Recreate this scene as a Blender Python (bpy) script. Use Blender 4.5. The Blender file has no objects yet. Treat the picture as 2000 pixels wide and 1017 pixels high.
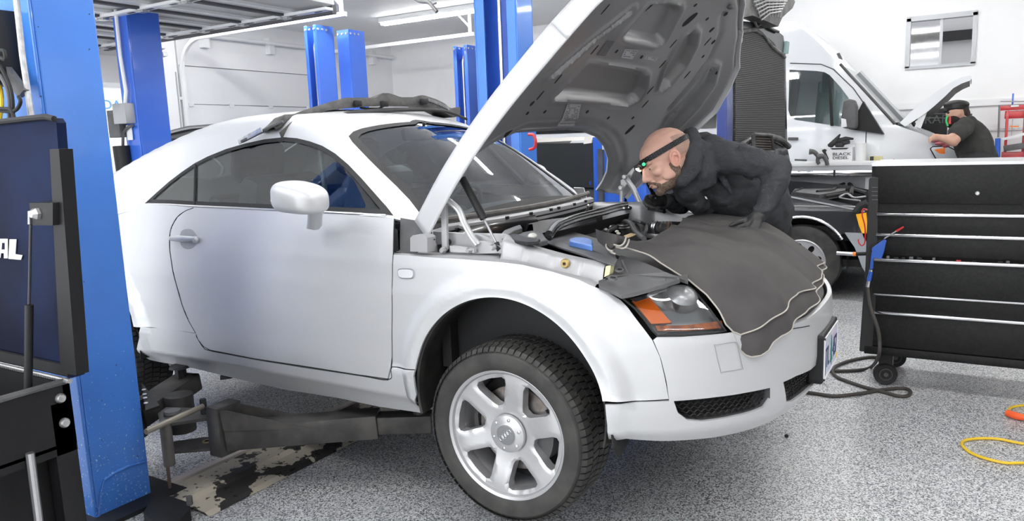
import bpy, bmesh, math, random
import numpy as np
from math import sin, cos, pi, radians, sqrt, atan2
from mathutils import Vector, Matrix
from mathutils.geometry import delaunay_2d_cdt
random.seed(7)
SC = bpy.context.scene
COL = SC.collection
# ------------------------------------------------------------------ camera
CAM = np.array([1.319, -2.95, 1.42]); YAW, PITCH, ROLL, FPX = radians(31.247), radians(8.86), radians(-2.139), 1476.8
_f = np.array([-sin(YAW)*cos(PITCH), cos(YAW)*cos(PITCH), -sin(PITCH)])
_r0 = np.array([cos(YAW), sin(YAW), 0.0]); _u0 = np.cross(_r0, _f)
_r = cos(ROLL)*_r0 + sin(ROLL)*_u0; _u = -sin(ROLL)*_r0 + cos(ROLL)*_u0
cd = bpy.data.cameras.new('camera'); cam = bpy.data.objects.new('camera', cd); COL.objects.link(cam)
cam.matrix_world = Matrix(((_r[0], _u[0], -_f[0], CAM[0]), (_r[1], _u[1], -_f[1], CAM[1]), (_r[2], _u[2], -_f[2], CAM[2]), (0, 0, 0, 1)))
cd.sensor_width = 36; cd.lens = FPX/2000*36; cd.clip_start = 0.02; cd.clip_end = 100
SC.camera = cam
# ------------------------------------------------------------------ world, exposure
w = bpy.data.worlds.new('world'); SC.world = w; w.use_nodes = True
w.node_tree.nodes['Background'].inputs[0].default_value = (0.97, 0.98, 1, 1)
w.node_tree.nodes['Background'].inputs[1].default_value = 1.25
SC.view_settings.view_transform = 'Standard'; SC.view_settings.look = 'None'
SC.view_settings.gamma = 1; SC.view_settings.use_curve_mapping = False
SC.view_settings.exposure = 0.55
def area(name, loc, rot, sx, sy, power, col=(1, 1, 1)):
    l = bpy.data.lights.new(name, 'AREA'); l.shape = 'RECTANGLE'; l.size = sx; l.size_y = sy; l.energy = power; l.color = col
    o = bpy.data.objects.new(name, l); COL.objects.link(o); o.location = loc; o.rotation_euler = rot; return o
# added fill light standing in for daylight from an unseen bay behind the camera
area('added_bay_fill', (-2.6, -6.3, 1.9), (radians(80), 0, radians(-10)), 6.0, 3.0, 150, (0.95, 0.98, 1))
# ------------------------------------------------------------------ helpers
def ray(px, py): return _r*(px-1000)/FPX - _u*(py-508.5)/FPX + _f
def onx(px, py, X): d = ray(px, py); return CAM + d*(X-CAM[0])/d[0]
def ony(px, py, Y): d = ray(px, py); return CAM + d*(Y-CAM[1])/d[1]
def onz(px, py, Z): d = ray(px, py); return CAM + d*(Z-CAM[2])/d[2]
def onpl(px, py, P, N):
    d = ray(px, py); N = np.asarray(N, float); return CAM + d*(np.dot(np.asarray(P)-CAM, N)/np.dot(d, N))
def atd(px, py, t): return CAM + ray(px, py)*t
def S(a, b, x): t = np.clip((x-a)/(b-a), 0, 1); return t*t*(3-2*t)
def V(*a): return np.array(a, float)
def spline(pts, n=8, closed=False):
    P = [np.asarray(p, float) for p in pts]; out = []; m = len(P)
    rng = range(m) if closed else range(m-1)
    for i in rng:
        p1, p2 = P[i], P[(i+1) % m]
        p0 = P[(i-1) % m] if (closed or i > 0) else 2*p1-p2
        p3 = P[(i+2) % m] if (closed or i+2 < m) else 2*p2-p1
        for k in range(n):
            t = k/n
            out.append(0.5*((2*p1)+(-p0+p2)*t+(2*p0-5*p1+4*p2-p3)*t*t+(-p0+3*p1-3*p2+p3)*t**3))
    if not closed: out.append(P[-1])
    return out
def thing(name, label, cat, loc=(0, 0, 0), group=None):
    o = bpy.data.objects.new(name, None); COL.objects.link(o); o.location = loc; o.empty_display_size = .1
    o['label'] = label; o['category'] = cat
    if group: o['group'] = group
    return o
def tag(o, label, cat, group=None, kind=None):
    o['label'] = label; o['category'] = cat
    if group: o['group'] = group
    if kind: o['kind'] = kind
    return o
def struct(o): o['kind'] = 'structure'; return o
WORLDLOC = {}
def wloc(o):
    p = Vector((0, 0, 0))
    while o is not None: p = p + o.location; o = o.parent
    return p
class MB:
    """collects shapes (world coordinates) and links them as ONE mesh object"""
    def __init__(s): s.v = []; s.f = []
    def add(s, v, f):
        k = len(s.v); s.v += [tuple(map(float, p)) for p in v]; s.f += [tuple(i+k for i in q) for q in f]; return s
    def box(s, a, b, bev=0):
        x0, y0, z0 = a; x1, y1, z1 = b
        if bev:
            c = (np.array(a)+np.array(b))/2; h = np.abs(np.array(b)-np.array(a))/2
            return s.obox(c, (1, 0, 0), (0, 1, 0), h, bev)
        return s.add([(x0,y0,z0),(x1,y0,z0),(x1,y1,z0),(x0,y1,z0),(x0,y0,z1),(x1,y0,z1),(x1,y1,z1),(x0,y1,z1)],
                     [(0,3,2,1),(4,5,6,7),(0,1,5,4),(1,2,6,5),(2,3,7,6),(3,0,4,7)])
    def obox(s, c, ax, ay, h, bev=0):
        ax = np.asarray(ax, float); ax = ax/np.linalg.norm(ax); ay = np.asarray(ay, float); ay = ay-ax*np.dot(ax, ay); ay /= np.linalg.norm(ay); az = np.cross(ax, ay)
        c = np.asarray(c, float)
        bm = bmesh.new(); bmesh.ops.create_cube(bm, size=2)
        for v in bm.verts: v.co = Vector((v.co.x*h[0], v.co.y*h[1], v.co.z*h[2]))
        if bev: bmesh.ops.bevel(bm, geom=bm.edges[:]+bm.verts[:], offset=bev, segments=2, affect='EDGES', profile=.5)
        bm.verts.ensure_lookup_table()
        vs = [c+ax*v.co.x+ay*v.co.y+az*v.co.z for v in bm.verts]; fs = [tuple(v.index for v in f.verts) for f in bm.faces]; bm.free()
        return s.add(vs, fs)
    def beam(s, a, b, wd, ht, up=(0, 0, 1), bev=0):
        a = np.asarray(a, float); b = np.asarray(b, float); d = b-a; L = np.linalg.norm(d)
        side = np.cross(d, up); 
        return s.obox((a+b)/2, d, side, (L/2, wd/2, ht/2), bev)
    def tube(s, path, r, n=10, cap=True):
        P = [np.asarray(p, float) for p in path]; rs = r if hasattr(r, '__len__') else [r]*len(P)
        vs = []; fs = []; prev = None
        for i, p in enumerate(P):
            t = P[min(i+1, len(P)-1)]-P[max(i-1, 0)]; t = t/(np.linalg.norm(t)+1e-12)
            if prev is None: a = np.cross(t, (0, 0, 1)); a = a if np.linalg.norm(a) > 1e-3 else np.cross(t, (0, 1, 0))
            else: a = prev-t*np.dot(prev, t)
            a = a/(np.linalg.norm(a)+1e-12); prev = a; b = np.cross(t, a)
            vs += [p+(a*cos(2*pi*k/n)+b*sin(2*pi*k/n))*rs[i] for k in range(n)]
        for i in range(len(P)-1):
            for k in range(n): fs.append((i*n+k, i*n+(k+1) % n, (i+1)*n+(k+1) % n, (i+1)*n+k))
        if cap: fs.append(tuple(range(n-1, -1, -1))); fs.append(tuple((len(P)-1)*n+k for k in range(n)))
        return s.add(vs, fs)
    def lathe(s, prof, c, axis=(0, 0, 1), n=32, a0=0, a1=2*pi):
        """prof: list of (radius, height along the axis)"""
        ax = np.asarray(axis, float); ax /= np.linalg.norm(ax); e = np.cross(ax, (0, 0, 1)); e = e if np.linalg.norm(e) > 1e-3 else np.array((1., 0, 0)); e /= np.linalg.norm(e); g = np.cross(ax, e)
        c = np.asarray(c, float); full = abs(a1-a0-2*pi) < 1e-6; m = n if full else n+1; vs = []; fs = []
        for k in range(m):
            a = a0+(a1-a0)*k/n
            for (rr, h) in prof: vs.append(c+ax*h+(e*cos(a)+g*sin(a))*rr)
        L = len(prof)
        for k in range(n):
            k2 = (k+1) % m
            for j in range(L-1): fs.append((k*L+j, k*L+j+1, k2*L+j+1, k2*L+j))
        return s.add(vs, fs)
    def prism(s, pts, d):
        """closed polygon pts (3-D, planar) pushed by vector d"""
        n = len(pts); d = np.asarray(d, float); vs = [np.asarray(p, float) for p in pts]; vs = vs+[p+d for p in vs]
        return s.add(vs, [tuple(range(n-1, -1, -1)), tuple(range(n, 2*n))]+[(i, (i+1) % n, n+(i+1) % n, n+i) for i in range(n)])
    def grid(s, G):
        h, wd = len(G), len(G[0]); return s.add([p for row in G for p in row], [(i*wd+j, i*wd+j+1, (i+1)*wd+j+1, (i+1)*wd+j) for i in range(h-1) for j in range(wd-1)])
    def ellipsoid(s, c, r, n=12, rot=None):
        vs = []; fs = []
        for i in range(n+1):
            th = pi*i/n
            for k in range(2*n):
                ph = pi*k/n; p = np.array((r[0]*sin(th)*cos(ph), r[1]*sin(th)*sin(ph), r[2]*cos(th)))
                if rot is not None: p = rot@p
                vs.append(np.asarray(c)+p)
        for i in range(n):
            for k in range(2*n): fs.append((i*2*n+k, (i+1)*2*n+k, (i+1)*2*n+(k+1) % (2*n), i*2*n+(k+1) % (2*n)))
        return s.add(vs, fs)
    def build(s, name, mat, parent=None, smooth=0.6, weld=False, mods=None):
        me = bpy.data.meshes.new(name); me.from_pydata(s.v, [], s.f); 
        if weld or smooth:
            bm = bmesh.new(); bm.from_mesh(me)
            if weld: bmesh.ops.remove_doubles(bm, verts=bm.verts, dist=weld if weld is not True else 1e-5)
            bmesh.ops.recalc_face_normals(bm, faces=bm.faces)
            if smooth:
                for f in bm.faces: f.smooth = True
                for e in bm.edges:
                    if len(e.link_faces) == 2 and e.calc_face_angle(0) > smooth: e.smooth = False
            bm.to_mesh(me); bm.free()
        o = bpy.data.objects.new(name, me); COL.objects.link(o)
        if mat: me.materials.append(mat)
        if parent is not None:
            o.parent = parent; W = wloc(parent)
            for v in me.vertices: v.co -= W
        return o
def mod(o, typ, **kw):
    m = o.modifiers.new(typ.lower(), typ)
    for k, v in kw.items(): setattr(m, k, v)
    return o
def inpoly(P, poly):
    poly = np.asarray(poly); x, y = P[:, 0], P[:, 1]; ins = np.zeros(len(P), bool); n = len(poly); j = n-1
    for i in range(n):
        xi, yi = poly[i]; xj, yj = poly[j]
        c = ((yi > y) != (yj > y)) & (x < (xj-xi)*(y-yi)/(yj-yi+1e-15)+xi); ins ^= c; j = i
    return ins
def dpoly(P, poly, closed=True):
    poly = np.asarray(poly); d = np.full(len(P), 1e9); n = len(poly)
    for i in range(n if closed else n-1):
        a = poly[i]; b = poly[(i+1) % n]; ab = b-a; t = np.clip(((P-a)@ab)/(ab@ab+1e-15), 0, 1); d = np.minimum(d, np.linalg.norm(P-a-t[:, None]*ab, axis=1))
    return d
def resamp(poly, h, closed=True):
    out = []; n = len(poly)
    for i in range(n if closed else n-1):
        a = np.asarray(poly[i], float); b = np.asarray(poly[(i+1) % n], float); k = max(1, int(np.linalg.norm(b-a)/h+.5))
        out += [a+(b-a)*t/k for t in range(k)]
    if not closed: out.append(np.asarray(poly[-1], float))
    return out
def cdt(outline, holes=(), h=.03):
    loops = [resamp(outline, h)]+[resamp(q, h) for q in holes]
    allv = []; ed = []
    for L in loops:
        k = len(allv); allv += [tuple(p) for p in L]; ed += [(k+i, k+(i+1) % len(L)) for i in range(len(L))]
    A = np.array(loops[0]); lo, hi = A.min(0), A.max(0)
    gx, gy = np.meshgrid(np.arange(lo[0]+h/2, hi[0], h), np.arange(lo[1]+h/2, hi[1], h)); G = np.stack([gx.ravel(), gy.ravel()], 1)
    k = inpoly(G, loops[0]) & (dpoly(G, loops[0]) > h*.4)
    for L in loops[1:]: k &= ~inpoly(G, L) & (dpoly(G, L) > h*.4)
    allv += [tuple(p) for p in G[k]]
    v, e, f, *_ = delaunay_2d_cdt([Vector(p) for p in allv], ed, [], 0, 1e-6)
    v = np.array([tuple(p) for p in v]); f = [tuple(t) for t in f]; c = np.array([v[list(t)].mean(0) for t in f])
    k = inpoly(c, loops[0])
    for L in loops[1:]: k &= ~inpoly(c, L)
    return v, [t for t, q in zip(f, k) if q]
def panel(name, outline, fn, mat, parent, h=.03, holes=(), thick=.004, smooth=.7, ref=None, flip=1, seams=True):
    """curved panel over a parameter outline, smooth normals taken from the surface itself, with a folded-in rim"""
    v, f = cdt(outline, holes, h)
    P = np.array([fn(a, b) for a, b in v]); e = 2e-3
    N = np.array([np.cross(np.array(fn(a+e, b))-np.array(fn(a-e, b)), np.array(fn(a, b+e))-np.array(fn(a, b-e))) for a, b in v]); N /= np.linalg.norm(N, axis=1)[:, None]+1e-12
    c = np.stack([np.clip(P[:, 0], -2.4, .1), P[:, 1]*0, P[:, 1]*0+.75], 1) if ref is None else np.asarray(ref)
    s = np.sign(np.sum(N*(P-c), axis=1).sum())*flip; N *= s
    F = []
    for t in f:
        n = np.cross(P[t[1]]-P[t[0]], P[t[2]]-P[t[0]]); F.append(t if np.dot(n, N[t[0]]) > 0 else t[::-1])
    nv = len(P); VV = list(P); NN = list(N)
    if thick:
        cnt = {}
        for t in F:
            for i in range(3):
                a, b = t[i], t[(i+1) % 3]; k = (min(a, b), max(a, b)); cnt[k] = None if k in cnt else (a, b)
        be = [q for q in cnt.values() if q]; idx = {}
        w = max(thick, .008)
        def dup(i, edge_n):
            if i not in idx:
                idx[i] = (len(VV), len(VV)+1); VV.append(P[i]); VV.append(P[i]-N[i]*w); NN.append(edge_n); NN.append(edge_n)
            return idx[i]
        for a, b in be:
            d = P[b]-P[a]; en = np.cross(d, N[a]); en /= np.linalg.norm(en)+1e-12
            a0, a1 = dup(a, en); b0, b1 = dup(b, en); F.append((b0, a0, a1, b1))
    W = wloc(parent) if parent is not None else Vector(); W = np.array(W)
    me = bpy.data.meshes.new(name); me.from_pydata([tuple(p-W) for p in VV], [], [tuple(int(i) for i in q) for q in F])
    me.polygons.foreach_set('use_smooth', [True]*len(me.polygons)); me.normals_split_custom_set_from_vertices([tuple(n) for n in NN]); me.update()
    o = bpy.data.objects.new(name, me); COL.objects.link(o)
    if mat: me.materials.append(mat)
    if parent is not None: o.parent = parent
    return o
# ------------------------------------------------------------------ materials
def mat(name, col, rough=.5, metal=0, coat=0, trans=0, ior=1.45, alpha=1, emit=None, es=0, spec=.5):
    m = bpy.data.materials.new(name); m.use_nodes = True; b = m.node_tree.nodes['Principled BSDF']
    b.inputs['Base Color'].default_value = (*col, 1); b.inputs['Roughness'].default_value = rough; b.inputs['Metallic'].default_value = metal
    b.inputs['Coat Weight'].default_value = coat; b.inputs['Coat Roughness'].default_value = .06; b.inputs['Transmission Weight'].default_value = trans; b.inputs['IOR'].default_value = ior; b.inputs['Alpha'].default_value = alpha
    b.inputs['Specular IOR Level'].default_value = spec
    if emit: b.inputs['Emission Color'].default_value = (*emit, 1); b.inputs['Emission Strength'].default_value = es
    return m
def nn(m, t, **kw):
    n = m.node_tree.nodes.new(t)
    for k, v in kw.items():
        if k in n.inputs: n.inputs[k].default_value = v
        else: setattr(n, k, v)
    return n
def lk(m, a, b): m.node_tree.links.new(a, b)
def bsdf(m): return m.node_tree.nodes['Principled BSDF']
def ramp(m, fac, stops, interp='LINEAR'):
    r = nn(m, 'ShaderNodeValToRGB'); r.color_ramp.interpolation = interp
    while len(r.color_ramp.elements) < len(stops): r.color_ramp.elements.new(.5)
    for e, (p, c) in zip(r.color_ramp.elements, stops): e.position = p; e.color = (*c, 1) if len(c) == 3 else c
    lk(m, fac, r.inputs[0]); return r
def coords(m, kind='Object'): return nn(m, 'ShaderNodeTexCoord').outputs[kind]
def noise(m, scale, detail=4, rough=.5, vec=None):
    n = nn(m, 'ShaderNodeTexNoise', Scale=scale, Detail=detail, Roughness=rough); lk(m, vec if vec else coords(m), n.inputs['Vector']); return n
def bump(m, h, strength=.2, dist=.01):
    b = nn(m, 'ShaderNodeBump', Strength=strength, Distance=dist); lk(m, h, b.inputs['Height']); lk(m, b.outputs[0], bsdf(m).inputs['Normal']); return b
def varied(name, c1, c2, scale, rough=.5, metal=0, lo=.4, hi=.6, bmp=0, detail=6, **kw):
    m = mat(name, c1, rough, metal, **kw); n = noise(m, scale, detail); r = ramp(m, n.outputs[0], [(lo, c1), (hi, c2)]); lk(m, r.outputs[0], bsdf(m).inputs['Base Color'])
    if bmp: bump(m, n.outputs[0], bmp)
    return m
M = {}
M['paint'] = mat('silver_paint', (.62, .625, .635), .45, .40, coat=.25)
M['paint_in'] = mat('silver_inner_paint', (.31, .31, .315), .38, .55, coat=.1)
M['white_wall'] = varied('white_wall', (.90, .905, .91), (.86, .865, .875), 1.2, .6, bmp=.02)
M['white'] = mat('white_paint', (.84, .85, .86), .35, coat=.3)
M['black'] = mat('black_plastic', (.016, .016, .017), .5, spec=.35)
M['black_gloss'] = mat('black_gloss_paint', (.012, .012, .014), .18, coat=.5)
M['black_rubber'] = mat('black_rubber', (.016, .016, .017), .65)
M['grey_plastic'] = varied('grey_plastic', (.115, .115, .118), (.085, .085, .088), 9, .5)
M['dark_void'] = mat('dark_recess', (.012, .012, .012), .8)
M['steel'] = mat('steel', (.55, .55, .56), .32, .9)
M['zinc'] = varied('zinc_steel', (.62, .62, .62), (.45, .45, .46), 30, .38, .8)
M['chrome'] = mat('chrome', (.80, .80, .82), .12, 1)
M['alloy'] = mat('alloy_wheel', (.50, .50, .51), .36, .6, coat=.1)
M['orange'] = mat('amber_lens', (.95, .22, .02), .2, coat=.5)
M['red'] = mat('red_paint', (.55, .02, .025), .3, coat=.4)
M['blue_plastic'] = mat('blue_plastic', (.03, .10, .42), .35)
M['yellow'] = mat('yellow_plastic', (.75, .50, .03), .45)
def glass(name, tint, rough=0.0, mixf=.12, ref=(1, 1, 1)):
    m = bpy.data.materials.new(name); m.use_nodes = True; nt = m.node_tree; nt.nodes.clear()
    o = nt.nodes.new('ShaderNodeOutputMaterial'); t = nt.nodes.new('ShaderNodeBsdfTransparent'); g = nt.nodes.new('ShaderNodeBsdfGlossy'); x = nt.nodes.new('ShaderNodeMixShader'); fr = nt.nodes.new('ShaderNodeFresnel'); ad = nt.nodes.new('ShaderNodeMath'); ad.operation = 'ADD'; ad.inputs[1].default_value = mixf
    t.inputs[0].default_value = (*tint, 1); g.inputs[0].default_value = (*ref, 1); g.inputs[1].default_value = rough; fr.inputs[0].default_value = 1.5
    nt.links.new(fr.outputs[0], ad.inputs[0]); nt.links.new(ad.outputs[0], x.inputs[0]); nt.links.new(t.outputs[0], x.inputs[1]); nt.links.new(g.outputs[0], x.inputs[2]); nt.links.new(x.outputs[0], o.inputs[0]); return m
M['glass'] = glass('car_glass', (.62, .74, .71), 0.02, .10)
M['clear'] = glass('clear_lens', (.9, .92, .93), 0.03, .05)
# epoxy flake floor
m = M['floor'] = mat('epoxy_flake_floor', (.4, .4, .4), .22, coat=.3); bsdf(m).inputs['Coat Roughness'].default_value = .33
v1 = nn(m, 'ShaderNodeTexVoronoi', Scale=200.0); lk(m, coords(m), v1.inputs['Vector'])
rp = ramp(m, v1.outputs['Color'], [(0, (.045, .048, .055)), (.28, (.12, .125, .135)), (.44, (.38, .385, .39)), (.60, (.64, .645, .65)), (1, (.84, .845, .85))])
lk(m, rp.outputs[0], bsdf(m).inputs['Base Color'])
n2 = noise(m, 140, 3); r2 = ramp(m, n2.outputs[0], [(.35, (.30,)*3), (.7, (.46,)*3)]); lk(m, r2.outputs[0], bsdf(m).inputs['Roughness']); bump(m, n2.outputs[0], .12, .003)
# worn blue lift paint
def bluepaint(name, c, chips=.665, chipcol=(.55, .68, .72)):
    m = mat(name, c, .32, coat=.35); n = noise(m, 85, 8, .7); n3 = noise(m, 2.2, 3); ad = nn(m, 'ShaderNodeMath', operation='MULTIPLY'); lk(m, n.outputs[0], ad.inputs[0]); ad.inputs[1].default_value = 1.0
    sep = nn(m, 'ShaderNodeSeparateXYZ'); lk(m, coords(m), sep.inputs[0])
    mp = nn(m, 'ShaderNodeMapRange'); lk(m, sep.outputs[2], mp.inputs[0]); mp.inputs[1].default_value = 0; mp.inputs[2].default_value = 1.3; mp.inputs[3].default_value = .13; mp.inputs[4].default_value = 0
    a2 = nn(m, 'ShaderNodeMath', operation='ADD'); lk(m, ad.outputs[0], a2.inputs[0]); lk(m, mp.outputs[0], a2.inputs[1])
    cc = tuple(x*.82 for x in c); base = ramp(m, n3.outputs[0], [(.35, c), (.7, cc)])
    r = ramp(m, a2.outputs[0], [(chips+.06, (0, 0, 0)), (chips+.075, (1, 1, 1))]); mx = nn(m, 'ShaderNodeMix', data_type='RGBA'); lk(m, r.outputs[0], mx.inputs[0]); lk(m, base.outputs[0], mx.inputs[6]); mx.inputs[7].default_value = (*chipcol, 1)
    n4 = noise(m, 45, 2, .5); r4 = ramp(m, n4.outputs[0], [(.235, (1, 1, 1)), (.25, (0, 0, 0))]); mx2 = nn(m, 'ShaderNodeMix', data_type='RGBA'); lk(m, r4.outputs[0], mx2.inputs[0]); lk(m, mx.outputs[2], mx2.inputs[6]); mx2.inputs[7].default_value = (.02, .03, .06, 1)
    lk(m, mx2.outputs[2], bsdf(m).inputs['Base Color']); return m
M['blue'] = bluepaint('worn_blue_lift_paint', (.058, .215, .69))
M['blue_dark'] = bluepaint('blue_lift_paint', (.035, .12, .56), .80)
M['blue_far'] = mat('blue_lift_paint_far', (.045, .15, .66), .3, coat=.3)
# ------------------------------------------------------------------ room shell
XL, YB, ZC = -8.2, 8.6, 3.34; XR, YF = 6.2, -6.6
def slab(name, a, b, mt): return struct(MB().box(a, b).build(name, mt, smooth=0))
slab('floor', (XL-3, YF, -.1), (XR, YB+3, 0), M['floor'])
slab('ceiling', (XL, YF, ZC), (XR, YB, ZC+.1), M['white_wall'])
slab('wall_right', (XR, YF, 0), (XR+.1, YB, ZC), mat('dim_grey_wall', (.22, .22, .23), .7))
# rear wall with the sliding window opening
_a, _b = ony(1775, 37, YB), ony(1901, 124, YB); wx0, wx1, wz0, wz1 = _a[0], _b[0], _b[2], _a[2]
mb = MB()
mb.box((XL-.1, YB, 0), (wx0, YB+.12, ZC)).box((wx1, YB, 0), (XR, YB+.12, ZC)).box((wx0, YB, 0), (wx1, YB+.12, wz0)).box((wx0, YB, wz1), (wx1, YB+.12, ZC))
mb.build('wall_back', M['white_wall'], smooth=0)['kind'] = 'structure'
struct(MB().box((wx1+.10, YB-.012, 0), (wx1+.13, YB, ZC)).build('trim_1', M['white_wall'], smooth=0))
struct(MB().box((-6, YB-.03, 1.66), (XR, YB, 1.74)).build('trim_2', M['white'], smooth=0))
struct(MB().box((-6, YB-.02, 1.34), (XR, YB, 1.37)).build('trim_3', M['zinc'], smooth=0))
M['alu'] = mat('grey_aluminium', (.42, .43, .45), .45, .3)
M['pane'] = glass('milky_pane', (.90, .91, .92), .05, .02)
wn = thing('window_1', 'x', 'window'); del wn['label']; del wn['category']; wn['kind'] = 'structure'
fr = MB()
for a, b in (((wx0-.02, wz0-.02), (wx1+.02, wz0+.02)), ((wx0-.02, wz1-.04), (wx1+.02, wz1+.02)), ((wx0-.02, wz0), (wx0+.03, wz1)), ((wx1-.03, wz0), (wx1+.02, wz1))):
    fr.box((a[0], YB-.03, a[1]), (b[0], YB+.1, b[1]))
wm = wx0+(wx1-wx0)*.5; fr.box((wm-.015, YB+.02, wz0), (wm+.02, YB+.06, wz1-.03))
fr.build('window_frame', M['alu'], wn, smooth=0)
MB().box((wx0+.03, YB+.035, wz0+.02), (wm, YB+.041, wz1-.04)).build('window_pane', M['pane'], wn, smooth=0)
# the room beyond the window
slab('wall_beyond', (-1.5, YB+2.2, 0), (4.2, YB+2.3, ZC), mat('grey_wall', (.42, .42, .43), .7))
struct(MB().box((-1, YB+2.1, ony(1870, 78, YB+2.1)[2]), (4, YB+2.2, ony(1870, 59, YB+2.1)[2])).build('trim_4', M['black'], smooth=0))
# left wall: pier + two garage doors
dz = 2.66
py_ = onx(300, 110, XL)[1]; y1_ = 3.98; y2_ = 6.55; yo_ = onx(296, 200, XL)[1]
mb = MB()
mb.box((XL-.12, yo_, 0), (XL, y1_, dz)).box((XL-.12, YF, dz), (XL, YB, ZC)).box((XL-.12, y2_, 0), (XL, YB, dz)).box((XL-.12, YF, 0), (XL, -1.2, dz))
struct(mb.build('wall_left', M['white_wall'], smooth=0))
for yy in (yo_+.10, yo_+.45): struct(MB().box((XL, yy-.008, 0), (XL+.01, yy+.008, ZC)).build('trim_5', M['alu'], smooth=0))
d1 = thing('door_1', 'x', 'door'); del d1['label']; del d1['category']; d1['kind'] = 'structure'
for k in range(5):
    z0 = .01+k*.53
    MB().box((XL-.06, y1_, z0), (XL-.02, y2_, z0+.522), .004).build('door_panel', M['white'], d1, smooth=0)
MB().box((XL-.075, y1_, 0), (XL-.065, y2_, dz)).build('door_backing', M['white_wall'], d1, smooth=0)
for k in range(4):
    for y in (y1_+.15, y1_+.85, y1_+1.6, y1_+2.4):
        MB().box((XL-.025, y-.04, .50+k*.53), (XL-.005, y+.04, .56+k*.53), .003).build('hinge', M['white'], d1, smooth=0)
for y, pe in ((y1_, (675, 27)), (y2_, (925, 66))):
    tr = MB(); zt_ = 2.98; e_ = ony(*pe, y); zt_ = e_[2]; xe_ = e_[0]; R_ = .45
    P = [(XL+.06, y, 0), (XL+.06, y, zt_-R_)]+[(XL+.06+R_*(1-cos(a)), y, zt_-R_+R_*sin(a)) for a in np.linspace(0, pi/2, 9)[1:]]+[(xe_, y, zt_)]
    for i in range(len(P)-1): tr.beam(P[i], P[i+1], .05, .045, up=(0, 1, 0))
    tr.beam((xe_-.06, y, zt_), (xe_-.06, y, ZC), .035, .035, up=(0, 1, 0)); tr.beam((xe_-.06, y, zt_+.10), (xe_-.30, y, ZC), .025, .025, up=(0, 1, 0))
    tr.beam((XL, y-.03, 1.2), (XL+.06, y, 1.2), .04, .04).beam((XL, y-.03, 2.2), (XL+.06, y, 2.2), .04, .04)
    tr.build('door_track', M['white'], d1, smooth=0)
    MB().box((XL-.02, y-.07, 0), (XL+.01, y-.055, dz-.1)).build('door_seal', M['alu'], d1, smooth=0)
# a pipe run along the left wall, on brackets
zp_ = onx(520, 86, XL)[2]
pr = MB().tube([(XL+.12, yo_+.3, zp_), (XL+.12, YB-.1, zp_)], .028)
for y in (4.4, 5.6, 6.9, 8.0): pr.box((XL, y-.05, zp_-.16), (XL+.1, y+.05, zp_+.08))
tag(pr.build('wall_pipe', M['white']), 'white pipe on brackets running along the left wall above the closed garage door', 'pipe')
# ================================================================== the coupe
CAR = thing('coupe_car', 'silver two-door sports coupe on the lift with its hood wide open', 'car', (-1.2, 0, 0))
M['recess'] = mat('handle_recess_paint', (.34, .35, .37), .4, .5)
def pempty(name, loc, par=None):
    par = par or CAR; o = bpy.data.objects.new(name, None); COL.objects.link(o); o.parent = par; o.location = Vector(loc)-wloc(par); o.empty_display_size = .05; return o
# plan outline of the body at its widest, rear centre -> right side -> nose -> left side -> rear centre
half = [(-3.17, 0), (-3.15, -.35), (-3.06, -.60), (-2.88, -.77), (-2.62, -.85), (-2.2, -.868), (-1.8, -.866), (-1.2, -.866), (-.6, -.870), (-.2, -.876), (.2, -.876), (.38, -.864), (.50, -.822), (.60, -.762), (.70, -.672), (.78, -.558), (.84, -.42), (.88, -.23)]
loop = half+[(.893, 0)]+[(x, -y) for x, y in reversed(half[1:])]
PL = np.array(spline([V(*p) for p in loop], 14, True)); PL = np.vstack([PL, PL[:1]])
PS = np.concatenate([[0], np.cumsum(np.linalg.norm(np.diff(PL, axis=0), axis=1))]); STOT = PS[-1]
_t = np.gradient(PL, axis=0); _t /= np.linalg.norm(_t, axis=1)[:, None]
# the loop runs rear -> right(-y) -> front: outward normal is tangent turned to the right
PN = np.stack([_t[:, 1], -_t[:, 0]], 1)
SID = [(.40, .10), (.46, .06), (.475, .045), (.50, .02), (.56, .006), (.612, 0), (.622, .006), (.75, .0), (.9, .004), (1.0, .018), (1.1, .045), (1.17, .068), (1.2, .078), (1.3, .14)]
FRO = [(.40, .10), (.44, .07), (.47, .045), (.5, .022), (.55, .010), (.62, .0), (.7, 0), (.78, .006), (.83, .02), (.87, .055), (.92, .12), (.97, .20), (1.0, .27), (1.05, .38)]
WC = (0.008, .545); WR = (-2.414, .545); RA = .372
def flare(x, z):
    o = 0
    for c in (WC, WR):
        r = np.hypot(x-c[0], z-c[1]); k = .024*(1-S(.405, .475, r))
        if z > .6 or abs(x-c[0]) < .42: o = max(o, (k-.009*(1-S(.372, .415, r))*S(.60, .70, z))*S(.40, .5, z))
    return o
def inset(x, z):
    wf = S(.30, .62, x)
    a = np.interp(z, [p[0] for p in SID], [p[1] for p in SID]); b = np.interp(z, [p[0] for p in FRO], [p[1] for p in FRO])
    return a*(1-wf)+b*wf-flare(x, z)
def Bsz(s, z, off=0.0):
    s = s % STOT; x = np.interp(s, PS, PL[:, 0]); y = np.interp(s, PS, PL[:, 1]); nx = np.interp(s, PS, PN[:, 0]); ny = np.interp(s, PS, PN[:, 1])
    d = inset(x, z)-off; return (x-nx*d, y-ny*d, z)
def s_of(x, y): return PS[np.argmin(np.hypot(PL[:, 0]-x, PL[:, 1]-y))]
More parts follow.
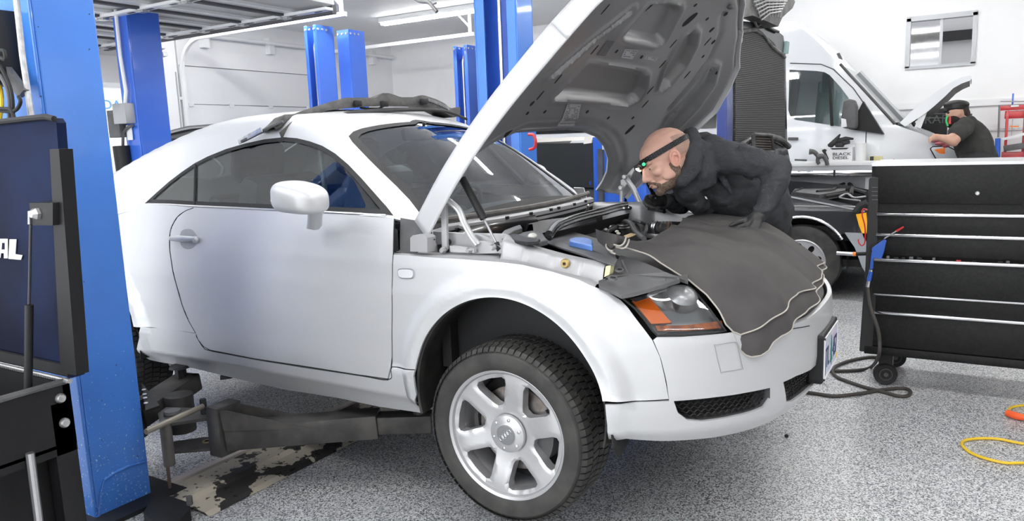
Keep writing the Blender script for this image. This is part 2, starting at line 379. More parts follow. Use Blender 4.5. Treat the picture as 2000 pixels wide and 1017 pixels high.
def traceB(px, py, off=0):
    d = ray(px, py)
    def g(t):
        q = CAM+d*t; D = np.hypot(PL[:, 0]-q[0], PL[:, 1]-q[1]); i = int(np.argmin(D)); sg = (q[0]-PL[i, 0])*PN[i, 0]+(q[1]-PL[i, 1])*PN[i, 1]
        i0 = max(i-1, 0); i1 = min(i+1, len(PL)-1); tt = PL[i1]-PL[i0]; L = np.linalg.norm(tt); s = PS[i]+((q[0]-PL[i, 0])*tt[0]+(q[1]-PL[i, 1])*tt[1])/L
        return sg+inset(PL[i, 0], q[2])-off, s, q[2]
    t0 = 1.2; g0 = g(t0)[0]; t = t0
    while t < 7:
        t1 = t+.03; g1 = g(t1)[0]
        if g0 > 0 >= g1:
            a, b = t, t1
            for _ in range(18):
                m_ = (a+b)/2
                if g(m_)[0] > 0: a = m_
                else: b = m_
            r = g(b); return (r[1], r[2])
        t, g0 = t1, g1
    # grazing: closest approach
    ts = np.linspace(1.5, 5, 200); gs = [abs(g(a)[0]) for a in ts]; r = g(ts[int(np.argmin(gs))]); return (r[1], r[2])
def TB(pts, off=0, n=0):
    q = [traceB(*p, off) for p in pts]
    return [tuple(p) for p in spline([V(*p) for p in q], n)] if n else q
def mir(poly): return [(STOT-s, z) for s, z in reversed(poly)]
def sxz(x, z, y=-1): # side point by x
    h_ = len(PL)//2; X = PL[:h_, 0]; i = int(np.clip(np.searchsorted(X, x), 1, h_-1)); t = (x-X[i-1])/(X[i]-X[i-1]+1e-9); s = PS[i-1]+(PS[i]-PS[i-1])*t
    return (s, z) if y < 0 else (STOT-s, z)
def arcpts(c, a0, a1, n, R=RA): return [sxz(c[0]+R*cos(a), c[1]+R*sin(a)) for a in np.linspace(a0, a1, n)]
BP = lambda off=0: (lambda s, z: Bsz(s, z, off))
fender = TB([(768, 497), (800, 499), (850, 503), (890, 505), (930, 508), (980, 512), (1020, 517), (1080, 531), (1130, 546), (1180, 567), (1212, 586)]) \
    + TB([(1226, 600), (1245, 626), (1262, 648), (1274, 664), (1289, 697), (1299, 740), (1306, 779)]) \
    + TB([(1250, 782), (1184, 783)]) + arcpts(WC, radians(11), radians(172), 60) + TB([(810, 721), (764, 715)])
panel('fender', fender, BP(), M['paint'], CAR, .016)
panel('fender', mir(fender), BP(), M['paint'], CAR, .04)
dtop = TB([(769, 426), (700, 421), (600, 415), (520, 411), (450, 408), (381, 405)])
drear = TB([(362, 412), (347, 424), (336, 443), (332, 462), (334, 500), (345, 555), (365, 617), (385, 660), (398, 676)])
dbot = TB([(412, 683), (500, 700), (600, 715), (700, 731), (757, 739)])
door = dtop+drear+dbot+TB([(763, 715), (765, 600), (767, 500)])
hcut = []
panel('door_shell', door, BP(), M['paint'], CAR, .03)
panel('door_shell', mir(door), BP(), M['paint'], CAR, .05)
sill = TB([(275, 637), (330, 643), (383, 651), (396, 677), (411, 686), (500, 703), (600, 719), (700, 734), (758, 743), (766, 717), (809, 723)]) + TB([(813, 770), (824, 806)]) \
    + TB([(742, 794), (661, 777), (565, 762), (500, 748), (436, 733), (379, 719), (320, 708), (286, 701), (276, 692), (272, 660)])
panel('sill', sill, BP(), M['paint'], CAR, .025)
panel('sill', mir(sill), BP(), M['paint'], CAR, .05)
q = [traceB(381, 405)]+[sxz(x, z) for x, z in ((-1.95, 1.20), (-2.3, 1.20), (-2.6, 1.17), (-2.9, 1.12))]+[(s_of(-3.16, 0)+.05, 1.08), (s_of(-3.16, 0)+.05, .62), sxz(-2.80, .62)] \
    + [sxz(WR[0]+RA*cos(a), WR[1]+RA*sin(a)) for a in np.linspace(radians(169), radians(12), 20)] + list(reversed([traceB(*p) for p in ((362, 411), (346, 423), (335, 443), (331, 462), (333, 500), (344, 555), (364, 617), (383, 650))]))
q = [p if p[0] > .02 else (.02, p[1]) for p in q]
panel('quarter_panel', q, BP(), M['paint'], CAR, .03)
panel('quarter_panel', mir(q), BP(), M['paint'], CAR, .05)
rb = [(.02, .615), sxz(-2.80, .615), sxz(-2.79, .46), (.02, .44)]
panel('rear_bumper', rb, BP(), M['paint'], CAR, .05); panel('rear_bumper', mir(rb), BP(), M['paint'], CAR, .05)
# door shuts, wheel housings and the structure behind the skins
inn = [sxz(-2.05, .50), sxz(-2.05, 1.17), sxz(-1.2, 1.15), sxz(-.35, 1.02), sxz(-.36, .50)]
panel('inner_sill_skin', inn, BP(-.03), M['black_rubber'], CAR, .08)
panel('inner_sill_skin', mir(inn), BP(-.03), M['black_rubber'], CAR, .08)
# ---- front bumper
SF = STOT/2
top = TB([(1276, 664), (1283, 658), (1350, 656), (1420, 650)])
lipz = TB([(1470, 644), (1549, 633), (1580, 621)]); LZ = lipz[-1][1]
bm_top = top+TB([(1450, 645)])+lipz+[(SF-.02, LZ+.004), (SF, LZ+.004)]
botr = TB([(1184, 787), (1250, 785), (1307, 783), (1302, 745), (1291, 700)])
bot = [(traceB(1192, 862)[0], .476), (traceB(1300, 867)[0]-.02, .462), (SF-.55, .452), (SF-.3, .448), (SF, .446)]
right = bm_top; 
L1 = list(reversed(bot))+TB([(1192, 862), (1186, 830), (1182, 790)])+botr[1:]+right
bump_o = L1+[(STOT-s, z) for s, z in reversed(L1)][1:-1]
gr1 = TB([(1316, 783), (1400, 775), (1460, 766), (1504, 757), (1504, 778), (1492, 795), (1470, 804), (1420, 816), (1370, 823), (1342, 820), (1324, 806)])
gc0 = TB([(1530, 746), (1555, 734), (1583, 722)]); gc1 = TB([(1533, 786)])[0]
gcr = [(gc0[0][0], gc0[0][1]), (gc1[0]+.01, gc1[1])]
gc = gc0+[(STOT-s, z) for s, z in reversed(gc0)]+[(STOT-gc1[0]-.01, gc1[1]), (STOT-gc1[0]-.06, gc1[1]-.012), (gc1[0]+.06, gc1[1]-.012), (gc1[0]+.01, gc1[1])]
panel('front_bumper', bump_o, BP(), M['paint'], CAR, .028, holes=[gr1, mir(gr1), gc])
def lattice(name, out, off, mt, cell=.030, r=.0026):
    A = np.array(out); lo, hi = A.min(0), A.max(0); mb = MB(); hgt = cell*.62
    def seg(p, q):
        P = np.array([p, q]); 
        if not inpoly(np.array([(P[0]+P[1])/2]), out)[0]: return
        a, b = Bsz(*p, off), Bsz(*q, off); mb.tube([a, b], r, 5, False)
    j = 0; z = lo[1]
    while z < hi[1]+hgt:
        x = lo[0]-(cell if j % 2 else cell/2)
        while x < hi[0]+cell:
            # stretched hexagon edges
            a = (x, z); b = (x+cell*.30, z+hgt*.30); c = (x+cell*.70, z+hgt*.30); d = (x+cell, z)
            seg(a, b); seg(b, c); seg(c, d); seg(b, (x+cell*.30, z+hgt*.30+hgt*.0)) if 0 else None
            e = (x+cell*.30, z-hgt*.30+0); g_ = (x+cell*.70, z-hgt*.30)
            seg(a, e); seg(e, g_); seg(g_, d)
            x += cell*1.40
        z += hgt*.30; j += 1
        x = 0
    return mb.build(name, mt, CAR, smooth=.8)
def lattice2(name, out, off, mt, cell=.026, hgt=.0135, r=.0024):
    A = np.array(out); lo, hi = A.min(0), A.max(0); mb = MB(); nz = int((hi[1]-lo[1])/hgt)+2; nx = int((hi[0]-lo[0])/cell)+2
    for j in range(nz):
        pts = []
        for i in range(nx*4+1):
            s = lo[0]+i*cell/4; ph = (i % 4); up = [0, .5, .5, 0][ph] if j % 2 == 0 else [.5, 0, 0, .5][ph]
            pts.append((s, lo[1]+j*hgt+up*hgt))
        run = []
        ins = inpoly(np.array(pts), out)
        for p_, k in zip(pts, ins):
            if k: run.append(Bsz(*p_, off))
            else:
                if len(run) > 1: mb.tube(run, r, 4, False)
                run = []
        if len(run) > 1: mb.tube(run, r, 4, False)
        if j < nz-1:
            for i in range(nx*2+1):
                s = lo[0]+(i+.25)*cell/2*1.0; 
    return mb.build(name, mt, CAR, smooth=.8)
for nm, g_ in (('lower_grille', gr1), ('lower_grille', mir(gr1)), ('centre_grille', gc)):
    panel('grille_backing', g_, BP(-.06), M['dark_void'], CAR, .05, thick=.002)
    lattice2(nm, g_, -.022, M['black'])
    L = [Bsz(s, z, .0) for s, z in resamp(g_, .03)]; L2 = [Bsz(s, z, -.06) for s, z in resamp(g_, .03)]
    mb = MB(); n = len(L); mb.add(L+L2, [(i, (i+1) % n, n+(i+1) % n, n+i) for i in range(n)]); mb.build('grille_surround', M['grey_plastic'], CAR)
# bumper details: tow-hook cover seam, washer cover seam, badge strip line
def seam(name, pts, r=.0014, off=.0015, closed=True, mt='dark_void', n=5, par=None):
    P = TB(pts); P = spline([V(*p) for p in P], n, closed); P = [Bsz(s, z, off) for s, z in P]
    if closed: P.append(P[0])
    return MB().tube(P, r, 6).build(name, M[mt], par or CAR)
seam('tow_hook_cover_gap', [(1396, 677), (1398, 673), (1430, 668), (1437, 669), (1440, 674), (1449, 715), (1447, 720), (1412, 726), (1407, 724)], r=.0012, n=2, mt='recess')
# rubber edge / undertray below bumper, mud flap
rb2 = [Bsz(s, .452, -.03) for s in np.linspace(SF-.9, SF+.9, 40)]
mb = MB(); n = len(rb2); mb.add(rb2+[(-.2, p[1]*.9, .44) for p in rb2], [(i, i+1, n+i+1, n+i) for i in range(n-1)]); mb.build('undertray', M['black'], CAR)
fl = [(.392, -.862, .50), (.392, -.74, .50), (.405, -.76, .44), (.400, -.83, .415), (.392, -.852, .45)]
MB().prism(fl, (.006, 0, 0)).build('mud_flap', M['black_rubber'], CAR, smooth=0)
# ---- bumper top / grille opening under the cloth
lq = TB([(1450, 646), (1500, 640), (1549, 633), (1580, 621)]); tp = [(a, b) for a, b in lq]; tp += [(SF, LZ+.004)]+[(STOT-a, b) for a, b in reversed(tp)]
seam('bumper_lip_seam', [(1500, 648), (1545, 642), (1580, 636)], closed=False, r=.0016)
lip = MB(); G = []
for k in range(4):
    G.append([Bsz(s, z+[0, .003, .002, -.02][k], [0.0, -.006, -.016, -.022][k]) for s, z in resamp(tp, .03, False)])
lip.grid(G); lip.build('bumper_lip', M['paint'], CAR, weld=True)
G = [[Bsz(s, z-.01+k*.012, -.03-k*.035) for s, z in resamp(tp, .03, False)] for k in range(4)]
MB().grid(G).build('upper_grille', M['black'], CAR)
# ---- licence plate on its black holder
PLX, PLZ = .897, .614
PLT = pempty('licence_plate', (PLX+.02, 0, PLZ))
hb = MB(); P = []
for y in np.linspace(-.165, .165, 9): P.append((PLX-.004-.25*y*y, y))
out = [(-.165, .09), (.165, .09), (.168, .08), (.168, -.08), (.160, -.092), (-.160, -.092), (-.168, -.08), (-.168, .08)]
hb.prism([(PLX+.008, y, PLZ+z) for y, z in out], (-.05, 0, 0)); mod(hb.build('plate_holder', M['black'], CAR, smooth=0), 'BEVEL', width=.008, segments=3, limit_method='ANGLE')
m = M['plate'] = mat('plate_face', (.62, .66, .74), .35); n_ = noise(m, 14, 3); rr = ramp(m, n_.outputs[0], [(.38, (.55, .62, .80)), (.52, (.74, .74, .78)), (.62, (.66, .58, .74))]); lk(m, rr.outputs[0], bsdf(m).inputs['Base Color'])
MB().box((PLX+.009, -.152, PLZ-.076), (PLX+.012, .152, PLZ+.076)).build('plate', M['plate'], PLT, smooth=0)
fr = MB()
for a, b in (((-.154, -.078), (.154, -.071)), ((-.154, .071), (.154, .078)), ((-.154, -.078), (-.148, .078)), ((.148, -.078), (.154, .078))): fr.box((PLX+.010, a[0], PLZ+a[1]), (PLX+.0145, b[0], PLZ+b[1]))
fr.build('plate_rim', M['white'], PLT, smooth=0)
M['ink'] = mat('navy_ink', (.03, .035, .14), .4); M['ink_green'] = mat('green_ink', (.02, .22, .16), .4)
def text(name, s, loc, size, mt, parent, X=(1, 0, 0), Z=(0, 0, 1), ext=.0008, sx=1, bold=0):
    c = bpy.data.curves.new(name, 'FONT'); c.body = s; c.size = size; c.extrude = ext; c.offset = bold
    o = bpy.data.objects.new(name, c); X = Vector(X).normalized(); Y = Vector(Z).normalized(); N = X.cross(Y)
    MW = Matrix.Translation(Vector(loc)) @ Matrix((X*sx, Y, N)).transposed().to_4x4()
    dg = bpy.context.evaluated_depsgraph_get(); COL.objects.link(o); dg.update(); me = bpy.data.meshes.new_from_object(o.evaluated_get(dg)); COL.objects.unlink(o); bpy.data.objects.remove(o)
    me.transform(MW); W = wloc(parent) if parent else Vector()
    for v in me.vertices: v.co -= W
    ob = bpy.data.objects.new(name, me); COL.objects.link(ob); me.materials.clear(); me.materials.append(mt); ob.parent = parent; return ob
text('plate_lettering', 'JTL', (PLX+.0125, -.135, PLZ-.040), .105, M['ink'], PLT, X=(0, 1, 0), sx=.62, bold=.001)
text('plate_lettering', '457', (PLX+.0125, .035, PLZ-.040), .105, M['ink'], PLT, X=(0, 1, 0), sx=.62, bold=.001)
tr = MB(); 
for k, (z, wd) in enumerate([(-.05, .002), (-.04, .022), (-.01, .013), (-.01, .02), (.02, .010), (.02, .016), (.055, .001)]): pass
tr.prism([(PLX+.0125, y, PLZ+z) for y, z in [(0, .055), (.016, .018), (.008, .018), (.024, -.015), (.011, -.015), (.028, -.045), (.004, -.045), (.004, -.058), (-.004, -.058), (-.004, -.045), (-.028, -.045), (-.011, -.015), (-.024, -.015), (-.008, .018), (-.016, .018)]], (.001, 0, 0))
tr.build('tree_emblem', M['ink_green'], PLT, smooth=0)
MB().box((PLX+.0125, .12, PLZ-.066), (PLX+.0135, .142, PLZ-.045)).build('sticker', M['yellow'], PLT, smooth=0)
# ---- headlights
hl = TB([(1217, 583), (1226, 580), (1280, 563), (1335, 545)])+TB([(1352, 562), (1375, 590), (1395, 617), (1417, 646)])+TB([(1380, 651), (1330, 655), (1284, 655)])+TB([(1274, 645), (1257, 622), (1240, 602)])
def headlight(out, rgt):
    HL = pempty('headlight', (.55, -.7 if rgt else .7, .9))
    h = panel('headlight_lens', out, BP(.001), M['clear'], HL, .02, thick=0)
    # recessed housing with a chrome rim, projector bowl and amber indicator
    bk = panel('headlight_housing', out, BP(-.05), M['hl_black'], CAR, .02, thick=.003)
    L = resamp(out, .02); n = len(L); mb = MB(); mb.add([Bsz(s, z, -.001) for s, z in L]+[Bsz(s, z, -.052) for s, z in L], [(i, (i+1) % n, n+(i+1) % n, n+i) for i in range(n)]); mb.build('headlight_wall', M['black_gloss'], CAR)
    ring = [Bsz(s, z, .0015) for s, z in L]; ring.append(ring[0]); MB().tube(ring, .0035, 6).build('headlight_seal', M['black_rubber'], CAR)
    f = (lambda p: p) if rgt else mir
    am = f(TB([(1232, 583), (1262, 572), (1268, 577), (1312, 630), (1272, 632), (1256, 612)], -.012))
    panel('turn_signal', am, BP(-.012), M['orange'], CAR, .02, thick=.004)
    st = f(TB([(1280, 636), (1340, 635), (1410, 626), (1414, 640), (1350, 646), (1284, 646)], -.006))
    panel('side_marker', st, BP(-.008), M['amber_dark'], CAR, .02, thick=.003)
    c = traceB(1340, 592); s0, z0 = c if rgt else (STOT-c[0], c[1]); P = V(*Bsz(s0, z0, -.028)); Nn = P-V(*Bsz(s0, z0, -.07)); Nn = Nn*V(1, 1, .3)+V(0, 0, .0); Nn /= np.linalg.norm(Nn)
    MB().ellipsoid(P-Nn*.022, (.060, .060, .050), 14).build('projector', M['hl_bowl'], CAR)
    st = f(TB([(1228, 584), (1270, 566), (1333, 548), (1341, 557), (1290, 572), (1242, 590)], -.006)); panel('chrome_trim', st, BP(-.010), M['chrome'], HL, .02, thick=.003)
    return h
M['hl_black'] = mat('headlight_bowl', (.22, .225, .23), .28, .4); M['hl_bowl'] = mat('headlight_reflector', (.30, .305, .31), .30, .4); M['amber_dark'] = varied('amber_strip', (.55, .14, .02), (.28, .06, .01), 40, .25)
headlight(hl, True); headlight(mir(hl), False)
# side indicator repeater, door handle
def ovalB(name, pxs, mt, off, thick=.01, par=None):
    P = TB(pxs); P = [tuple(p) for p in spline([V(*p) for p in P], 5, True)]
    return panel(name, P, BP(off), M[mt] if isinstance(mt, str) else mt, par or CAR, .01, thick=thick)
M['clear_grey'] = mat('smoked_clear_lens', (.66, .67, .69), .15, coat=.6)
ovalB('side_repeater', [(779, 529), (783, 526), (800, 526), (807, 529), (808, 537), (803, 542), (785, 541), (780, 537)], 'clear_grey', .005, .008)
seam('repeater_gap', [(778, 528), (783, 524.5), (800, 524.5), (808, 528), (810, 537), (804, 543.5), (785, 543), (779, 538)], n=4, mt='recess')
ovalB('handle_recess', [(352, 458), (356, 450), (366, 447), (376, 449), (383, 458), (386, 466), (383, 476), (375, 484), (364, 486), (355, 480), (351, 468)], 'recess', .001, .002)
hp = TB([(338, 465), (352, 463), (372, 464), (388, 465)])
hp = [V(*Bsz(s, z, o)) for (s, z), o in zip(hp, (.012, .034, .036, .016))]
MB().tube(spline(hp, 6), [.009+.005*sin(pi*i/18) for i in range(19)], 12).build('door_handle', M['paint'], CAR)
hp = TB([(386, 467)]); c = V(*Bsz(*hp[0], .012)); MB().ellipsoid(c, (.018, .014, .016)).build('door_lock', M['paint'], CAR)
seam('door_gap', [(378, 406), (362, 412), (346, 424), (335, 443), (331, 462), (333, 500), (344, 555), (364, 617), (384, 658), (397, 678), (411, 684.5), (500, 701.5), (600, 717), (700, 732.5), (758, 741), (764.5, 715), (766, 600), (768, 498), (770.5, 427)], closed=False, r=.0022, off=-.001)
# ================================================================== wheels
def wheel(c, side=-1, detail=True):
    """c: centre of the tyre, outer face towards side*y"""
    cx, cy, cz = c; Y = (0, side, 0); W = 'wheel'
    root = bpy.data.objects.new('wheel', None); COL.objects.link(root); root.parent = CAR; root.location = Vector((cx, cy, cz))-wloc(CAR)
    hw = .112; R = .317
    # tyre: carcass lathe + tread blocks
    prof = [(.222, -hw+.012), (.235, -hw), (.262, -hw-.004), (.285, -hw-.002), (.302, -hw+.012), (.309, -hw+.028), (.3095, 0), (.309, hw-.028), (.302, hw-.012), (.285, hw+.002), (.262, hw+.004), (.235, hw), (.222, hw-.012)]
    MB().lathe(prof, c, Y, 96).build('tyre', M['tyre'], root)
    tb = MB(); nb = 76
    for ring, (h0, h1, skew) in enumerate([(-.100, -.068, .0), (-.062, -.024, .5), (-.018, .018, .9), (.024, .062, .5), (.068, .100, 0)]):
        for k in range(nb):
            a0 = 2*pi*(k+.5*(ring % 2))/nb; a1 = a0+2*pi/nb*.80; sk = .03*skew if ring < 2 else (-.03*skew if ring > 2 else .02)
            def pt(a, h, r): return (cx+r*cos(a+sk*(h-h0)/(h1-h0)), cy+side*h, cz+r*sin(a+sk*(h-h0)/(h1-h0)))
            ro = .3172 if ring not in (0, 4) else .3168; e = .006 if ring in (0, 4) else 0
            r0_, r1_ = (ro-(e if ring == 0 else 0)), (ro-(e if ring == 4 else 0))
            vs = [pt(a0, h0, .306), pt(a1, h0, .306), pt(a1, h1, .306), pt(a0, h1, .306), pt(a0, h0, r0_), pt(a1, h0, r0_), pt(a1, h1, r1_), pt(a0, h1, r1_)]
            tb.add(vs, [(4, 5, 6, 7), (0, 1, 5, 4), (1, 2, 6, 5), (2, 3, 7, 6), (3, 0, 4, 7)])
            if ring in (0, 4):  # shoulder lugs
                hs = -.100 if ring == 0 else .100; ho = -.1125 if ring == 0 else .1125
                a1b = a1
                vs = [pt(a0, hs, .311) if 0 else (cx+.3105*cos(a0), cy+side*hs, cz+.3105*sin(a0)), (cx+.3105*cos(a1b), cy+side*hs, cz+.3105*sin(a1b)), (cx+.297*cos(a1b), cy+side*ho, cz+.297*sin(a1b)), (cx+.297*cos(a0), cy+side*ho, cz+.297*sin(a0)),
                      (cx+.299*cos(a0), cy+side*hs*.9, cz+.299*sin(a0)), (cx+.299*cos(a1b), cy+side*hs*.9, cz+.299*sin(a1b))]
                tb.add(vs, [(0, 1, 2, 3), (0, 1, 5, 4), (1, 2, 5), (0, 4, 3)])
    tb.build('tread', M['tyre'], root, smooth=0)
    if not detail: 
        MB().lathe([(.225, .10), (.23, .108), (.225, .09), (.2, .02), (.05, .02), (.0, .03)], c, Y, 40).build('rim', M['alloy'], root); return root
    # rim barrel
    MB().lathe([(.214, .088), (.220, .103), (.229, .108), (.2335, .106), (.2335, .098), (.222, .092), (.216, .07), (.203, .05), (.198, -.06), (.214, -.095), (.229, -.105), (.2335, -.10)], c, Y, 96).build('rim_barrel', M['alloy'], root)
    # spoke disc: thick plate with six windows
    ang = [radians(a) for a in (108, 48, -12, -72, -132, 168)]
    win = []
    for a in ang:
        # window: wide at the rim, narrow to the hub
        pl = []
        for (rr, w_) in [(.094, .006), (.102, -.015)]: pass
        def p2(r, t): return (r*cos(a)-t*sin(a), r*sin(a)+t*cos(a))
        pts = [p2(.100, -.010), p2(.100, .010), p2(.110, .021), p2(.170, .057), p2(.186, .060), p2(.196, .050), p2(.2005, .0), p2(.196, -.050), p2(.186, -.060), p2(.170, -.057), p2(.110, -.021)]
        win.append([tuple(q_) for q_ in resamp(pts, .012)])
    circ = [(.2155*cos(t), .2155*sin(t)) for t in np.linspace(0, 2*pi, 97)[:-1]]
    v, f = cdt(circ, win, .012)
    def hgt(x, y):
        r = np.hypot(x, y); return .074+.020*S(.06, .20, r)-.006*S(.09, .0, r)
    dw = np.full(len(v), 9.)
    for w_ in win: dw = np.minimum(dw, dpoly(v, w_))
    front = [(cx+p[0], cy+side*(hgt(*p)-.005*(1-S(0, .006, d_))), cz+p[1]) for p, d_ in zip(v, dw)]
    mb = MB(); mb.add(front, f); o = mb.build('spokes', M['alloy'], root, smooth=.5)
    # window walls running back to the barrel
    wl = MB()
    for w_ in win:
        n = len(w_); ctr = np.mean(w_, 0)
        A = [(cx+x, cy+side*(hgt(x, y)-.006), cz+y) for x, y in w_]; B_ = [(cx+x+(ctr[0]-x)*-.02, cy+side*(hgt(x, y)-.045), cz+y+(ctr[1]-y)*-.02) for x, y in w_]
        wl.add(A+B_, [(i, (i+1) % n, n+(i+1) % n, n+i) for i in range(n)])
    wl.build('spoke_sides', M['alloy'], root, smooth=.9)
    # hub plate, bolts, cap with four rings
    MB().lathe([(.0, .096), (.036, .096), (.038, .094), (.040, .0935), (.060, .091), (.066, .088), (.068, .078)], c, Y, 48).build('hub_plate', M['alloy'], root)
    for k in range(6):
        a = radians(78+60*k); b = (cx+.053*cos(a), cy, cz+.053*sin(a))
        MB().lathe([(.0005, .096), (.0035, .096), (.006, .0945), (.0065, .090)], b, Y, 12).build('bolt', M['zinc'], root)
    MB().lathe([(.0005, .0995), (.033, .0990), (.035, .0975), (.035, .090)], c, Y, 48).build('centre_cap', M['hub_grey'], root)
    rg = MB(); t0 = radians(40)
    for k in range(4):
        q_ = (-.0195+.013*k); o_ = (cx+q_*cos(t0), cy+side*.1002, cz+q_*sin(t0)); rg.tube([(o_[0]+.0088*cos(t), o_[1], o_[2]+.0088*sin(t)) for t in np.linspace(0, 2*pi, 25)], .0013, 6, False)
    rg.build('ring_emblem', M['chrome'], root)
    # brake disc and caliper
    MB().lathe([(.0, -.012), (.185, -.012), (.19, -.02)], c, Y, 40).build('dark_spoke_backing', M['dark_void'], root)  # added dark disc, stands in for the shade behind the spokes
    MB().lathe([(.06, .035), (.075, .035), (.08, .02), (.150, .02), (.152, .018), (.152, .0), (.08, -.002), (.05, -.002)], c, Y, 48).build('brake_disc', M['disc'], root)
    MB().lathe([(.10, .045), (.158, .045), (.162, .0), (.162, -.03), (.10, -.03), (.10, .045)], c, Y, 12, a0=radians(150), a1=radians(215)).build('brake_caliper', M['grey_plastic'], root)
    return root
m = M['tyre'] = varied('tyre_rubber', (.030, .029, .028), (.050, .048, .045), 12, .62, bmp=.05)
M['hub_grey'] = mat('cap_grey', (.22, .225, .23), .4, .4); M['disc'] = varied('brake_disc_steel', (.34, .32, .31), (.20, .17, .15), 20, .4, .8)
ZW = .431
wheel((0, -.764, ZW)); wheel((0, .764, ZW), 1, False); wheel((-2.42, -.755, ZW), -1, False); wheel((-2.42, .755, ZW), 1, False)
# wheel housings
def liner(c, side, nm='wheel_liner'):
    mb = MB(); G = []
    for r, y in ((RA+.004, .872), (RA-.004, .868), (RA-.006, .84), (RA+.01, .80), (RA+.01, .50), (.12, .50)):
        G.append([(c[0]+r*cos(a), side*y, c[1]+r*sin(a)) for a in np.linspace(radians(-14), radians(194), 40)])
    mb.grid(G); return mb.build(nm, M['liner'], CAR)
M['liner'] = varied('wheel_liner_black', (.018, .018, .018), (.035, .033, .03), 14, .6)
for c in (WC, WR):
    for s_ in (-1, 1): liner(c, s_)
sp = MB().lathe([(.055, .02), (.085, 0), (.09, -.005), (.085, -.012), (.05, -.02), (.035, -.05), (.035, -.16)], (.03, -.60, .83), (0.05, .1, 1), 24)
sp.build('strut_cup', M['zinc'], CAR)
coil = [(.03+.058*cos(t), -.60+.058*sin(t), .83+t*.008) for t in np.linspace(0, 22, 120)]
MB().tube(coil, .007, 8).build('coil_spring', M['black'], CAR)
MB().tube([(0, -.64, ZW), (.02, -.60, .84)], .022).tube([(.0, -.68, ZW-.05), (.0, -.35, ZW+.02)], .02).tube([(0, -.70, ZW), (0, -.3, ZW+.04)], .016).build('suspension_arm', M['grey_plastic'], CAR)
# floor pan and underside
MB().box((-2.9, -.70, .47), (.30, .70, .50)).box((-2.0, -.78, .455), (-.42, -.72, .50)).build('floor_pan', M['black'], CAR, smooth=0)
# filler between door front and fender (dark hinge pillar) and the black splash plate
fp = TB([(770, 427), (822, 436), (836, 470), (800, 496), (769, 497)])
panel('hinge_pillar', [(s, z) for s, z in fp], BP(-.035), M['grey_plastic'], CAR, .03)
# ================================================================== greenhouse
PRF = [(-.1, .96), (-.2, 1.035), (-.34, 1.140), (-.5, 1.260), (-.7, 1.396), (-.85, 1.483), (-.97, 1.540), (-1.1, 1.582), (-1.25, 1.606), (-1.4, 1.614), (-1.6, 1.608), (-1.8, 1.582), (-2.0, 1.53), (-2.2, 1.46), (-2.4, 1.37), (-2.6, 1.26), (-2.8, 1.14), (-3.0, 1.06), (-3.2, .98)][::-1]
_q = np.array(spline([V(*p) for p in PRF], 8)); PX, PZ = _q[:, 0], _q[:, 1]
AX = .9
def Gf(x, y, z):
    a = (abs(y)-(.800-.62*(z-1.17)))*.85
    zt = np.interp(x+.15*y*y, PX, PZ)-.03*(y/.55)**2; b = (z-zt)*.85
    k = .05; return max(a, b)+k/4*max(1-abs(a-b)/k, 0)**2
def Gxp(x, ph, off=0.0):
    c, s = cos(ph), sin(ph); a, b = 0.0, 1.3
    for _ in range(26):
        m_ = (a+b)/2
        if Gf(x, m_*s, AX+m_*c) > 0: b = m_
        else: a = m_
    r = a+off; return (x, r*s, AX+r*c)
def traceG(px, py):
    d = ray(px, py); t = 1.5; g0 = Gf(*(CAM+d*t)); 
    while t < 8:
        t1 = t+.03; g1 = Gf(*(CAM+d*t1))
        if g0 > 0 >= g1:
            a, b = t, t1
            for _ in range(18):
                m_ = (a+b)/2
                if Gf(*(CAM+d*m_)) > 0: a = m_
                else: b = m_
            q = CAM+d*b; return (q[0], atan2(q[1], q[2]-AX))
        t, g0 = t1, g1
    ts = np.linspace(2, 6, 200); q = CAM+d*ts[int(np.argmin([abs(Gf(*(CAM+d*a))) for a in ts]))]; return (q[0], atan2(q[1], q[2]-AX))
KP = .75   # scales phi to roughly metres for an even mesh
def TG(pts): return [(x, p*KP) for x, p in (traceG(*q) for q in pts)]
GP = lambda off=0: (lambda x, p: Gxp(x, p/KP, off))
mg = lambda poly: [(x, -p) for x, p in reversed(poly)]
dlo_t = [(283, 397), (305, 377), (330, 355), (355, 336), (380, 319), (405, 306), (442, 291), (480, 280), (517, 272), (555, 268), (580, 270), (605, 276), (630, 285), (655, 300), (680, 321), (705, 347), (730, 375), (755, 403), (769, 421)]
dlo_b = [(755, 419), (700, 416), (600, 411), (530, 408), (450, 404), (380, 401), (330, 398)]
dlo = TG(dlo_t+dlo_b)
ws_side = TG([(826, 424), (813, 407), (800, 390), (775, 364), (750, 340), (710, 300), (688, 277), (681, 266), (690, 257), (706, 251), (730, 246), (765, 241), (800, 238)])
wst_c = (-.985, 0.0)
ws_bot = [(-.345-.16*y*y, y) for y in np.linspace(-.66, .66, 17)]
def top_of(x, y): zt = np.interp(x+.15*y*y, PX, PZ)-.03*(y/.55)**2; return (x, atan2(y, zt-AX)*KP)
wsh = [p for p in ws_side if p[1] < -.02]
wtopc = [(wsh[-1][0]*.35+wst_c[0]*.65, wsh[-1][1]*.5), (wst_c[0], 0)]
wshield = wsh+wtopc+[(x, -p) for x, p in reversed(wsh+wtopc[:1])]+[top_of(*b) for b in reversed(ws_bot)]
rear = [(-1.95, -.46*KP), (-1.90, -.2*KP), (-1.88, 0), (-1.90, .2*KP), (-1.95, .46*KP), (-2.35, .62*KP), (-2.52, .55*KP), (-2.58, 0), (-2.52, -.55*KP), (-2.35, -.62*KP)]
belt = TG([(771, 427), (700, 421), (600, 415), (450, 408), (380, 405), (300, 401)])
fb = [top_of(-.325-.16*y*y, y) for y in np.linspace(-.70, .70, 21)]
apb = TG([(800, 433), (824, 437)])
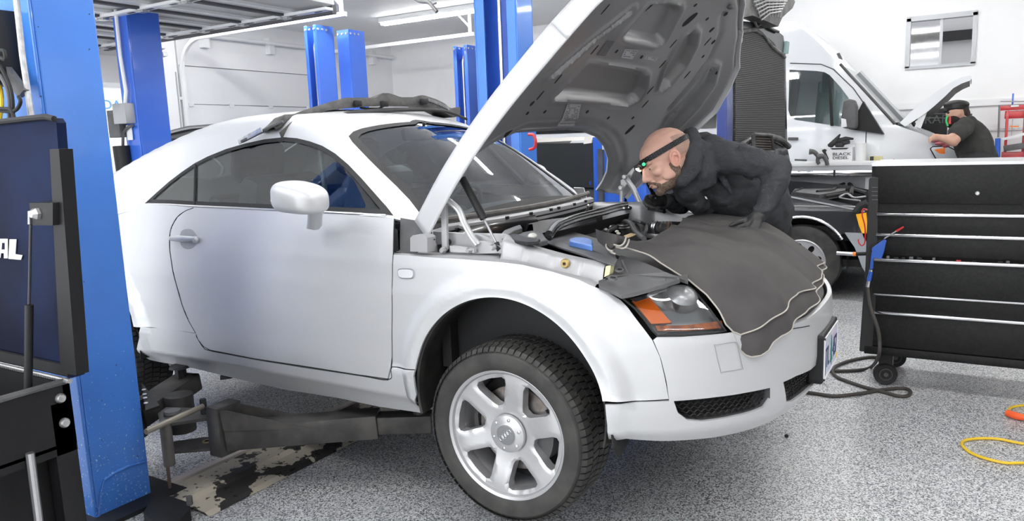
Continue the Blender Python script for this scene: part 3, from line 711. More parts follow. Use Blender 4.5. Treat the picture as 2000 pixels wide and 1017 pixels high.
hid = [(-2.2, 73*pi/180*KP), (-2.5, 74*pi/180*KP), (-2.95, 76*pi/180*KP)]
sh = belt+[(x, -p) for x, p in hid]+[(-2.98, 0)]+[(x, p) for x, p in reversed(hid)]+[(x, -p) for x, p in reversed(belt)]+[(x, -p) for x, p in apb]+list(reversed(fb))+list(reversed(apb))
panel('roof_shell', sh, GP(), M['paint'], CAR, .03, holes=[dlo, mg(dlo), wshield, rear], thick=.006)
M['tint_glass'] = glass('tinted_side_glass', (.74, .85, .83), .01, .05)
M['ws_glass'] = glass('windscreen_glass', (.70, .78, .77), .01, .12)
ws = panel('windscreen', wshield, GP(-.004), M['ws_glass'], CAR, .035, thick=0)
panel('rear_window', rear, GP(-.004), M['glass'], CAR, .05, thick=0)
def ringstrip(name, out, off, r, mt, sub=.02, fn=None, closed=True):
    P = [fn(*p) for p in resamp(out, sub, closed)]; 
    if closed: P.append(P[0])
    return MB().tube(P, r, 6).build(name, mt, CAR)
def border(name, out, w, fn, mt, h=.03, sgn=1):
    """strip of width w inside a closed outline"""
    A = np.array(resamp(out, .02)); n = len(A); ctr = A.mean(0); t = np.roll(A, -1, 0)-np.roll(A, 1, 0); t /= np.linalg.norm(t, axis=1)[:, None]+1e-9; nr = np.stack([-t[:, 1], t[:, 0]], 1)
    ar = np.sum(A[:, 0]*np.roll(A[:, 1], -1)-np.roll(A[:, 0], -1)*A[:, 1]); nr *= np.sign(ar)*sgn; B_ = A+nr*w
    return MB().add([fn(*p) for p in A]+[fn(*p) for p in B_], [(i, (i+1) % n, n+(i+1) % n, n+i) for i in range(n)]).build(name, mt, CAR)
border('windscreen_seal', wshield, .030, GP(.0005), M['black_rubber']); 
for D in (dlo, mg(dlo)):
    border('window_seal', D, .018, GP(.001), M['black_rubber'])
    bp = traceG(382, 322), traceG(380, 402); sg = 1 if D is dlo else -1
    panel('side_glass', D, GP(-.004), M['tint_glass'], CAR, .04, thick=0)
    MB().tube([Gxp(p[0], sg*p[1], .0005) for p in (bp[0], ((bp[0][0]+bp[1][0])/2, (bp[0][1]+bp[1][1])/2), bp[1])], .006, 6).build('pillar_strip', M['black'], CAR)
    a, b = traceG(621, 288), traceG(634, 408); P = [Gxp(a[0]+(b[0]-a[0])*t, sg*(a[1]+(b[1]-a[1])*t), -.014) for t in np.linspace(0, 1, 8)]
    MB().tube(P, .010, 8).build('window_guide', M['grey_plastic'], CAR)
    P = [Gxp(p[0], sg*p[1], .003) for p in (traceG(x, y+1.5) for x, y in [(290, 397)]+list(reversed(dlo_b)))]
    MB().tube(P, .0045, 6).build('waist_strip', M['steel' if sg == 1 else 'black'], CAR)
# cowl seal along the windscreen base
P = [(-.33-.16*y*y, y, np.interp(-.33-.16*y*y+.15*y*y, PX, PZ)+.004) for y in np.linspace(-.70, .70, 30)]
MB().tube(P, .012, 8).build('windscreen_base_seal', M['seal_grey'] if 'seal_grey' in M else varied('seal_grey', (.13, .12, .11), (.09, .085, .08), 20, .6), CAR)
# ---- door mirror
def mirror(s):
    R_ = pempty('door_mirror', (-.80, s*.9, 1.2))
    c = ony(586, 389, -1.00) if s < 0 else ony(1034, 338, .97)
    mb = MB(); n = 24; vs = []
    # superellipsoid head, long axis along the car in view
    for i in range(n+1):
        th = -pi/2+pi*i/n
        for k in range(2*n):
            ph = pi*k/n; e1, e2 = .62, .72
            f = lambda a, e: math.copysign(abs(a)**e, a)
            x = f(cos(th), e1)*f(cos(ph), e2); y = f(cos(th), e1)*f(sin(ph), e2); z = f(sin(th), e1)
            x2 = x*.101; z2 = z*.056*(1-.10*x)+(.006*(1-x*x)); y2 = y*.085
            vs.append((c[0]+x2*cos(.12)-s*y2*sin(.12)*0+0, c[1]+y2, c[2]+z2-.012*x))
    fs = [(i*2*n+k, i*2*n+(k+1) % (2*n), (i+1)*2*n+(k+1) % (2*n), (i+1)*2*n+k) for i in range(n) for k in range(2*n)]
    mb.add(vs, fs).build('mirror_shell', M['paint'], R_, weld=True)
    st = MB(); b0 = (ony(617, 404, -.97) if s < 0 else c+V(-.02, -s*.02, -.03)); b1 = ony(614, 442, -.872) if s < 0 else c+V(.02, -.10, -.10)
    G = []
    for t in np.linspace(0, 1, 8):
        p = b0*(1-t)+b1*t; rr = .036-.003*sin(pi*t)-.002*t; G.append([(p[0]+rr*1.0*cos(a), p[1]+rr*.75*sin(a), p[2]+(.008*sin(a))) for a in np.linspace(0, 2*pi, 25)])
    st.grid(G); st.ellipsoid(b1, (.028, .022, .014), 8); st.build('mirror_stalk', M['paint'], R_)
    MB().ellipsoid((c[0]-.075, c[1]+s*.0, c[2]), (.016, .07, .038), 10).build('mirror_glass', M['chrome'], R_)
mirror(-1); mirror(1)
# ---- cabin
M['leather'] = varied('charcoal_leather', (.035, .035, .037), (.05, .05, .052), 30, .45, bmp=.05)
M['dash'] = mat('dash_black', (.03, .03, .032), .5); M['grey_cloth'] = mat('grey_headliner', (.16, .16, .165), .8)
def seat(y):
    R_ = pempty('seat', (-1.35, y, .7))
    mb = MB()
    mb.obox((-1.30, y, .72), (1, 0, .12), (0, 1, 0), (.25, .24, .07), .04)
    mb.obox((-1.60, y, 1.0), (.28, 0, 1), (0, 1, 0), (.32, .23, .07), .05)
    mb.build('seat_cushion', M['leather'], R_)
    MB().obox((-1.70, y, 1.375), (.2, 0, 1), (0, 1, 0), (.105, .145, .055), .05).build('headrest', M['leather'], R_)
for y in (-.36, .36): seat(y)
# dashboard, steering wheel (left-hand drive), rear shelf, headliner
d_ = MB(); G = []
for y in np.linspace(-.68, .68, 15): G.append([(-.42-.12*y*y, y, 1.075), (-.62, y, 1.115), (-.78, y, 1.10+.02*(abs(y-.36) < .2)), (-.86, y, 1.05), (-.88, y, .85), (-.80, y, .6)])
d_.grid(G); d_.build('dashboard', M['dash'], CAR)
sw = MB(); cc = V(-1.0, .36, 1.04); ex = V(.35, 0, .94)
for rr, kk in ((.18, .014),): sw.tube([cc+V(0, 1, 0)*rr*cos(a)+ex*rr*sin(a) for a in np.linspace(0, 2*pi, 33)], kk, 8, False)
sw.tube([cc-V(0, .17, 0), cc+V(0, .17, 0)], .014).tube([cc, cc-ex*.17], .014).ellipsoid(cc, (.04, .06, .06)); sw.tube([cc, cc+V(.2, 0, -.05)], .03)
sw.build('steering_wheel', M['leather'], CAR)
MB().obox((-2.05, 0, 1.12), (1, 0, .05), (0, 1, 0), (.25, .62, .015), .01).obox((-1.9, 0, .95), (.3, 0, 1), (0, 1, 0), (.28, .55, .05), .04).build('rear_seat', M['leather'], CAR)
MB().grid([[(x, y, np.interp(x, PX, PZ)-.035-.04*(y/.5)**2) for y in np.linspace(-.5, .5, 9)] for x in np.linspace(-1.86, -1.02, 8)]).build('headliner', M['grey_cloth'], CAR)
MB().obox((-.98, 0, 1.475), (0, 1, 0), (1, 0, .2), (.11, .014, .03), .012).tube([(-.97, 0, 1.50), (-.93, 0, 1.53)], .008).build('rear_view_mirror', M['dash'], CAR)
for y in (-.78, .78): MB().box((-1.9, y-.02, .6), (-.5, y+.02, 1.12), .01).build('door_card', M['dash'], CAR)
MB().box((-1.9, -.75, .52), (-.5, .75, .56)).build('cabin_floor', M['dash'], CAR, smooth=0)
# ================================================================== hood
Hn = spline([V(-.338, -.79, 1.095), V(-.194, -.79, 1.291), V(-.030, -.79, 1.475), V(.15, -.79, 1.645), V(.345, -.79, 1.815), V(.50, -.79, 1.94), V(.66, -.79, 2.07), V(.8, -.79, 2.18)], 10)
Hf = spline([V(-.235, .79, 1.092), V(-.10, .79, 1.222), V(.075, .79, 1.39), V(.25, .79, 1.56), V(.42, .79, 1.735), V(.55, .79, 1.87), V(.68, .79, 2.005), V(.8, .79, 2.13)], 10)
def byarc(P):
    P = np.array(P); L = np.concatenate([[0], np.cumsum(np.linalg.norm(np.diff(P, axis=0), axis=1))]); return P, L
Hn, HnL = byarc(Hn); Hf, HfL = byarc(Hf)
FLG = .082
def hw(v): v = min(abs(v), 1.2); return FLG+.030*(1-v**8)+.035*(1-v*v)
def Hs(u, vm, off=0.0):
    v = vm/.79
    a = V(*[np.interp(u, HnL, Hn[:, i]) if u > 0 else Hn[0, i]+(Hn[1, i]-Hn[0, i])/HnL[1]*u for i in range(3)]); b = V(*[np.interp(u, HfL, Hf[:, i]) if u > 0 else Hf[0, i]+(Hf[1, i]-Hf[0, i])/HfL[1]*u for i in range(3)])
    p = a*(1-v)/2+b*(1+v)/2
    nrm = V(-sin(radians(46)), 0, cos(radians(46)))
    nose = -.05*S(.95, 1.35, u)**1.5
    # towards the edge the skin turns over, so its offset is mostly along the lateral direction there
    return p+nrm*(hw(v)+nose+off)
def traceS(fn, px, py, g):
    d = ray(px, py); x = np.array([g[0], g[1], 3.0])
    x[2] = np.dot(np.array(fn(*g))-CAM, d)/np.dot(d, d)
    for _ in range(30):
        r = np.array(fn(x[0], x[1]))-(CAM+d*x[2]); J = np.zeros((3, 3))
        for k in range(2):
            y = x.copy(); y[k] += 1e-4; J[:, k] = (np.array(fn(y[0], y[1]))-(CAM+d*y[2])-r)/1e-4
        J[:, 2] = -d
        try: dx = np.linalg.solve(J, -r)
        except Exception: break
        dx = np.clip(dx, -.2, .2); x = x+dx
        if np.abs(dx).max() < 1e-5: break
    return (x[0], x[1])
HP = lambda u, v: Hs(u, v, -.02)
def TH(pts, g=(.5, 0)):
    out = []
    for p in pts: g = traceS(HP, *p, g); out.append(g)
    return out
far_edge = TH([(1235, 372), (1300, 312), (1345, 264), (1395, 217)], (.1, .75))
tip = TH([(1422, 170), (1440, 130), (1447, 60), (1440, 0)], (.9, .6))
neck = TH([(1040, 264), (1075, 259), (1110, 257), (1140, 260), (1165, 270), (1183, 290), (1191, 314), (1189, 338), (1180, 358), (1168, 375)], (.2, 0))
foot = TH([(1185, 379), (1205, 381), (1222, 388)], (.02, .7))

HOOD = pempty('hood', (-.3, 0, 1.1))
neck_all = [(.02, -.745), (.085, -.74), (.154, -.72), (.233, -.655), (.309, -.526), (.355, -.42)]+neck[1:]
front = [tuple(tip[2]), (tip[3][0], tip[3][1]+.06), (1.30, -.10), (1.28, -.34), (1.20, -.56), (1.10, -.69), (.98, -.76), (.86, -.788)]
hood_o = [(0, -.79)]+neck_all+foot+far_edge+tip[:2]+front+[(.6, -.79), (.3, -.79)]
hood_o = [tuple(p) for p in hood_o]
UP = V(5, 0, -3)
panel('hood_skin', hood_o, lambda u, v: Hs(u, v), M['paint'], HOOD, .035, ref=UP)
def edgeflange(nm, pts, d0, d1):
    L = resamp(pts, .025, False); n = len(L); G = []
    for j in range(7):
        t = j/6; G.append([Hs(u, v*(1+.012*sin(pi*t*.5)) if abs(v) > .6 else v, -t*(d0+(d1-d0)*i/(n-1))) for i, (u, v) in enumerate(L)])
    o = MB().grid(G).build(nm, M['paint'], HOOD); mod(o, 'SOLIDIFY', thickness=.006, offset=0); return o
nr_ = [(0, -.79), (.3, -.79), (.6, -.79)]+front[::-1]
edgeflange('hood_edge', nr_[:4], .082, .080); edgeflange('hood_edge', nr_[3:], .080, .03)
edgeflange('hood_edge', [foot[-1]]+list(far_edge)+list(tip[:2])+[front[0]], .02, .03)
# underside pressing: recesses drawn from their outlines
def TP(p): return np.array(TH(p, (.6, 0)))
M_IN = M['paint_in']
recA = TP([(1074, 182), (1138, 118), (1195, 124), (1246, 134), (1254, 142), (1251, 167), (1240, 186), (1221, 195), (1172, 188), (1106, 182)])
recB = TP([(1209, 60), (1214, 66), (1276, 78), (1287, 73), (1296, 57), (1318, 15), (1317, 6), (1290, 0), (1258, 2), (1235, 30)])
recC = TP([(1344, 52), (1352, 60), (1349, 84), (1330, 121), (1302, 155), (1288, 167), (1282, 164), (1294, 125), (1311, 92), (1330, 64)])
recD = TP([(1064, 139), (1088, 118), (1140, 74), (1190, 36), (1219, 12), (1222, 9), (1226, 12), (1196, 34), (1152, 66), (1098, 116), (1075, 136)])
recE = TP([(1300, 222), (1330, 196), (1362, 160), (1383, 120), (1392, 124), (1384, 158), (1352, 203), (1316, 240), (1290, 275), (1270, 310), (1262, 305), (1280, 260)])
recF = TP([(1085, 243), (1180, 246), (1235, 262), (1240, 266), (1232, 268), (1180, 254), (1140, 250), (1090, 250)])
grv = TP([(1300, 205), (1345, 155), (1378, 110), (1400, 60), (1405, 20)])
O_ = np.array(resamp(hood_o, .03)); NK = np.array([(u, v) for u, v in neck_all])
def hin_all(Pt):
    d = dpoly(Pt, O_); base = -.010-.034*S(.0, .045, d)
    dn = dpoly(Pt, NK, False); base = base+.012*(1-S(.02, .05, np.abs(dn-.045)))
    for R_, dep, sf in ((recA, .034, .017), (recB, .034, .017), (recC, .030, .015), (recD, .028, .014), (recE, .022, .018)):
        ins = inpoly(Pt, R_); dd = dpoly(Pt, R_); sd = np.where(ins, dd, -dd); k = S(-.006, sf, sd); lipk = np.exp(-((sd+.014)/.010)**2)
        base = base*(1-k)+(base+dep)*k-.010*lipk
    dg = dpoly(Pt, grv, False); base = base+.012*np.exp(-(dg/.012)**2)
    # cross beams stand a little proud
    return base
v_, f_ = cdt(hood_o, (), .0105)
hz = hin_all(v_); PP = np.array([Hs(a, b, z) for (a, b), z in zip(v_, hz)])
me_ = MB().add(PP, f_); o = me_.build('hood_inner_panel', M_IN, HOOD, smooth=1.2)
def Hin(u, v, off=0): return Hs(u, v, hin_all(np.array([[u, v]]))[0]-off)
def TI(pts, g=(.5, 0)):
    fn = lambda u, v: Hin(u, v); out = []
    for p in pts: g = traceS(HP, *p, g); g = traceS(fn, *p, g); out.append(g)
    return out
# punched holes and slots
def hole(px, py, a, b, rot=0, nm='hole'):
    """ellipse of half-axes a (along u), b (along v)"""
    g = TI([(px, py)])[0]; n = 14; L = []
    for k in range(n):
        t = 2*pi*k/n; x, y = a*cos(t), b*sin(t); L.append((g[0]+x*cos(rot)-y*sin(rot), g[1]+x*sin(rot)+y*cos(rot)))
    z0 = hin_all(np.array([g]))[0]
    P = [Hs(u, v, z0-.0016) for u, v in L]; mb_ = MB(); mb_.prism(P, tuple(np.array(Hs(g[0], g[1], z0))-np.array(Hs(g[0], g[1], z0-.002)))); return mb_
hb_ = MB()
def addh(*a, **k): hole(*a, **k).build('punched_hole', M['dark_void'], HOOD, smooth=0)
for px, py, a, b, r in ((1269, 9, .040, .020, .3), (1347, 38, .038, .020, .3), (990, 250, .030, .014, .2), (1230, 253, .030, .014, .2), (1373, 110, .008, .006, 0), (1390, 58, .014, .009, .3), (1393, 82, .012, .008, 0), (1418, 27, .012, .012, 0), (1400, 142, .009, .009, 0), (1380, 130, .013, .011, .4), (1039, 202, .012, .008, .2)): addh(px, py, a, b, r)
for px, py in ((1182, 18), (1214, 57), (1161, 97), (1090, 154), (1055, 186), (1012, 190), (1315, 85), (1294, 125), (1270, 176), (1260, 203), (1382, 81), (1342, 146)): addh(px, py, .022, .0035, 0)
for px, py in ((1204, 100), (1253, 111), (1064, 218), (1147, 218), (1188, 230), (1030, 221), (1358, 10), (1381, 37), (1236, 230)): addh(px, py, .008, .007, 0)

def sticker(name, quad, mt, rows=0, off=.0022, ink=None):
    g = TI(quad); z0 = min(hin_all(np.array(g)))-off; G = []
    def sf(a, b): q0 = (1-a)*np.array(g[0])+a*np.array(g[1]); q1 = (1-a)*np.array(g[3])+a*np.array(g[2]); q = q0*(1-b)+q1*b; return q
    for j in range(9): G.append([Hs(*sf(i/5, j/8), hin_all(np.array([sf(i/5, j/8)]))[0]-off) for i in range(6)])
    o = MB().grid(G).build(name, mt, HOOD)
    if ink:
        mb = MB(); random.seed(3)
        for r in range(rows):
            b0 = .08+.86*r/rows; a = .08
            while a < .9:
                L_ = random.uniform(.04, .16)
                if random.random() < .72:
                    q = [sf(a, b0), sf(min(a+L_, .93), b0), sf(min(a+L_, .93), b0+.45/rows), sf(a, b0+.45/rows)]
                    mb.add([Hs(u, v, hin_all(np.array([[u, v]]))[0]-off-.0008) for u, v in q], [(0, 1, 2, 3)])
                a += L_+.03
        mb.build('sticker_print', ink, o)
M['sticker'] = mat('faded_white_label', (.42, .42, .43), .5); M['sticker_dark'] = mat('dark_label', (.10, .10, .105), .4); M['ink_grey'] = mat('grey_ink', (.17, .17, .18), .6)
sticker('label_sticker', [(1113, 197), (1138, 197), (1121, 245), (1088, 246)], M['sticker'], 14, ink=M['ink_grey'])
sticker('label_sticker', [(1186, 78), (1200, 80), (1181, 109), (1165, 107)], M['sticker_dark'], 8, ink=M['ink_grey'])
sticker('label_sticker', [(1220, 95), (1246, 97), (1234, 115), (1212, 112)], M['sticker'], 4, ink=M['ink_grey'])
sticker('label_sticker', [(1262, 107), (1284, 112), (1280, 119), (1258, 114)], M['sticker'], 3, ink=M['ink_grey'])
# latch brackets near the front corners and rubber stops
for px, py in ((1424, 12), (1380, 128)):
    g = TI([(px, py)])[0]; MB().ellipsoid(Hin(*g, .006), (.014, .014, .010), 8).build('rubber_stop', M['grey_plastic'], HOOD)
# ---- hinges and gas strut
def bar(name, pts, w, t, mt, par, side=(0, 1, 0), bev=.002):
    mb = MB(); P = [np.asarray(p, float) for p in pts]
    for i in range(len(P)-1): mb.beam(P[i]-(P[i+1]-P[i])*.03, P[i+1]+(P[i+1]-P[i])*.03, w, t, up=side, bev=bev)
    return mb.build(name, mt, par)
YH = -.752
hg = pempty('hood_hinge', ony(900, 450, YH))
M['silver_part'] = mat('silver_painted_steel', (.60, .60, .61), .35, .45)
g1 = spline([ony(x, y, YH) for x, y in ((866, 385), (884, 398), (898, 412), (906, 432), (920, 458), (934, 478))], 4)
mb = MB(); mb.tube(g1, .011, 10); mb.tube([p+V(0, -.012, 0) for p in g1], .006, 8); mb.build('hinge_arm', M['silver_part'], hg)
mb = MB(); mb.prism([ony(x, y, YH-.01) for x, y in ((861, 400), (871, 400), (873, 486), (868, 492), (863, 486))], (0, .012, 0)); mb.prism([ony(x, y, YH-.02) for x, y in ((878, 480), (925, 486), (925, 494), (880, 492))], (0, .02, 0)); mb.build('hinge_bracket', M['silver_part'], hg)
mb = MB()
for x, y in ((867, 488), (918, 488), (848, 479), (964, 482)): mb.lathe([(.0, .018), (.008, .018), (.010, .012), (.012, .008), (.012, 0)], ony(x, y, YH-.02), (0, -1, 0), 8)
mb.build('hinge_bolt', M['zinc'], hg)
gs = pempty('gas_strut', ony(940, 420, -.70))
a, b, c = ony(903, 348, -.70), ony(945, 427, -.70), ony(975, 486, -.74)
MB().tube([a, b], .0145, 12).build('strut_body', M['black'], gs); MB().tube([b, c], .0045, 10).build('strut_rod', M['steel'], gs); MB().tube([c+(b-c)*.18, c-(b-c)*.04], .0105, 10).build('strut_end', M['black_rubber'], gs)
mb = MB().lathe([(.0, .004), (.016, .004), (.019, 0), (.019, -.006)], c+V(0, .008, 0), (0, -1, 0), 20); mb.build('strut_mount', M['silver_part'], gs)
YF_ = .70
hg = pempty('hood_hinge', ony(1225, 370, YF_))
mb = MB(); mb.tube([ony(x, y, YF_) for x, y in ((1221, 345), (1236, 366), (1250, 398))], .013, 10).build('hinge_arm', M['silver_part'], hg)
mb = MB(); mb.tube([ony(x, y, YF_-.02) for x, y in ((1214, 362), (1214, 396))], .010, 8); mb.prism([ony(x, y, YF_) for x, y in ((1212, 352), (1226, 326), (1246, 300), (1252, 304), (1232, 345), (1222, 362), (1214, 372))], (0, .01, 0)); mb.build('hinge_bracket', M['silver_part'], hg)
mb = MB()
for x, y in ((1221, 345), (1214, 366)): mb.lathe([(.0, .018), (.010, .018), (.014, .012), (.014, 0)], ony(x, y, YF_-.03), (0, -1, 0), 10)
mb.build('hinge_bolt', M['zinc'], hg)
# ================================================================== engine bay
from mathutils import noise as mnoise
def fbm(x, y, z=0, o=3): return mnoise.fractal(Vector((x, y, z)), 1.0, 2.0, o)
fe = TB([(768, 497), (800, 499), (850, 503), (890, 505), (930, 508), (980, 512), (1020, 517), (1080, 531), (1130, 546), (1180, 567)])
fe = np.array([Bsz(s, z, -.002) for s, z in fe]); 
def fz(x): return V(x, np.interp(x, fe[:, 0], fe[:, 1]), np.interp(x, fe[:, 0], fe[:, 2]))
ZT = [(-.55, 1.09), (-.30, 1.095), (-.066, 1.098), (.02, 1.076), (.174, 1.045), (.325, 1.022), (.45, 1.0)]
def zt(x): return np.interp(x, [a for a, _ in ZT], [b for _, b in ZT])
def rail(sgn, nm='inner_fender_rail'):
    G = []
    xs = np.linspace(-.52, .335, 130)
    for x in xs:
        f_ = fz(x); D_ = .088*S(-.03, -.10, x); zl = min(f_[2]-.004, zt(x)-.045); rib = .006*(abs(((x*10.1) % 1)-.5) < .09)
        G.append([(f_[0], f_[1]+.003, f_[2]-.006), (x, f_[1]+.018, f_[2]+.002), (x, -.800+D_, zl+.004), (x, -.792+D_, zl), (x, -.776-rib+D_, zl+.012), (x, -.764-rib+D_, zt(x)-.008), (x, -.756+D_, zt(x)), (x, -.735+D_*.8, zt(x)+.002), (x, -.70+D_*.6, zt(x)-.004), (x, -.692+D_*.6, zt(x)-.02), (x, -.69+D_*.6, .80)])
    G = [[(a, b*(-sgn), c) for a, b, c in r] for r in G]
    return MB().grid(G).build(nm, M['rail_paint'], CAR, smooth=.9)
M['rail_paint'] = mat('satin_silver_paint', (.44, .44, .45), .45, .35)
rail(-1); rail(1)
c_ = ony(1104, 514, -.775); MB().lathe([(.0, .006), (.006, .006), (.007, .0075), (.012, .0075), (.0155, .003), (.0155, -.004)], c_, (0, -1, 0), 24).build('brass_grommet', M['brass'] if 'brass' in M else mat('brass', (.45, .33, .13), .4, .5), CAR)
MB().lathe([(.0, .009), (.0045, .009)], c_, (0, -1, 0), 14).build('grommet_hole', M['dark_void'], CAR)
MB().prism([ony(*q, -.785) for q in ((1183, 520), (1193, 518), (1190, 536), (1180, 541))], (0, .03, 0)).build('yellow_mark', mat('pale_yellow', (.72, .70, .40), .5), CAR, smooth=0)
# hinge tower block and wall behind the hinges
mb = MB(); q = [ony(*p_, -.80) for p_ in ((813, 462), (818, 457), (838, 455), (846, 462), (846, 490), (813, 488))]
mb.prism([p_-V(0, .035, 0) for p_ in q], (0, .05, 0)); mb.build('hinge_block', M['rail_paint'], CAR, smooth=0)
mb = MB(); q = [ony(*p_, -.722) for p_ in ((846, 452), (930, 458), (985, 478), (985, 492), (846, 494))]
mb.prism(q, (0, .02, 0)); q = [ony(*p_, -.745) for p_ in ((926, 471), (944, 470), (970, 478), (987, 484), (985, 492), (970, 494), (926, 496))]; mb.prism(q, (0, .02, 0)); mb.build('hinge_plate', M['rail_paint'], CAR, smooth=0)
mb = MB().lathe([(.0, .003), (.010, .003), (.011, 0)], ony(877, 472, -.745), (0, -1, 0), 16).build('plate_hole', M['dark_void'], CAR)
mb = MB(); q = [onz(*p_, 1.105) for p_ in ((868, 436), (895, 434), (905, 440), (912, 444), (905, 449), (893, 444), (870, 443))]; mb.prism(q, (0, 0, .012)); mb.build('cowl_bracket', M['rail_paint'], CAR, smooth=0)
# tub
mb = MB(); mb.box((-.30, -.69, .60), (.62, .69, .62)).box((-.34, -.74, .6), (-.30, .74, 1.06)).box((.56, -.40, .6), (.60, .40, .92)).box((-.34, -.692, .6), (.36, -.685, 1.0)).box((-.34, .685, .6), (.36, .692, 1.0))
mb.build('engine_bay_tub', M['black'], CAR, smooth=0)
# plenum: white flange below the windscreen, black chamber, front lip
def cowl(y, dx=0): return -.335-.15*y*y+dx
ys = np.linspace(-.66, .66, 31)
MB().grid([[(cowl(y, .010), y, 1.122) for y in ys], [(cowl(y, .024), y, 1.124) for y in ys], [(cowl(y, .042), y, 1.116) for y in ys], [(cowl(y, .044), y, 1.08) for y in ys]]).build('cowl_flange', M['rail_paint'], CAR)
for y in (-.30, -.12, .06, .14, .33, .5): MB().box((cowl(y, .040), y-.010, 1.108), (cowl(y, .048), y+.010, 1.120)).build('flange_notch', M['dark_void'], CAR, smooth=0)
MB().grid([[(cowl(y, .044), y, 1.10) for y in ys], [(cowl(y, .03), y, .95) for y in ys], [(-.20, y, .94) for y in ys], [(-.155, y, 1.02) for y in ys], [(-.15, y, 1.045) for y in ys]]).build('plenum_chamber', M['dark_void'], CAR)
MB().grid([[(cowl(y, .045), y, 1.106) for y in ys[1:14]], [(cowl(y, .062), y, 1.075) for y in ys[1:14]], [(cowl(y, .062), y, 1.03) for y in ys[1:14]]]).build('plenum_baffle', M['black_gloss'], CAR)
# glossy seal along the firewall and the moulded scuttle channel beside it
sl = [onz(x, y, z) for x, y, z in ((1072, 458, 1.075), (1082, 444, 1.08), (1096, 435, 1.082), (1124, 425, 1.082), (1150, 418, 1.082), (1180, 411, 1.082), (1205, 404, 1.082), (1230, 401, 1.08), (1262, 402, 1.075), (1295, 408, 1.07))]
sl = spline(sl, 5); MB().tube(sl, .016, 12).tube([p_+V(.016, -.026, -.010) for p_ in sl], .010, 8).build('firewall_seal', M['black_gloss'], CAR)
def flat(name, pts, z, mt, th=.01, bev=0, par=None):
    P = [onz(*p_, z) if len(p_) == 2 else onz(*p_) for p_ in pts]; o = MB().prism(P, (0, 0, -th)).build(name, M[mt] if isinstance(mt, str) else mt, par or CAR, smooth=.5)
    if bev: mod(o, 'BEVEL', width=bev, segments=2, limit_method='ANGLE')
    return o
ch = spline([onz(x, y, 1.07) for x, y in ((1040, 441), (1062, 434), (1090, 430), (1120, 426), (1160, 417))], 5)
MB().grid([[p_+V(a, b, c) for p_ in ch] for a, b, c in ((-.03, -.01, -.02), (-.025, .0, .006), (0, 0, .008), (.02, -.03, -.006), (.06, -.10, -.03))]).build('scuttle_channel', M['grey_plastic'], CAR)
flat('scuttle_moulding', [(972, 462), (985, 449), (1003, 442), (1016, 438), (1020, 444), (1003, 450), (992, 458), (984, 466)], 1.085, 'grey_plastic', .02, .004)
flat('scuttle_moulding', [(984, 464), (1000, 456), (1040, 450), (1060, 455), (1070, 468), (1055, 472), (1010, 470)], 1.065, 'grey_plastic', .02, .004)
P = [onz(x, y, 1.09) for x, y in ((992, 460), (1000, 455), (1012, 456), (1028, 462), (1048, 465), (1056, 466), (1052, 472), (1030, 473), (1006, 469))]
o = MB().prism(P, (0, 0, -.012)).build('wiper_spindle_cover', M['black'], CAR, smooth=.9); mod(o, 'BEVEL', width=.008, segments=3)
MB().ellipsoid(onz(1040, 461, 1.085), (.016, .022, .012), 8).build('brake_fluid_cap', mat('milky_plastic', (.75, .74, .68), .4), CAR)
# plenum contents: wiper linkage, wiring and a yellow plug
mb = MB(); mb.tube([onz(x, y, 1.06) for x, y in ((1090, 424), (1100, 414), (1112, 407), (1128, 404))], .012, 8).build('wiring_hose', M['grey_plastic'], CAR)
mb = MB(); mb.ellipsoid(onz(1132, 412, 1.05), (.035, .03, .02)).ellipsoid(onz(1118, 418, 1.05), (.02, .02, .015)); mb.tube([onz(1128, 408, 1.07), onz(1144, 414, 1.06)], .008, 8); mb.build('wiper_motor', M['zinc'], CAR)
mb = MB(); mb.tube([onz(1146, 420, 1.05), onz(1149, 400, 1.12)], [.010, .005], 8).build('wiper_spindle', M['brass'] if 'brass' in M else M['zinc'], CAR)
mb = MB(); mb.ellipsoid(onz(1065, 428, 1.05), (.013, .013, .010)).ellipsoid(onz(1070, 423, 1.05), (.010, .01, .01)).build('wiring_plug', mat('lime_plastic', (.75, .80, .06), .4), CAR)
for (a, b) in (((1078, 424), (1086, 414)), ((1086, 428), (1098, 414)), ((1090, 420), (1076, 430)), ((1056, 424), (1072, 430))): MB().tube([onz(*a, 1.06), onz(*b, 1.07)], .004, 6).build('cable', M['zinc'] if a[0] == 1078 else M['black'], CAR)
# long trim strip beside the near rail, inner tray and its blue cap
flat('side_trim_strip', [(1073, 466), (1062, 468), (1066, 474), (1130, 494), (1200, 516), (1206, 505), (1140, 484)], 1.035, 'grey_plastic', .008, .002)
flat('side_tray', [(1078, 468), (1086, 448), (1100, 446), (1164, 464), (1180, 470), (1200, 480), (1204, 504), (1140, 484)], 1.02, 'grey_plastic', .02, .004)
b = flat('coolant_cap', [(1112, 466), (1122, 463), (1140, 463), (1154, 466), (1158, 471), (1157, 480), (1150, 478), (1112, 470)], 1.055, M['blue_cap'] if 'blue_cap' in M else mat('pale_blue_cap', (.13, .27, .70), .35), .022, .004)
# inner panel behind tray
flat('bay_divider', [(1092, 448), (1116, 440), (1175, 424), (1205, 420), (1190, 446), (1168, 464)], .99, varied('grey_liner', (.16, .16, .16), (.10, .10, .10), 12, .6), .02)
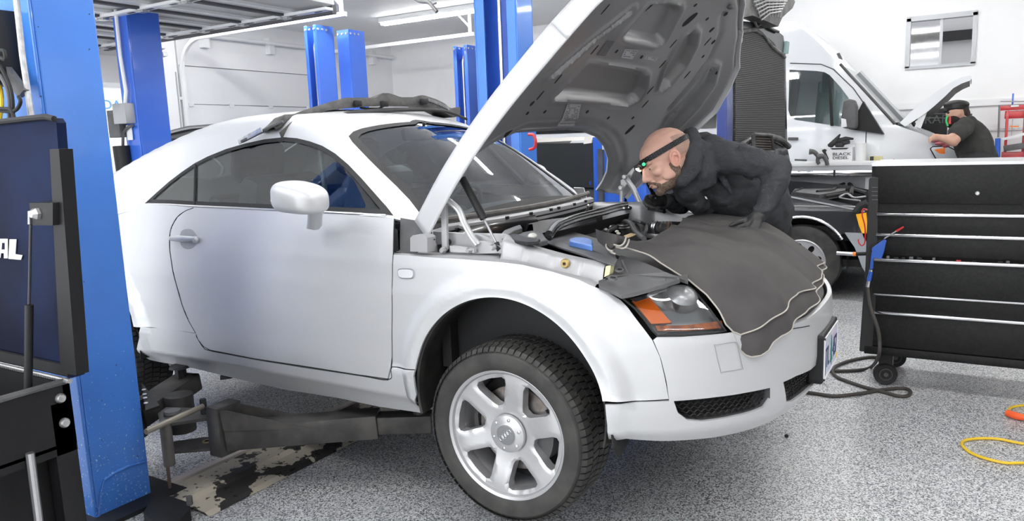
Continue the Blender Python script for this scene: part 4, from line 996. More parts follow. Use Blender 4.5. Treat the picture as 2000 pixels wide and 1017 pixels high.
# engine top: covers, coils, hoses, corrugated intake pipe with clamps
mb = MB()
q = [onz(x, y, .98) for x, y in ((1163, 450), (1176, 438), (1190, 426), (1196, 430), (1186, 448), (1176, 456))]; mb.prism(q, (0, 0, -.08)).build('engine_bracket', M['grey_plastic'], CAR, smooth=0)
mb = MB(); mb.beam(onz(1188, 446, .99), onz(1200, 441, .99), .03, .03, bev=.003).beam(onz(1186, 452, .99), onz(1202, 443, 1.0), .018, .02, bev=.003).build('ignition_coil', M['steel'], CAR)
MB().beam(onz(1190, 440, .97), onz(1204, 446, .97), .04, .04, bev=.003).build('coil_housing', M['black'], CAR)
MB().beam(onz(1202, 430, .95), onz(1214, 434, .95), .05, .05, bev=.003).build('fuse_block', M['black'], CAR)
cc = onz(1216, 444, .99)
for k, rr in enumerate((.030, .024)): MB().tube([cc+V(rr*cos(t), rr*sin(t)*1.3, .012*k) for t in np.linspace(0, 2*pi, 24)], .0045, 6, False).build('spring_clip', M['steel' if k == 0 else 'zinc'], CAR)
MB().lathe([(.0, .02), (.012, .02), (.03, .0), (.034, -.03)], cc-V(0, 0, .01), (0, 0, 1), 20).build('oil_filler', M['black'], CAR)
def hose(pts, z, r, mt='grey_plastic', nm='coolant_hose'):
    P = spline([onz(p_[0], p_[1], p_[2] if len(p_) > 2 else z) for p_ in pts], 6); return MB().tube(P, r, 10).build(nm, M[mt], CAR)
hose([(1215, 436), (1222, 432, 1.02), (1232, 436, 1.02), (1240, 450), (1252, 462), (1258, 466)], 1.0, .011)
hose([(1228, 436), (1236, 431, 1.02), (1252, 434, 1.02), (1262, 440), (1262, 450), (1258, 456)], 1.0, .008, 'grey_plastic')
hose([(1242, 436), (1250, 446), (1254, 458), (1258, 466)], .99, .006, 'black')
ip = spline([onz(1262, 452, .97), onz(1278, 450, .975), onz(1296, 449, .98), onz(1312, 451, .975)], 8)
rs = [.040+.0025*sin(k*2.4) for k in range(len(ip))]; MB().tube(ip, rs, 20).build('intake_pipe', varied('dark_rubber_hose', (.055, .055, .058), (.035, .035, .036), 10, .5), CAR)
for t_ in (.42, .52, .85): 
    k = int(t_*(len(ip)-1)); d_ = ip[k+1]-ip[k-1]; MB().lathe([(.043, -.005), (.046, -.004), (.046, .004), (.043, .005)], ip[k], d_, 24).build('hose_clamp', M['steel'] if t_ < .8 else mat('rusty_clamp', (.20, .11, .06), .6), CAR)
flat('air_box', [(1292, 421), (1312, 424), (1324, 436), (1316, 446), (1296, 442), (1290, 430)], .99, 'black', .08, .006)
flat('wooden_card', [(1218, 460), (1232, 455), (1244, 457), (1226, 464)], 1.0, mat('tan_card', (.55, .40, .24), .7), .003)
MB().beam(onz(1262, 460, .98), onz(1296, 462, .98), .02, .02, bev=.004).ellipsoid(onz(1286, 464, .985), (.02, .02, .012)).build('aluminium_pipe', M['alloy'], CAR)
for x, y in ((1183, 448), (1205, 452), (1208, 456)): MB().ellipsoid(onz(x, y, 1.0), (.010, .009, .007), 6).build('connector', M['plate_rimw'] if 'plate_rimw' in M else mat('cream_plastic', (.7, .69, .6), .5), CAR)
MB().beam(onz(1300, 409, 1.03), onz(1308, 416, 1.03), .012, .012, bev=.002).build('latch_pin', M['steel'], CAR)
# corner moulding between fender and headlight
flat('slam_side_cover', [(1186, 490), (1215, 502), (1262, 518), (1322, 542), (1344, 549), (1340, 500), (1240, 470)], .975, 'grey_plastic', .01)
cpz = [(1212, 498, 1.015), (1232, 504, 1.015), (1262, 514, 1.01), (1300, 531, .998), (1326, 541, .985), (1328, 545, .978), (1290, 557, .965), (1240, 571, .950), (1214, 576, .943), (1198, 568, .953), (1170, 557, .970), (1169, 548, .977), (1182, 543, .985), (1190, 536, .992), (1195, 524, 1.0)]
cp = [onz(x_, y_, z_+.004) for x_, y_, z_ in cpz]
mid = np.mean(cp, 0)+V(0, 0, .006); n_ = len(cp); mb = MB(); mb.add(cp+[mid]+[p_-V(0, 0, .012) for p_ in cp], [(i, (i+1) % n_, n_) for i in range(n_)]+[(i, (i+1) % n_, n_+1+(i+1) % n_, n_+1+i) for i in range(n_)])
mb.build('corner_moulding', M['grey_plastic'], CAR, smooth=.5)
ntop = V(.15, -.2, 1); ntop /= np.linalg.norm(ntop)
MB().tube(spline([onz(x, y, z+.003) for x, y, z in ((1216, 510, 1.008), (1222, 528, .995), (1236, 546, .975), (1300, 546, .978))], 5), .006, 8).build('moulding_rib', M['grey_plastic'], CAR)
for x, y, r, z in ((1210, 527, .010, .993), (1197, 543, .010, .981)):
    c0 = onz(x, y, z+.016); MB().lathe([(r*1.5, -.002), (r*1.4, .003), (r, .003), (r*.9, .001)], c0, ntop, 18).build('moulding_socket', M['grey_plastic'], CAR); MB().lathe([(0, .0025), (r*.8, .0025), (r*.85, 0)], c0, ntop, 16).build('socket_hole', M['dark_void'], CAR)
# nose support so the cover has something to lie on
MB().grid([[(.05+.84*r_*cos(a), .80*r_*sin(a), .955-.05*S(.6, .8, r_)) for a in np.linspace(-1.15, 1.15, 24)] for r_ in (.5, .6, .7, .78, .80)]).build('slam_panel', M['black'], CAR)
# ================================================================== the grey fender cover
CC = V(0, 0)
CPR = [(.95, 1.050), (.75, 1.055), (.55, 1.050), (.38, 1.035), (.27, 1.008), (.20, .982), (.12, .938), (.06, .893), (.022, .850), (.000, .79), (-.006, .70), (-.006, .55)]
cq = np.concatenate([[0], np.cumsum(np.hypot(np.diff([a for a, _ in CPR]), np.diff([b for _, b in CPR])))])
CI, CZ = np.array([a for a, _ in CPR]), np.array([b for _, b in CPR])
def Cs(s, q, off=.010, wr=1.0):
    qs = q+np.array([-.03, 0, .03]); ins = np.interp(qs, cq, CI).mean(); z = np.interp(qs, cq, CZ).mean()
    if q < 0: ins = CI[0]; z = CZ[0]
    x = np.interp(s, PS, PL[:, 0]); y = np.interp(s, PS, PL[:, 1]); k = 1-ins/.90
    P = V(CC[0]+(x-CC[0])*k, CC[1]+(y-CC[1])*k, z); out = V(x, y, 0)/np.hypot(x, y)
    h = S(.62, 1.0, q); n1 = fbm(P[0]*3.1+5, P[1]*3.1, 1.3)*.020*(1-h)+fbm(P[0]*8, P[1]*8, 4)*.007
    fold = h*(.011*sin((s-SF)*21+1.2*sin((s-SF)*5))+.006*sin((s-SF)*43+2))
    rad = (1-h)*.010*sin(atan2(P[1], P[0]+.2)*13+2*fbm(P[0]*3, P[1]*3, 9))*S(.25, .6, q)
    tent = .035*math.exp(-(((P[0]-.30)/.12)**2+((P[1]-.62)/.22)**2))
    P = P+out*(off+(fold+abs(n1)*.4*h+rad*h)*wr); P[2] += (off*(1-h)+(n1+rad+.010)*(1-h)*wr+tent*wr); return P
def TC(pts, g, off=.010, wr=0):
    o = []
    for p_ in pts: g = traceS(lambda s, q: Cs(s, q, off, wr), p_[0], p_[1], g); o.append(g)
    return o
c_near = TC([(1195, 490), (1230, 503), (1270, 515), (1310, 533), (1345, 550), (1380, 577), (1405, 606), (1420, 634), (1436, 649), (1451, 655)], (SF-1.0, .6))
c_hem = TC([(1470, 645), (1500, 625), (1530, 600), (1560, 572), (1590, 558)], c_near[-1])
c_eng = TC([(1222, 476), (1250, 475), (1268, 468), (1290, 462), (1310, 448), (1330, 433)], (SF-.9, .35))
c_eng2 = TC([(1345, 426), (1380, 421)], c_eng[-1])
m = M['cloth'] = mat('charcoal_fender_cover', (.075, .072, .072), .85, spec=.2); n_ = noise(m, 260, 3); n5 = noise(m, 3.5, 5); r_c = ramp(m, n5.outputs[0], [(.35, (.064, .061, .061)), (.68, (.095, .090, .088))]); lk(m, r_c.outputs[0], bsdf(m).inputs['Base Color']); bump(m, n_.outputs[0], .25, .002)
M['piping'] = mat('grey_piping', (.42, .39, .35), .7)
FC = thing('fender_cover', 'charcoal cloth fender cover draped over the nose and engine edge of the silver coupe', 'cover', (.5, 0, .9))
far_ = [(SF+a, b) for a, b in ((.02, .945), (.2, .925), (.4, .92), (.6, .92), (.78, .90), (.9, .80), (1.0, .68))]
c_end = [(SF+a, b) for a, b in ((.80, .40), (.458, .346), (.1, .35))]
cl_o = [tuple(p_) for p_ in c_near+c_hem+far_+[c_eng2[1], c_eng2[0]]+c_end+list(reversed(c_eng))]
o = panel('upper_layer', cl_o, lambda s, q: Cs(s, q, .012, 1), M['cloth'], FC, .018, thick=0, ref=(0, 0, -2))
pp = [Cs(s, q, .013, 1) for s, q in resamp(c_near+c_hem+far_, .015, False)]
MB().tube(pp, .0026, 6).build('piping', M['piping'], FC)
l_h = TC([(1437, 656), (1442, 668), (1450, 685), (1459, 694), (1468, 697), (1484, 693), (1499, 683), (1508, 668), (1522, 655), (1540, 643), (1549, 631), (1572, 612), (1590, 592)], c_near[-1], .004)
l_h2 = [(SF-.02, .975), (SF+.12, .955), (SF+.4, .945), (SF+.7, .94)]
lo_o = [tuple(p_) for p_ in [(l_h[0][0]-.02, .93)]+l_h+l_h2+[(SF+.75, .8), (SF+.2, .80), (SF-.3, .80), (SF-.5, .84)]]
panel('lower_layer', lo_o, lambda s, q: Cs(s, q, .005, .8), M['cloth'], FC, .02, thick=0, ref=(0, 0, -2))
pp = [Cs(s, q, .006, .8) for s, q in resamp(l_h+l_h2, .015, False)]; MB().tube(pp, .0026, 6).build('piping', M['piping'], FC)
# turned-up corner beside the engine
def curve(pts, n=5): return spline([onz(*p_) for p_ in pts], n)
a_ = curve([(1163, 447, 1.10), (1178, 452, 1.105), (1200, 457, 1.105), (1222, 463, 1.09)]); b_ = curve([(1165, 462, 1.075), (1178, 470, 1.07), (1198, 475, 1.075), (1218, 474, 1.075)]); c2 = curve([(1168, 472, 1.055), (1181, 482, 1.05), (1190, 488, 1.05), (1210, 481, 1.06)])
MB().grid([a_, b_, c2]).build('turned_corner', M['cloth'], FC, smooth=3)
for dz_, dx_ in ((0, 0), (-.008, .01)):
    e_ = curve([(1223, 463, 1.092), (1219, 474, 1.085), (1211, 480, 1.075), (1198, 477, 1.07), (1187, 475, 1.065), (1184, 480, 1.06), (1188, 487, 1.055), (1197, 491, 1.05)]); MB().tube([p_+V(dx_, 0, dz_) for p_ in e_], .0032, 6).build('piping', M['piping'], FC)
# ================================================================== cowl panel lying on the roof
CW = thing('cowl_panel', 'black plastic cowl grille panel lying across the roof of the silver coupe', 'car trim', (-1.2, 0, 1.62))
pa, pb = V(-1.27, -.62, 1.5), V(-1.08, .64, 1.5); cn = np.cross(pb-pa, (0, 0, 1)); cn /= np.linalg.norm(cn)
cw = lambda x, y: onpl(x, y, pa, cn)
up = [(537, 246), (549, 236), (561, 223), (580, 222), (603, 213), (655, 197), (681, 190), (704, 190), (741, 190), (751, 181), (766, 181), (789, 189), (812, 189), (828, 185), (837, 186), (860, 194), (874, 201), (885, 211), (904, 208)]
dn = [(539, 254), (552, 246), (561, 238), (589, 234), (607, 227), (639, 216), (672, 212), (704, 209), (748, 205), (782, 205), (826, 206), (851, 211), (872, 222), (888, 230), (897, 225)]
def rs(pts, n):
    P = np.array(resamp(pts, 2, False)); i = np.linspace(0, len(P)-1, n).astype(int); return P[i]
U_, D_ = rs(up, 70), rs(dn, 70); G = []
back = -cn if cn[0] > 0 else cn
for t, dp in ((0, 0), (.25, .0), (.6, .006), (1, .022), (1.0, .10), (.5, .13)):
    G.append([cw(*(D_[i]*(1-t)+U_[i]*t))+back*dp-V(0, 0, .012*(dp > .05)) for i in range(70)])
G.append([cw(*D_[i])+back*.12 for i in range(70)]); G.append(G[0])
M['trim_black'] = varied('weathered_black_plastic', (.035, .035, .036), (.065, .063, .06), 25, .55)
MB().grid(G).build('panel_body', M['trim_black'], CW, smooth=.7)
mb = MB()
for i in range(15):
    x = 836+i*2.75; y = 191.5+i*.92+.02*i*i
    mb.prism([cw(x, y)-back*.004, cw(x+1.6, y+.4)-back*.004, cw(x+2.2, y+6.6)-back*.004, cw(x+.6, y+6.2)-back*.004], back*.008)
mb.build('air_vent', M['steel'], CW, smooth=0)
for x, y in ((696, 202), (748, 203), (825, 198)): MB().obox(cw(x, y)-back*.01, (1, 0, 0), (0, 1, 0), (.012, .02, .014), .004).build('mounting_clip', M['black'], CW)
MB().tube([cw(x, y)+back*.02 for x, y in ((709, 209), (722, 212), (745, 212), (755, 206))], .006, 8).build('mounting_clip', M['black'], CW)
q = [cw(x, y)-back*.03 for x, y in ((539, 259), (565, 236), (574, 259), (546, 278))]; MB().prism(q, back*.006).build('end_flap', M['trim_black'], CW, smooth=0)
WS = thing('weather_strip', 'long black rubber weather strip laid loose on the coupe roof beneath the cowl panel', 'seal', (-1.1, 0, 1.6))
for k in range(3):
    P = spline([(cw(x, y)-back*(.05+.012*k)) for x, y in ((594, 239+k*2), (622, 238+k*2), (642, 238+k*1.5), (648, 230+k), (664, 222+k), (700, 218+k*1.5), (760, 214+k*1.5), (835, 214+k*1.5), (868, 221+k*1.5), (892, 231+k*1.5))], 8)
    MB().tube(P, .0075, 8).build('rubber_lip', M['black_rubber'], WS)
WA = thing('wiper_arm', 'slim grey wiper arm lying on the coupe roof above its side window', 'wiper', (-1.5, -.6, 1.5))
w0, w1 = ony(466, 277, -.64), ony(552, 237, -.60)
mb = MB(); mb.beam(w0+V(.02, 0, .0), w1, .016, .012, bev=.003); mb.build('arm', M['grey_plastic'], WA); MB().beam(w0, w0+(w1-w0)*.62+V(0, -.02, .0), .006, .022, bev=.002).build('blade', M['zinc'], WA)
# ================================================================== lift around the coupe
def post(x0, x1, y0, y1, h, opening, name, label, mt, mt2, group=None, parts=True):
    """channel post: three walls and two lips; opening = +1/-1 side along y that is open"""
    T = thing(name, label, 'lift post', ((x0+x1)/2, (y0+y1)/2, 0), group)
    t = .012; mb = MB(); yb = y0 if opening > 0 else y1; yo = y1 if opening > 0 else y0; s = opening
    mb.box((x0, min(yb, yb+s*t), 0), (x1, max(yb, yb+s*t), h))
    for a, b in ((x0, x0+t), (x1-t, x1)): mb.box((a, min(yb+s*t, yo), 0), (b, max(yb+s*t, yo), h))
    lw = (x1-x0)*.24
    for a, b in ((x0+t, x0+lw), (x1-lw, x1-t)): mb.box((a, min(yo-s*t, yo), 0), (b, max(yo-s*t, yo), h))
    o = mb.build('column', mt, T, smooth=0); mod(o, 'BEVEL', width=.006, segments=2, limit_method='ANGLE')
    MB().box((x0-.10, min(y0, y1)-.10, 0), (x1+.10, max(y0, y1)+.10, .018)).build('base_plate', M['black'], T, smooth=0)
    if parts:
        xm = (x0+x1)/2; MB().tube([(xm+.01, yo-s*.05, .3), (xm+.01, yo-s*.05, h-.25), (xm, yo-s*.09, h-.15)], .016, 10).build('lifting_cylinder', M['steel'], T)
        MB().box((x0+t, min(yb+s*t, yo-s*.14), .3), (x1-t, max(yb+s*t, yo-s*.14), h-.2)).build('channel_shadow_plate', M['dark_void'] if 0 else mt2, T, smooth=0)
    for xx in (x0+.03, (x0+x1)/2, x1-.03):
        b_ = MB().lathe([(0, .014), (.012, .014), (.014, .0)], (xx, y0, h-.05), (0, -1, 0), 8); b_.build('top_bolt', M['zinc'], T, smooth=0)
        b_ = MB().lathe([(0, .014), (.012, .014), (.014, .0)], (x1, min(y0, y1)+(xx-x0), h-.05), (1, 0, 0), 8); b_.build('top_bolt', M['zinc'], T, smooth=0)
    return T
P1 = post(-1.955, -1.577, -1.425, -1.182, 2.95, 1, 'lift_post', 'scuffed pale blue steel lift post standing in the near left foreground', M['blue'], M['blue_dark'], parts=False)
# welded foot gusset, conduit, control box and wiring on the near post
sm = [onx(x, y, -1.574) for x, y in ((203, 937), (225, 922), (255, 908), (283, 901))]; MB().tube(sm, .006, 8).build('weld_seam', M['blue'], P1)
sm = [onx(x, y, -1.574) for x, y in ((203, 937), (197, 960), (193, 1017))]+[V(-1.574, -1.418, 0.02)]; MB().tube(sm, .005, 8).build('weld_seam', M['blue'], P1)
# conduit
yc = -1.47
MB().tube([ony(32, -40, yc), ony(32, 0, yc)]+[ony(44, 110, yc), ony(62, 232, yc), ony(80, 345, yc)], .0105, 10).build('conduit', M['zinc'], P1)
bx = ony(2, 90, yc); MB().box((bx[0]-.06, yc-.06, bx[2]-.14), (bx[0]+.055, yc+.045, bx[2]+.12), .006).build('control_box', M['black'], P1)
mb = MB(); mb.prism([ony(x, y, yc-.02) for x, y in ((0, 115), (46, 176), (34, 190), (0, 140))], (0, .02, 0)); mb.build('cable_guard', M['grey_plastic'], P1, smooth=0)
for k, pts in enumerate((((0, 128), (16, 160), (24, 190), (26, 236)), ((0, 146), (12, 170), (18, 200), (17, 238)), ((36, 188), (40, 198), (34, 212), (22, 218), (0, 216)), ((0, 212), (20, 214), (28, 230)), ((0, 98), (8, 100), (10, 116), (0, 112)))):
    MB().tube(spline([ony(x, y, yc-.05-.004*k) for x, y in pts], 6), .0065, 8).build('electric_cable', M['black_rubber'] if k != 1 else M['grey_plastic'], P1)
MB().tube(spline([ony(x, y, yc-.03) for x, y in ((-6, 150), (2, 180), (3, 210), (-2, 238))], 6), .008, 8).build('electric_cable', M['yellow'], P1)
# anchor block at the foot
ab = [onz(x, y, .05) for x, y in ((305, 960), (370, 981), (372, 992), (345, 1020), (320, 1040), (280, 1000))]
MB().prism(ab, (0, 0, -.05)).build('foot_plate', M['black'], P1, smooth=0)
MB().tube([onz(371, 985, .05), onz(371, 985, .05)+V(0, 0, .035)], .012, 6).build('anchor_bolt', M['grey_plastic'], P1, smooth=0)
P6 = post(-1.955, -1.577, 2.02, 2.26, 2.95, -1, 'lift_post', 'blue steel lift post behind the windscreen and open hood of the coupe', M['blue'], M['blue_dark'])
rh = onx(1045, 285, -1.57)
MB().tube([V(-1.80, 1.93, z) for z in np.linspace(1.25, 1.52, 6)], .03, 10).build('hose_reel', M['black_rubber'], P6)
MB().tube(spline([ony(x, y, 1.93) for x, y in ((1032, 262), (1042, 264), (1046, 276), (1044, 288), (1034, 292))], 6), .012, 8).build('red_handle', M['red'], P6)
# floor cover plate with worn beige paint
m = M['worn_plate'] = mat('worn_beige_steel', (.5, .46, .38), .5); n_ = noise(m, 5.5, 7, .55); a1 = ramp(m, n_.outputs[0], [(.475, (.035, .034, .034)), (.485, (.48, .44, .36))]); n7 = noise(m, 34, 5); a2 = ramp(m, n7.outputs[0], [(.62, (1, 1, 1)), (.65, (.1, .1, .1))]); mx = nn(m, 'ShaderNodeMix', data_type='RGBA', blend_type='MULTIPLY'); mx.inputs[0].default_value = 1; lk(m, a1.outputs[0], mx.inputs[6]); lk(m, a2.outputs[0], mx.inputs[7]); lk(m, mx.outputs[2], bsdf(m).inputs['Base Color'])
fpz = MB(); ysr = (-1.19, 2.0); sec = [(-1.585, .0), (-1.560, .012), (-1.42, .016), (-1.40, .032), (-1.36, .034), (-1.34, .018), (-1.22, .012), (-1.195, .0)]
fpz.grid([[(x, y, z+.002) for x, z in sec] for y in np.linspace(ysr[0], ysr[1], 12)])
o = fpz.build('floor_cover_plate', M['worn_plate'], smooth=0); tag(o, 'worn beige and black steel cover strip on the floor beneath the coupe', 'floor plate')
MB2 = MB().box((-1.625, -1.16, 0), (-1.588, 2.0, .014)); tag(MB2.build('floor_edge_strip', mat('pinkish_strip', (.60, .55, .52), .5), smooth=0), 'pale pinkish edge strip beside the worn floor cover plate', 'strip')
# swing arms
M['arm_steel'] = varied('sooty_arm_steel', (.045, .043, .042), (.085, .08, .075), 8, .5, .2)
def arm_front():
    A_ = thing('swing_arm', 'dark steel swing arm reaching under the front sill of the coupe', 'lift arm', (-1.5, -1.15, .2))
    B = lambda x, y, z: onz(x, y, z)
    # clevis plates top and bottom at the post end
    tp = [B(x, y, .335) for x, y in ((309, 812), (325, 800), (447, 803), (455, 812), (452, 820), (400, 822), (330, 832), (312, 826))]
    MB().prism(tp, (0, 0, .012)).build('clevis_plate', M['arm_steel'], A_, smooth=0)
    bp_ = [B(x, y, .185) for x, y in ((318, 888), (440, 878), (452, 872), (446, 856), (400, 858), (330, 868))]
    MB().prism(bp_, (0, 0, .012)).build('clevis_plate', M['arm_steel'], A_, smooth=0)
    MB().tube([B(356, 840, .18)-V(0, 0, 0), V(*B(356, 840, .18)[:2], .35)], .062, 20).build('pivot_hub', M['arm_steel'], A_)
    MB().lathe([(0, .012), (.032, .012), (.036, 0)], V(*B(337, 806, .35)[:2], .35), (0, 0, 1), 20).build('pivot_cap', M['grey_plastic'], A_)
    g0, g1, g2 = B(451, 870, .215), B(742, 840, .26), B(822, 828, .30)
    up0 = V(g0[0], g0[1], .30)
    MB().beam(V(*g0[:2], .262), V(*g1[:2], .292), .11, .10, bev=.006).build('outer_tube', M['arm_steel'], A_)
    d_ = (g1-g0); d_[2] = 0; d_ /= np.linalg.norm(d_)
    MB().beam(V(*g1[:2], .292)-d_*.1, V(*g1[:2], .292)+d_*.22, .085, .075, bev=.006).build('inner_tube', M['arm_steel'], A_)
    sd = np.cross(d_, (0, 0, 1)); c0 = V(*g0[:2], .30)
    for q_ in (-.05, .05): MB().prism([c0+sd*q_+V(0, 0, .0), c0+sd*q_+d_*.36, c0+sd*q_+d_*.02+V(0, 0, .085), c0+sd*q_-d_*.01+V(0, 0, .085)], sd*.008).build('gusset', M['arm_steel'], A_, smooth=0)
    MB().box(tuple(c0-V(.06, .06, .115)), tuple(c0+V(.012, .06, .095)), .003).build('end_block', M['arm_steel'], A_)
    e_ = V(*g1[:2], .33)+d_*.17
    MB().tube([e_, e_+V(0, 0, .075)], .028, 16).build('pad_screw', M['arm_steel'], A_); MB().lathe([(0, .02), (.058, .02), (.06, .012), (.06, 0), (0, 0)], e_+V(0, 0, .07), (0, 0, 1), 24).build('lift_pad', M['black_rubber'], A_)
    # lock rod
    MB().tube([B(285, 843, .40), B(396, 793, .40)], .011, 10).build('lock_rod', M['zinc2'] if 'zinc2' in M else mat('brown_grey_rod', (.20, .18, .15), .5, .3), A_)
    MB().tube([B(322, 822, .40)-V(0, 0, .0), V(*B(322, 822, .40)[:2], .22)], .022, 12).build('lock_sleeve', M['arm_steel'], A_)
    MB().tube([onz(333, 960, 0.0), V(*onz(333, 960, 0)[:2], .20)], .007, 8).build('hanging_rod', mat('rusty_rod', (.13, .085, .07), .7), A_)
    MB().tube([V(*B(397, 790, .40)[:2], .36), V(*B(397, 790, .40)[:2], .425)], .013, 6).build('lock_bolt', M['black'], A_, smooth=0)
    MB().lathe([(.012, .004), (.02, .004), (.021, 0)], B(405, 862, .197), (0, 0, 1), 16).build('brass_washer', mat('old_brass', (.42, .35, .2), .5, .5), A_)
    return A_
arm_front()
def arm_rear():
    A_ = thing('swing_arm', 'dark steel swing arm angled back under the rear of the coupe sill', 'lift arm', (-1.7, -1.0, .2))
    p1 = ony(372, 742, -.74); p0 = V(-1.78, -1.10, .285); d_ = p1-p0; d_ /= np.linalg.norm(d_)
    MB().beam(p0, p1, .13, .085, bev=.008).build('arm_tube', M['arm_steel'], A_)
    MB().tube([V(*p0[:2], .2), V(*p0[:2], .37)], .05, 16).build('pivot_hub', M['arm_steel'], A_)
    e_ = p1-d_*.06+V(0, 0, .04); MB().tube([e_, e_+V(0, 0, .055)], .026, 6).build('pad_screw', M['black'], A_, smooth=0); MB().lathe([(0, .012), (.045, .012), (.05, 0), (0, 0)], e_+V(0, 0, .05), (0, 0, 1), 20).build('lift_pad', M['black_rubber'], A_)
    q = [onz(x, y, .38) for x, y in ((277, 752), (282, 756), (312, 796), (285, 805))]; MB().prism(q, (0, 0, .01)).build('perforated_plate', M['black'], A_, smooth=0)
    for y in (761, 770, 777, 787): MB().lathe([(0, .003), (.0085, .003), (.009, 0)], onz(281+.15*(y-761), y, .392), (0, 0, 1), 12).build('plate_hole', M['white'], A_)
arm_rear()
MB().tube([ony(331, 711, -.70), ony(340, 717, -.70), ony(352, 716, -.70), ony(360, 713, -.70)], .006, 8).build('sill_hook', M['zinc'], CAR)
MB().prism([ony(x, y, -.6) for x, y in ((430, 733), (452, 739), (430, 742))], (0, .3, 0)).build('underside_bracket', M['black'], CAR, smooth=0)
# ================================================================== open black service cart, left foreground
KX, KY, KZ = -.80, -1.85, .80
k0 = ony(135, 744, KY); KX, KZ = k0[0], k0[2]
KT = thing('service_cart', 'black tool cart with a raised dark lid in the left foreground before the blue post', 'tool cart', (KX-.4, KY-.25, 0))
KW, KD = .95, .48
M['cart_black'] = mat('cart_black', (.010, .010, .011), .45, spec=.35); m = M['cart_navy'] = varied('cart_navy_black', (.006, .008, .020), (.010, .018, .055), 2.2, .55, coat=0, spec=.08)
mb = MB(); t = .03
mb.box((KX-.035, KY-KD, KZ-.18), (KX, KY, KZ)).box((KX-KW, KY-KD, KZ-.18), (KX-KW+.035, KY, KZ)).box((KX-KW, KY-.02, KZ-.18), (KX, KY, KZ-.0)).box((KX-KW, KY-KD, KZ-.18), (KX, KY-KD+.02, KZ)).box((KX-KW, KY-KD, KZ-.20), (KX, KY, KZ-.17))
mb.build('tray', M['cart_black'], KT, smooth=0)
lg = MB()
for lx in (KX, KX-KW+.05):
    for ly in (KY, KY-KD+.06): MB().box((lx-.05, ly-.06, .10), (lx, ly, KZ-.05), .003).build('leg', M['cart_black'], KT)
MB().box((KX-KW, KY-KD, .14), (KX, KY, .17)).build('lower_shelf', M['cart_black'], KT, smooth=0)
MB().box((KX-KW+.02, KY-KD+.02, .17), (KX-.06, KY-.02, KZ-.2)).build('drawer_cabinet', M['cart_black'], KT, smooth=0)
for lx in (KX-.03, KX-KW+.03):
    for ly in (KY-.05, KY-KD+.05): MB().lathe([(0, .02), (.045, .02), (.05, .012), (.05, -.012), (.045, -.02), (0, -.02)], (lx, ly, .05), (0, 1, 0), 24).box((lx-.01, ly-.03, .05), (lx+.01, ly+.03, .14)).build('caster', M['black_rubber'], KT)
rl = MB().tube([(KX+.002, KY-KD, KZ+.004), (KX+.002, KY, KZ+.004)], .009, 8).build('rim_rail', M['grey_plastic'], KT)
pp_ = MB().tube([(KX+.01, KY-.13, KZ-.16), (KX+.012, KY-.135, KZ-.55)], .011, 10).build('side_pull', M['steel'], KT)
for x, y in ((113, 777), (121, 825)): MB().lathe([(0, .012), (.010, .012), (.014, .006), (.014, 0)], onx(x+4, y, KX+.001), (1, 0, 0), 16).build('bolt', M['zinc'], KT)
# raised lid
lz1 = ony(108, 232, KY)[2]
lid = MB(); lp = [ony(x, y, KY) for x, y in ((140, 738), (148, 735), (110, 240), (104, 231), (90, 230), (0, 238))]; xl = KX-KW
lp += [V(xl, KY, lp[-1][2]), V(xl, KY, KZ+.01)]
lid.prism(lp, (0, .025, 0)).build('lid', M['cart_navy'], KT, smooth=0)
MB().prism([ony(x, y, KY-.035) for x, y in ((97, 291), (115, 291), (149, 733), (118, 728))], (0, .035, 0)).build('lid_edge', M['cart_black'], KT, smooth=0)
MB().tube([V(xl, KY-.01, ony(0, 238, KY)[2])]+[ony(x, y, KY-.01) for x, y in ((0, 238), (60, 231), (90, 228), (106, 232))], .008, 8).build('lid_rim', M['black'], KT)
h0, h1 = ony(0, 712, KY-.012), ony(137, 744, KY-.012); h0 = h1+(h0-h1)*2.2
MB().tube([h0, h1], .007, 8).build('piano_hinge', M['zinc'], KT); MB().beam(h0+V(0, 0, .03), h1+V(0, 0, .03), .01, .03).build('hinge_leaf', M['black'], KT)
mb = MB(); n_ = 70
for k in range(n_): q = h0+(h1-h0)*(k+.5)/n_; mb.box(tuple(q-V(.003, .010, .003)), tuple(q+V(.003, .004, .003)))
mb.build('hinge_knuckles', M['steel'], KT, smooth=0)
MB().prism([ony(x, y, KY-.05) for x, y in ((57, 396), (103, 396), (103, 440), (62, 440))], (0, .05, 0)).build('strut_bracket', M['black'], KT, smooth=0)
MB().lathe([(0, .018), (.010, .018), (.016, .008), (.017, 0)], ony(74, 417, KY-.05), (0, -1, 0), 6).build('bolt', M['steel'], KT, smooth=0); MB().prism([ony(x, y, KY-.055) for x, y in ((54, 412), (57, 412), (58, 438), (54, 438))], (0, .004, 0)).build('bracket_tab', M['steel'], KT, smooth=0)
GSx = pempty('gas_strut', ony(60, 500, KY-.06), KT)
s0, s1, s2 = ony(60, 438, KY-.06), ony(57, 595, KY-.07), ony(55, 775, KY-.09)
MB().tube([s0, s1], .0035, 8).build('strut_rod', M['black_gloss'], GSx); MB().tube([s1, s2], .0105, 12).build('strut_body', M['black'], GSx)
tl = ony(44, 505, KY-.004); th_ = ony(20, 462, KY)[2]-ony(20, 506, KY)[2]
M['letter_white'] = mat('white_lettering', (.75, .77, .80), .4)
LS = pempty('lid_lettering', tl, KT)
lt = lambda pts, nm='letter': MB().prism([ony(x, y, KY-.002) for x, y in pts], (0, -.002, 0)).build(nm, M['letter_white'], LS, smooth=0)
lt([(-6, 503), (-2, 466), (16, 466), (16, 504), (9, 504), (9, 494), (3, 494), (2, 503)]); MB().prism([ony(x, y, KY-.0045) for x, y in ((4, 474), (9, 474), (9, 487), (3, 487))], (0, .0006, 0)).build('letter_gap', M['cart_navy'], LS, smooth=0)
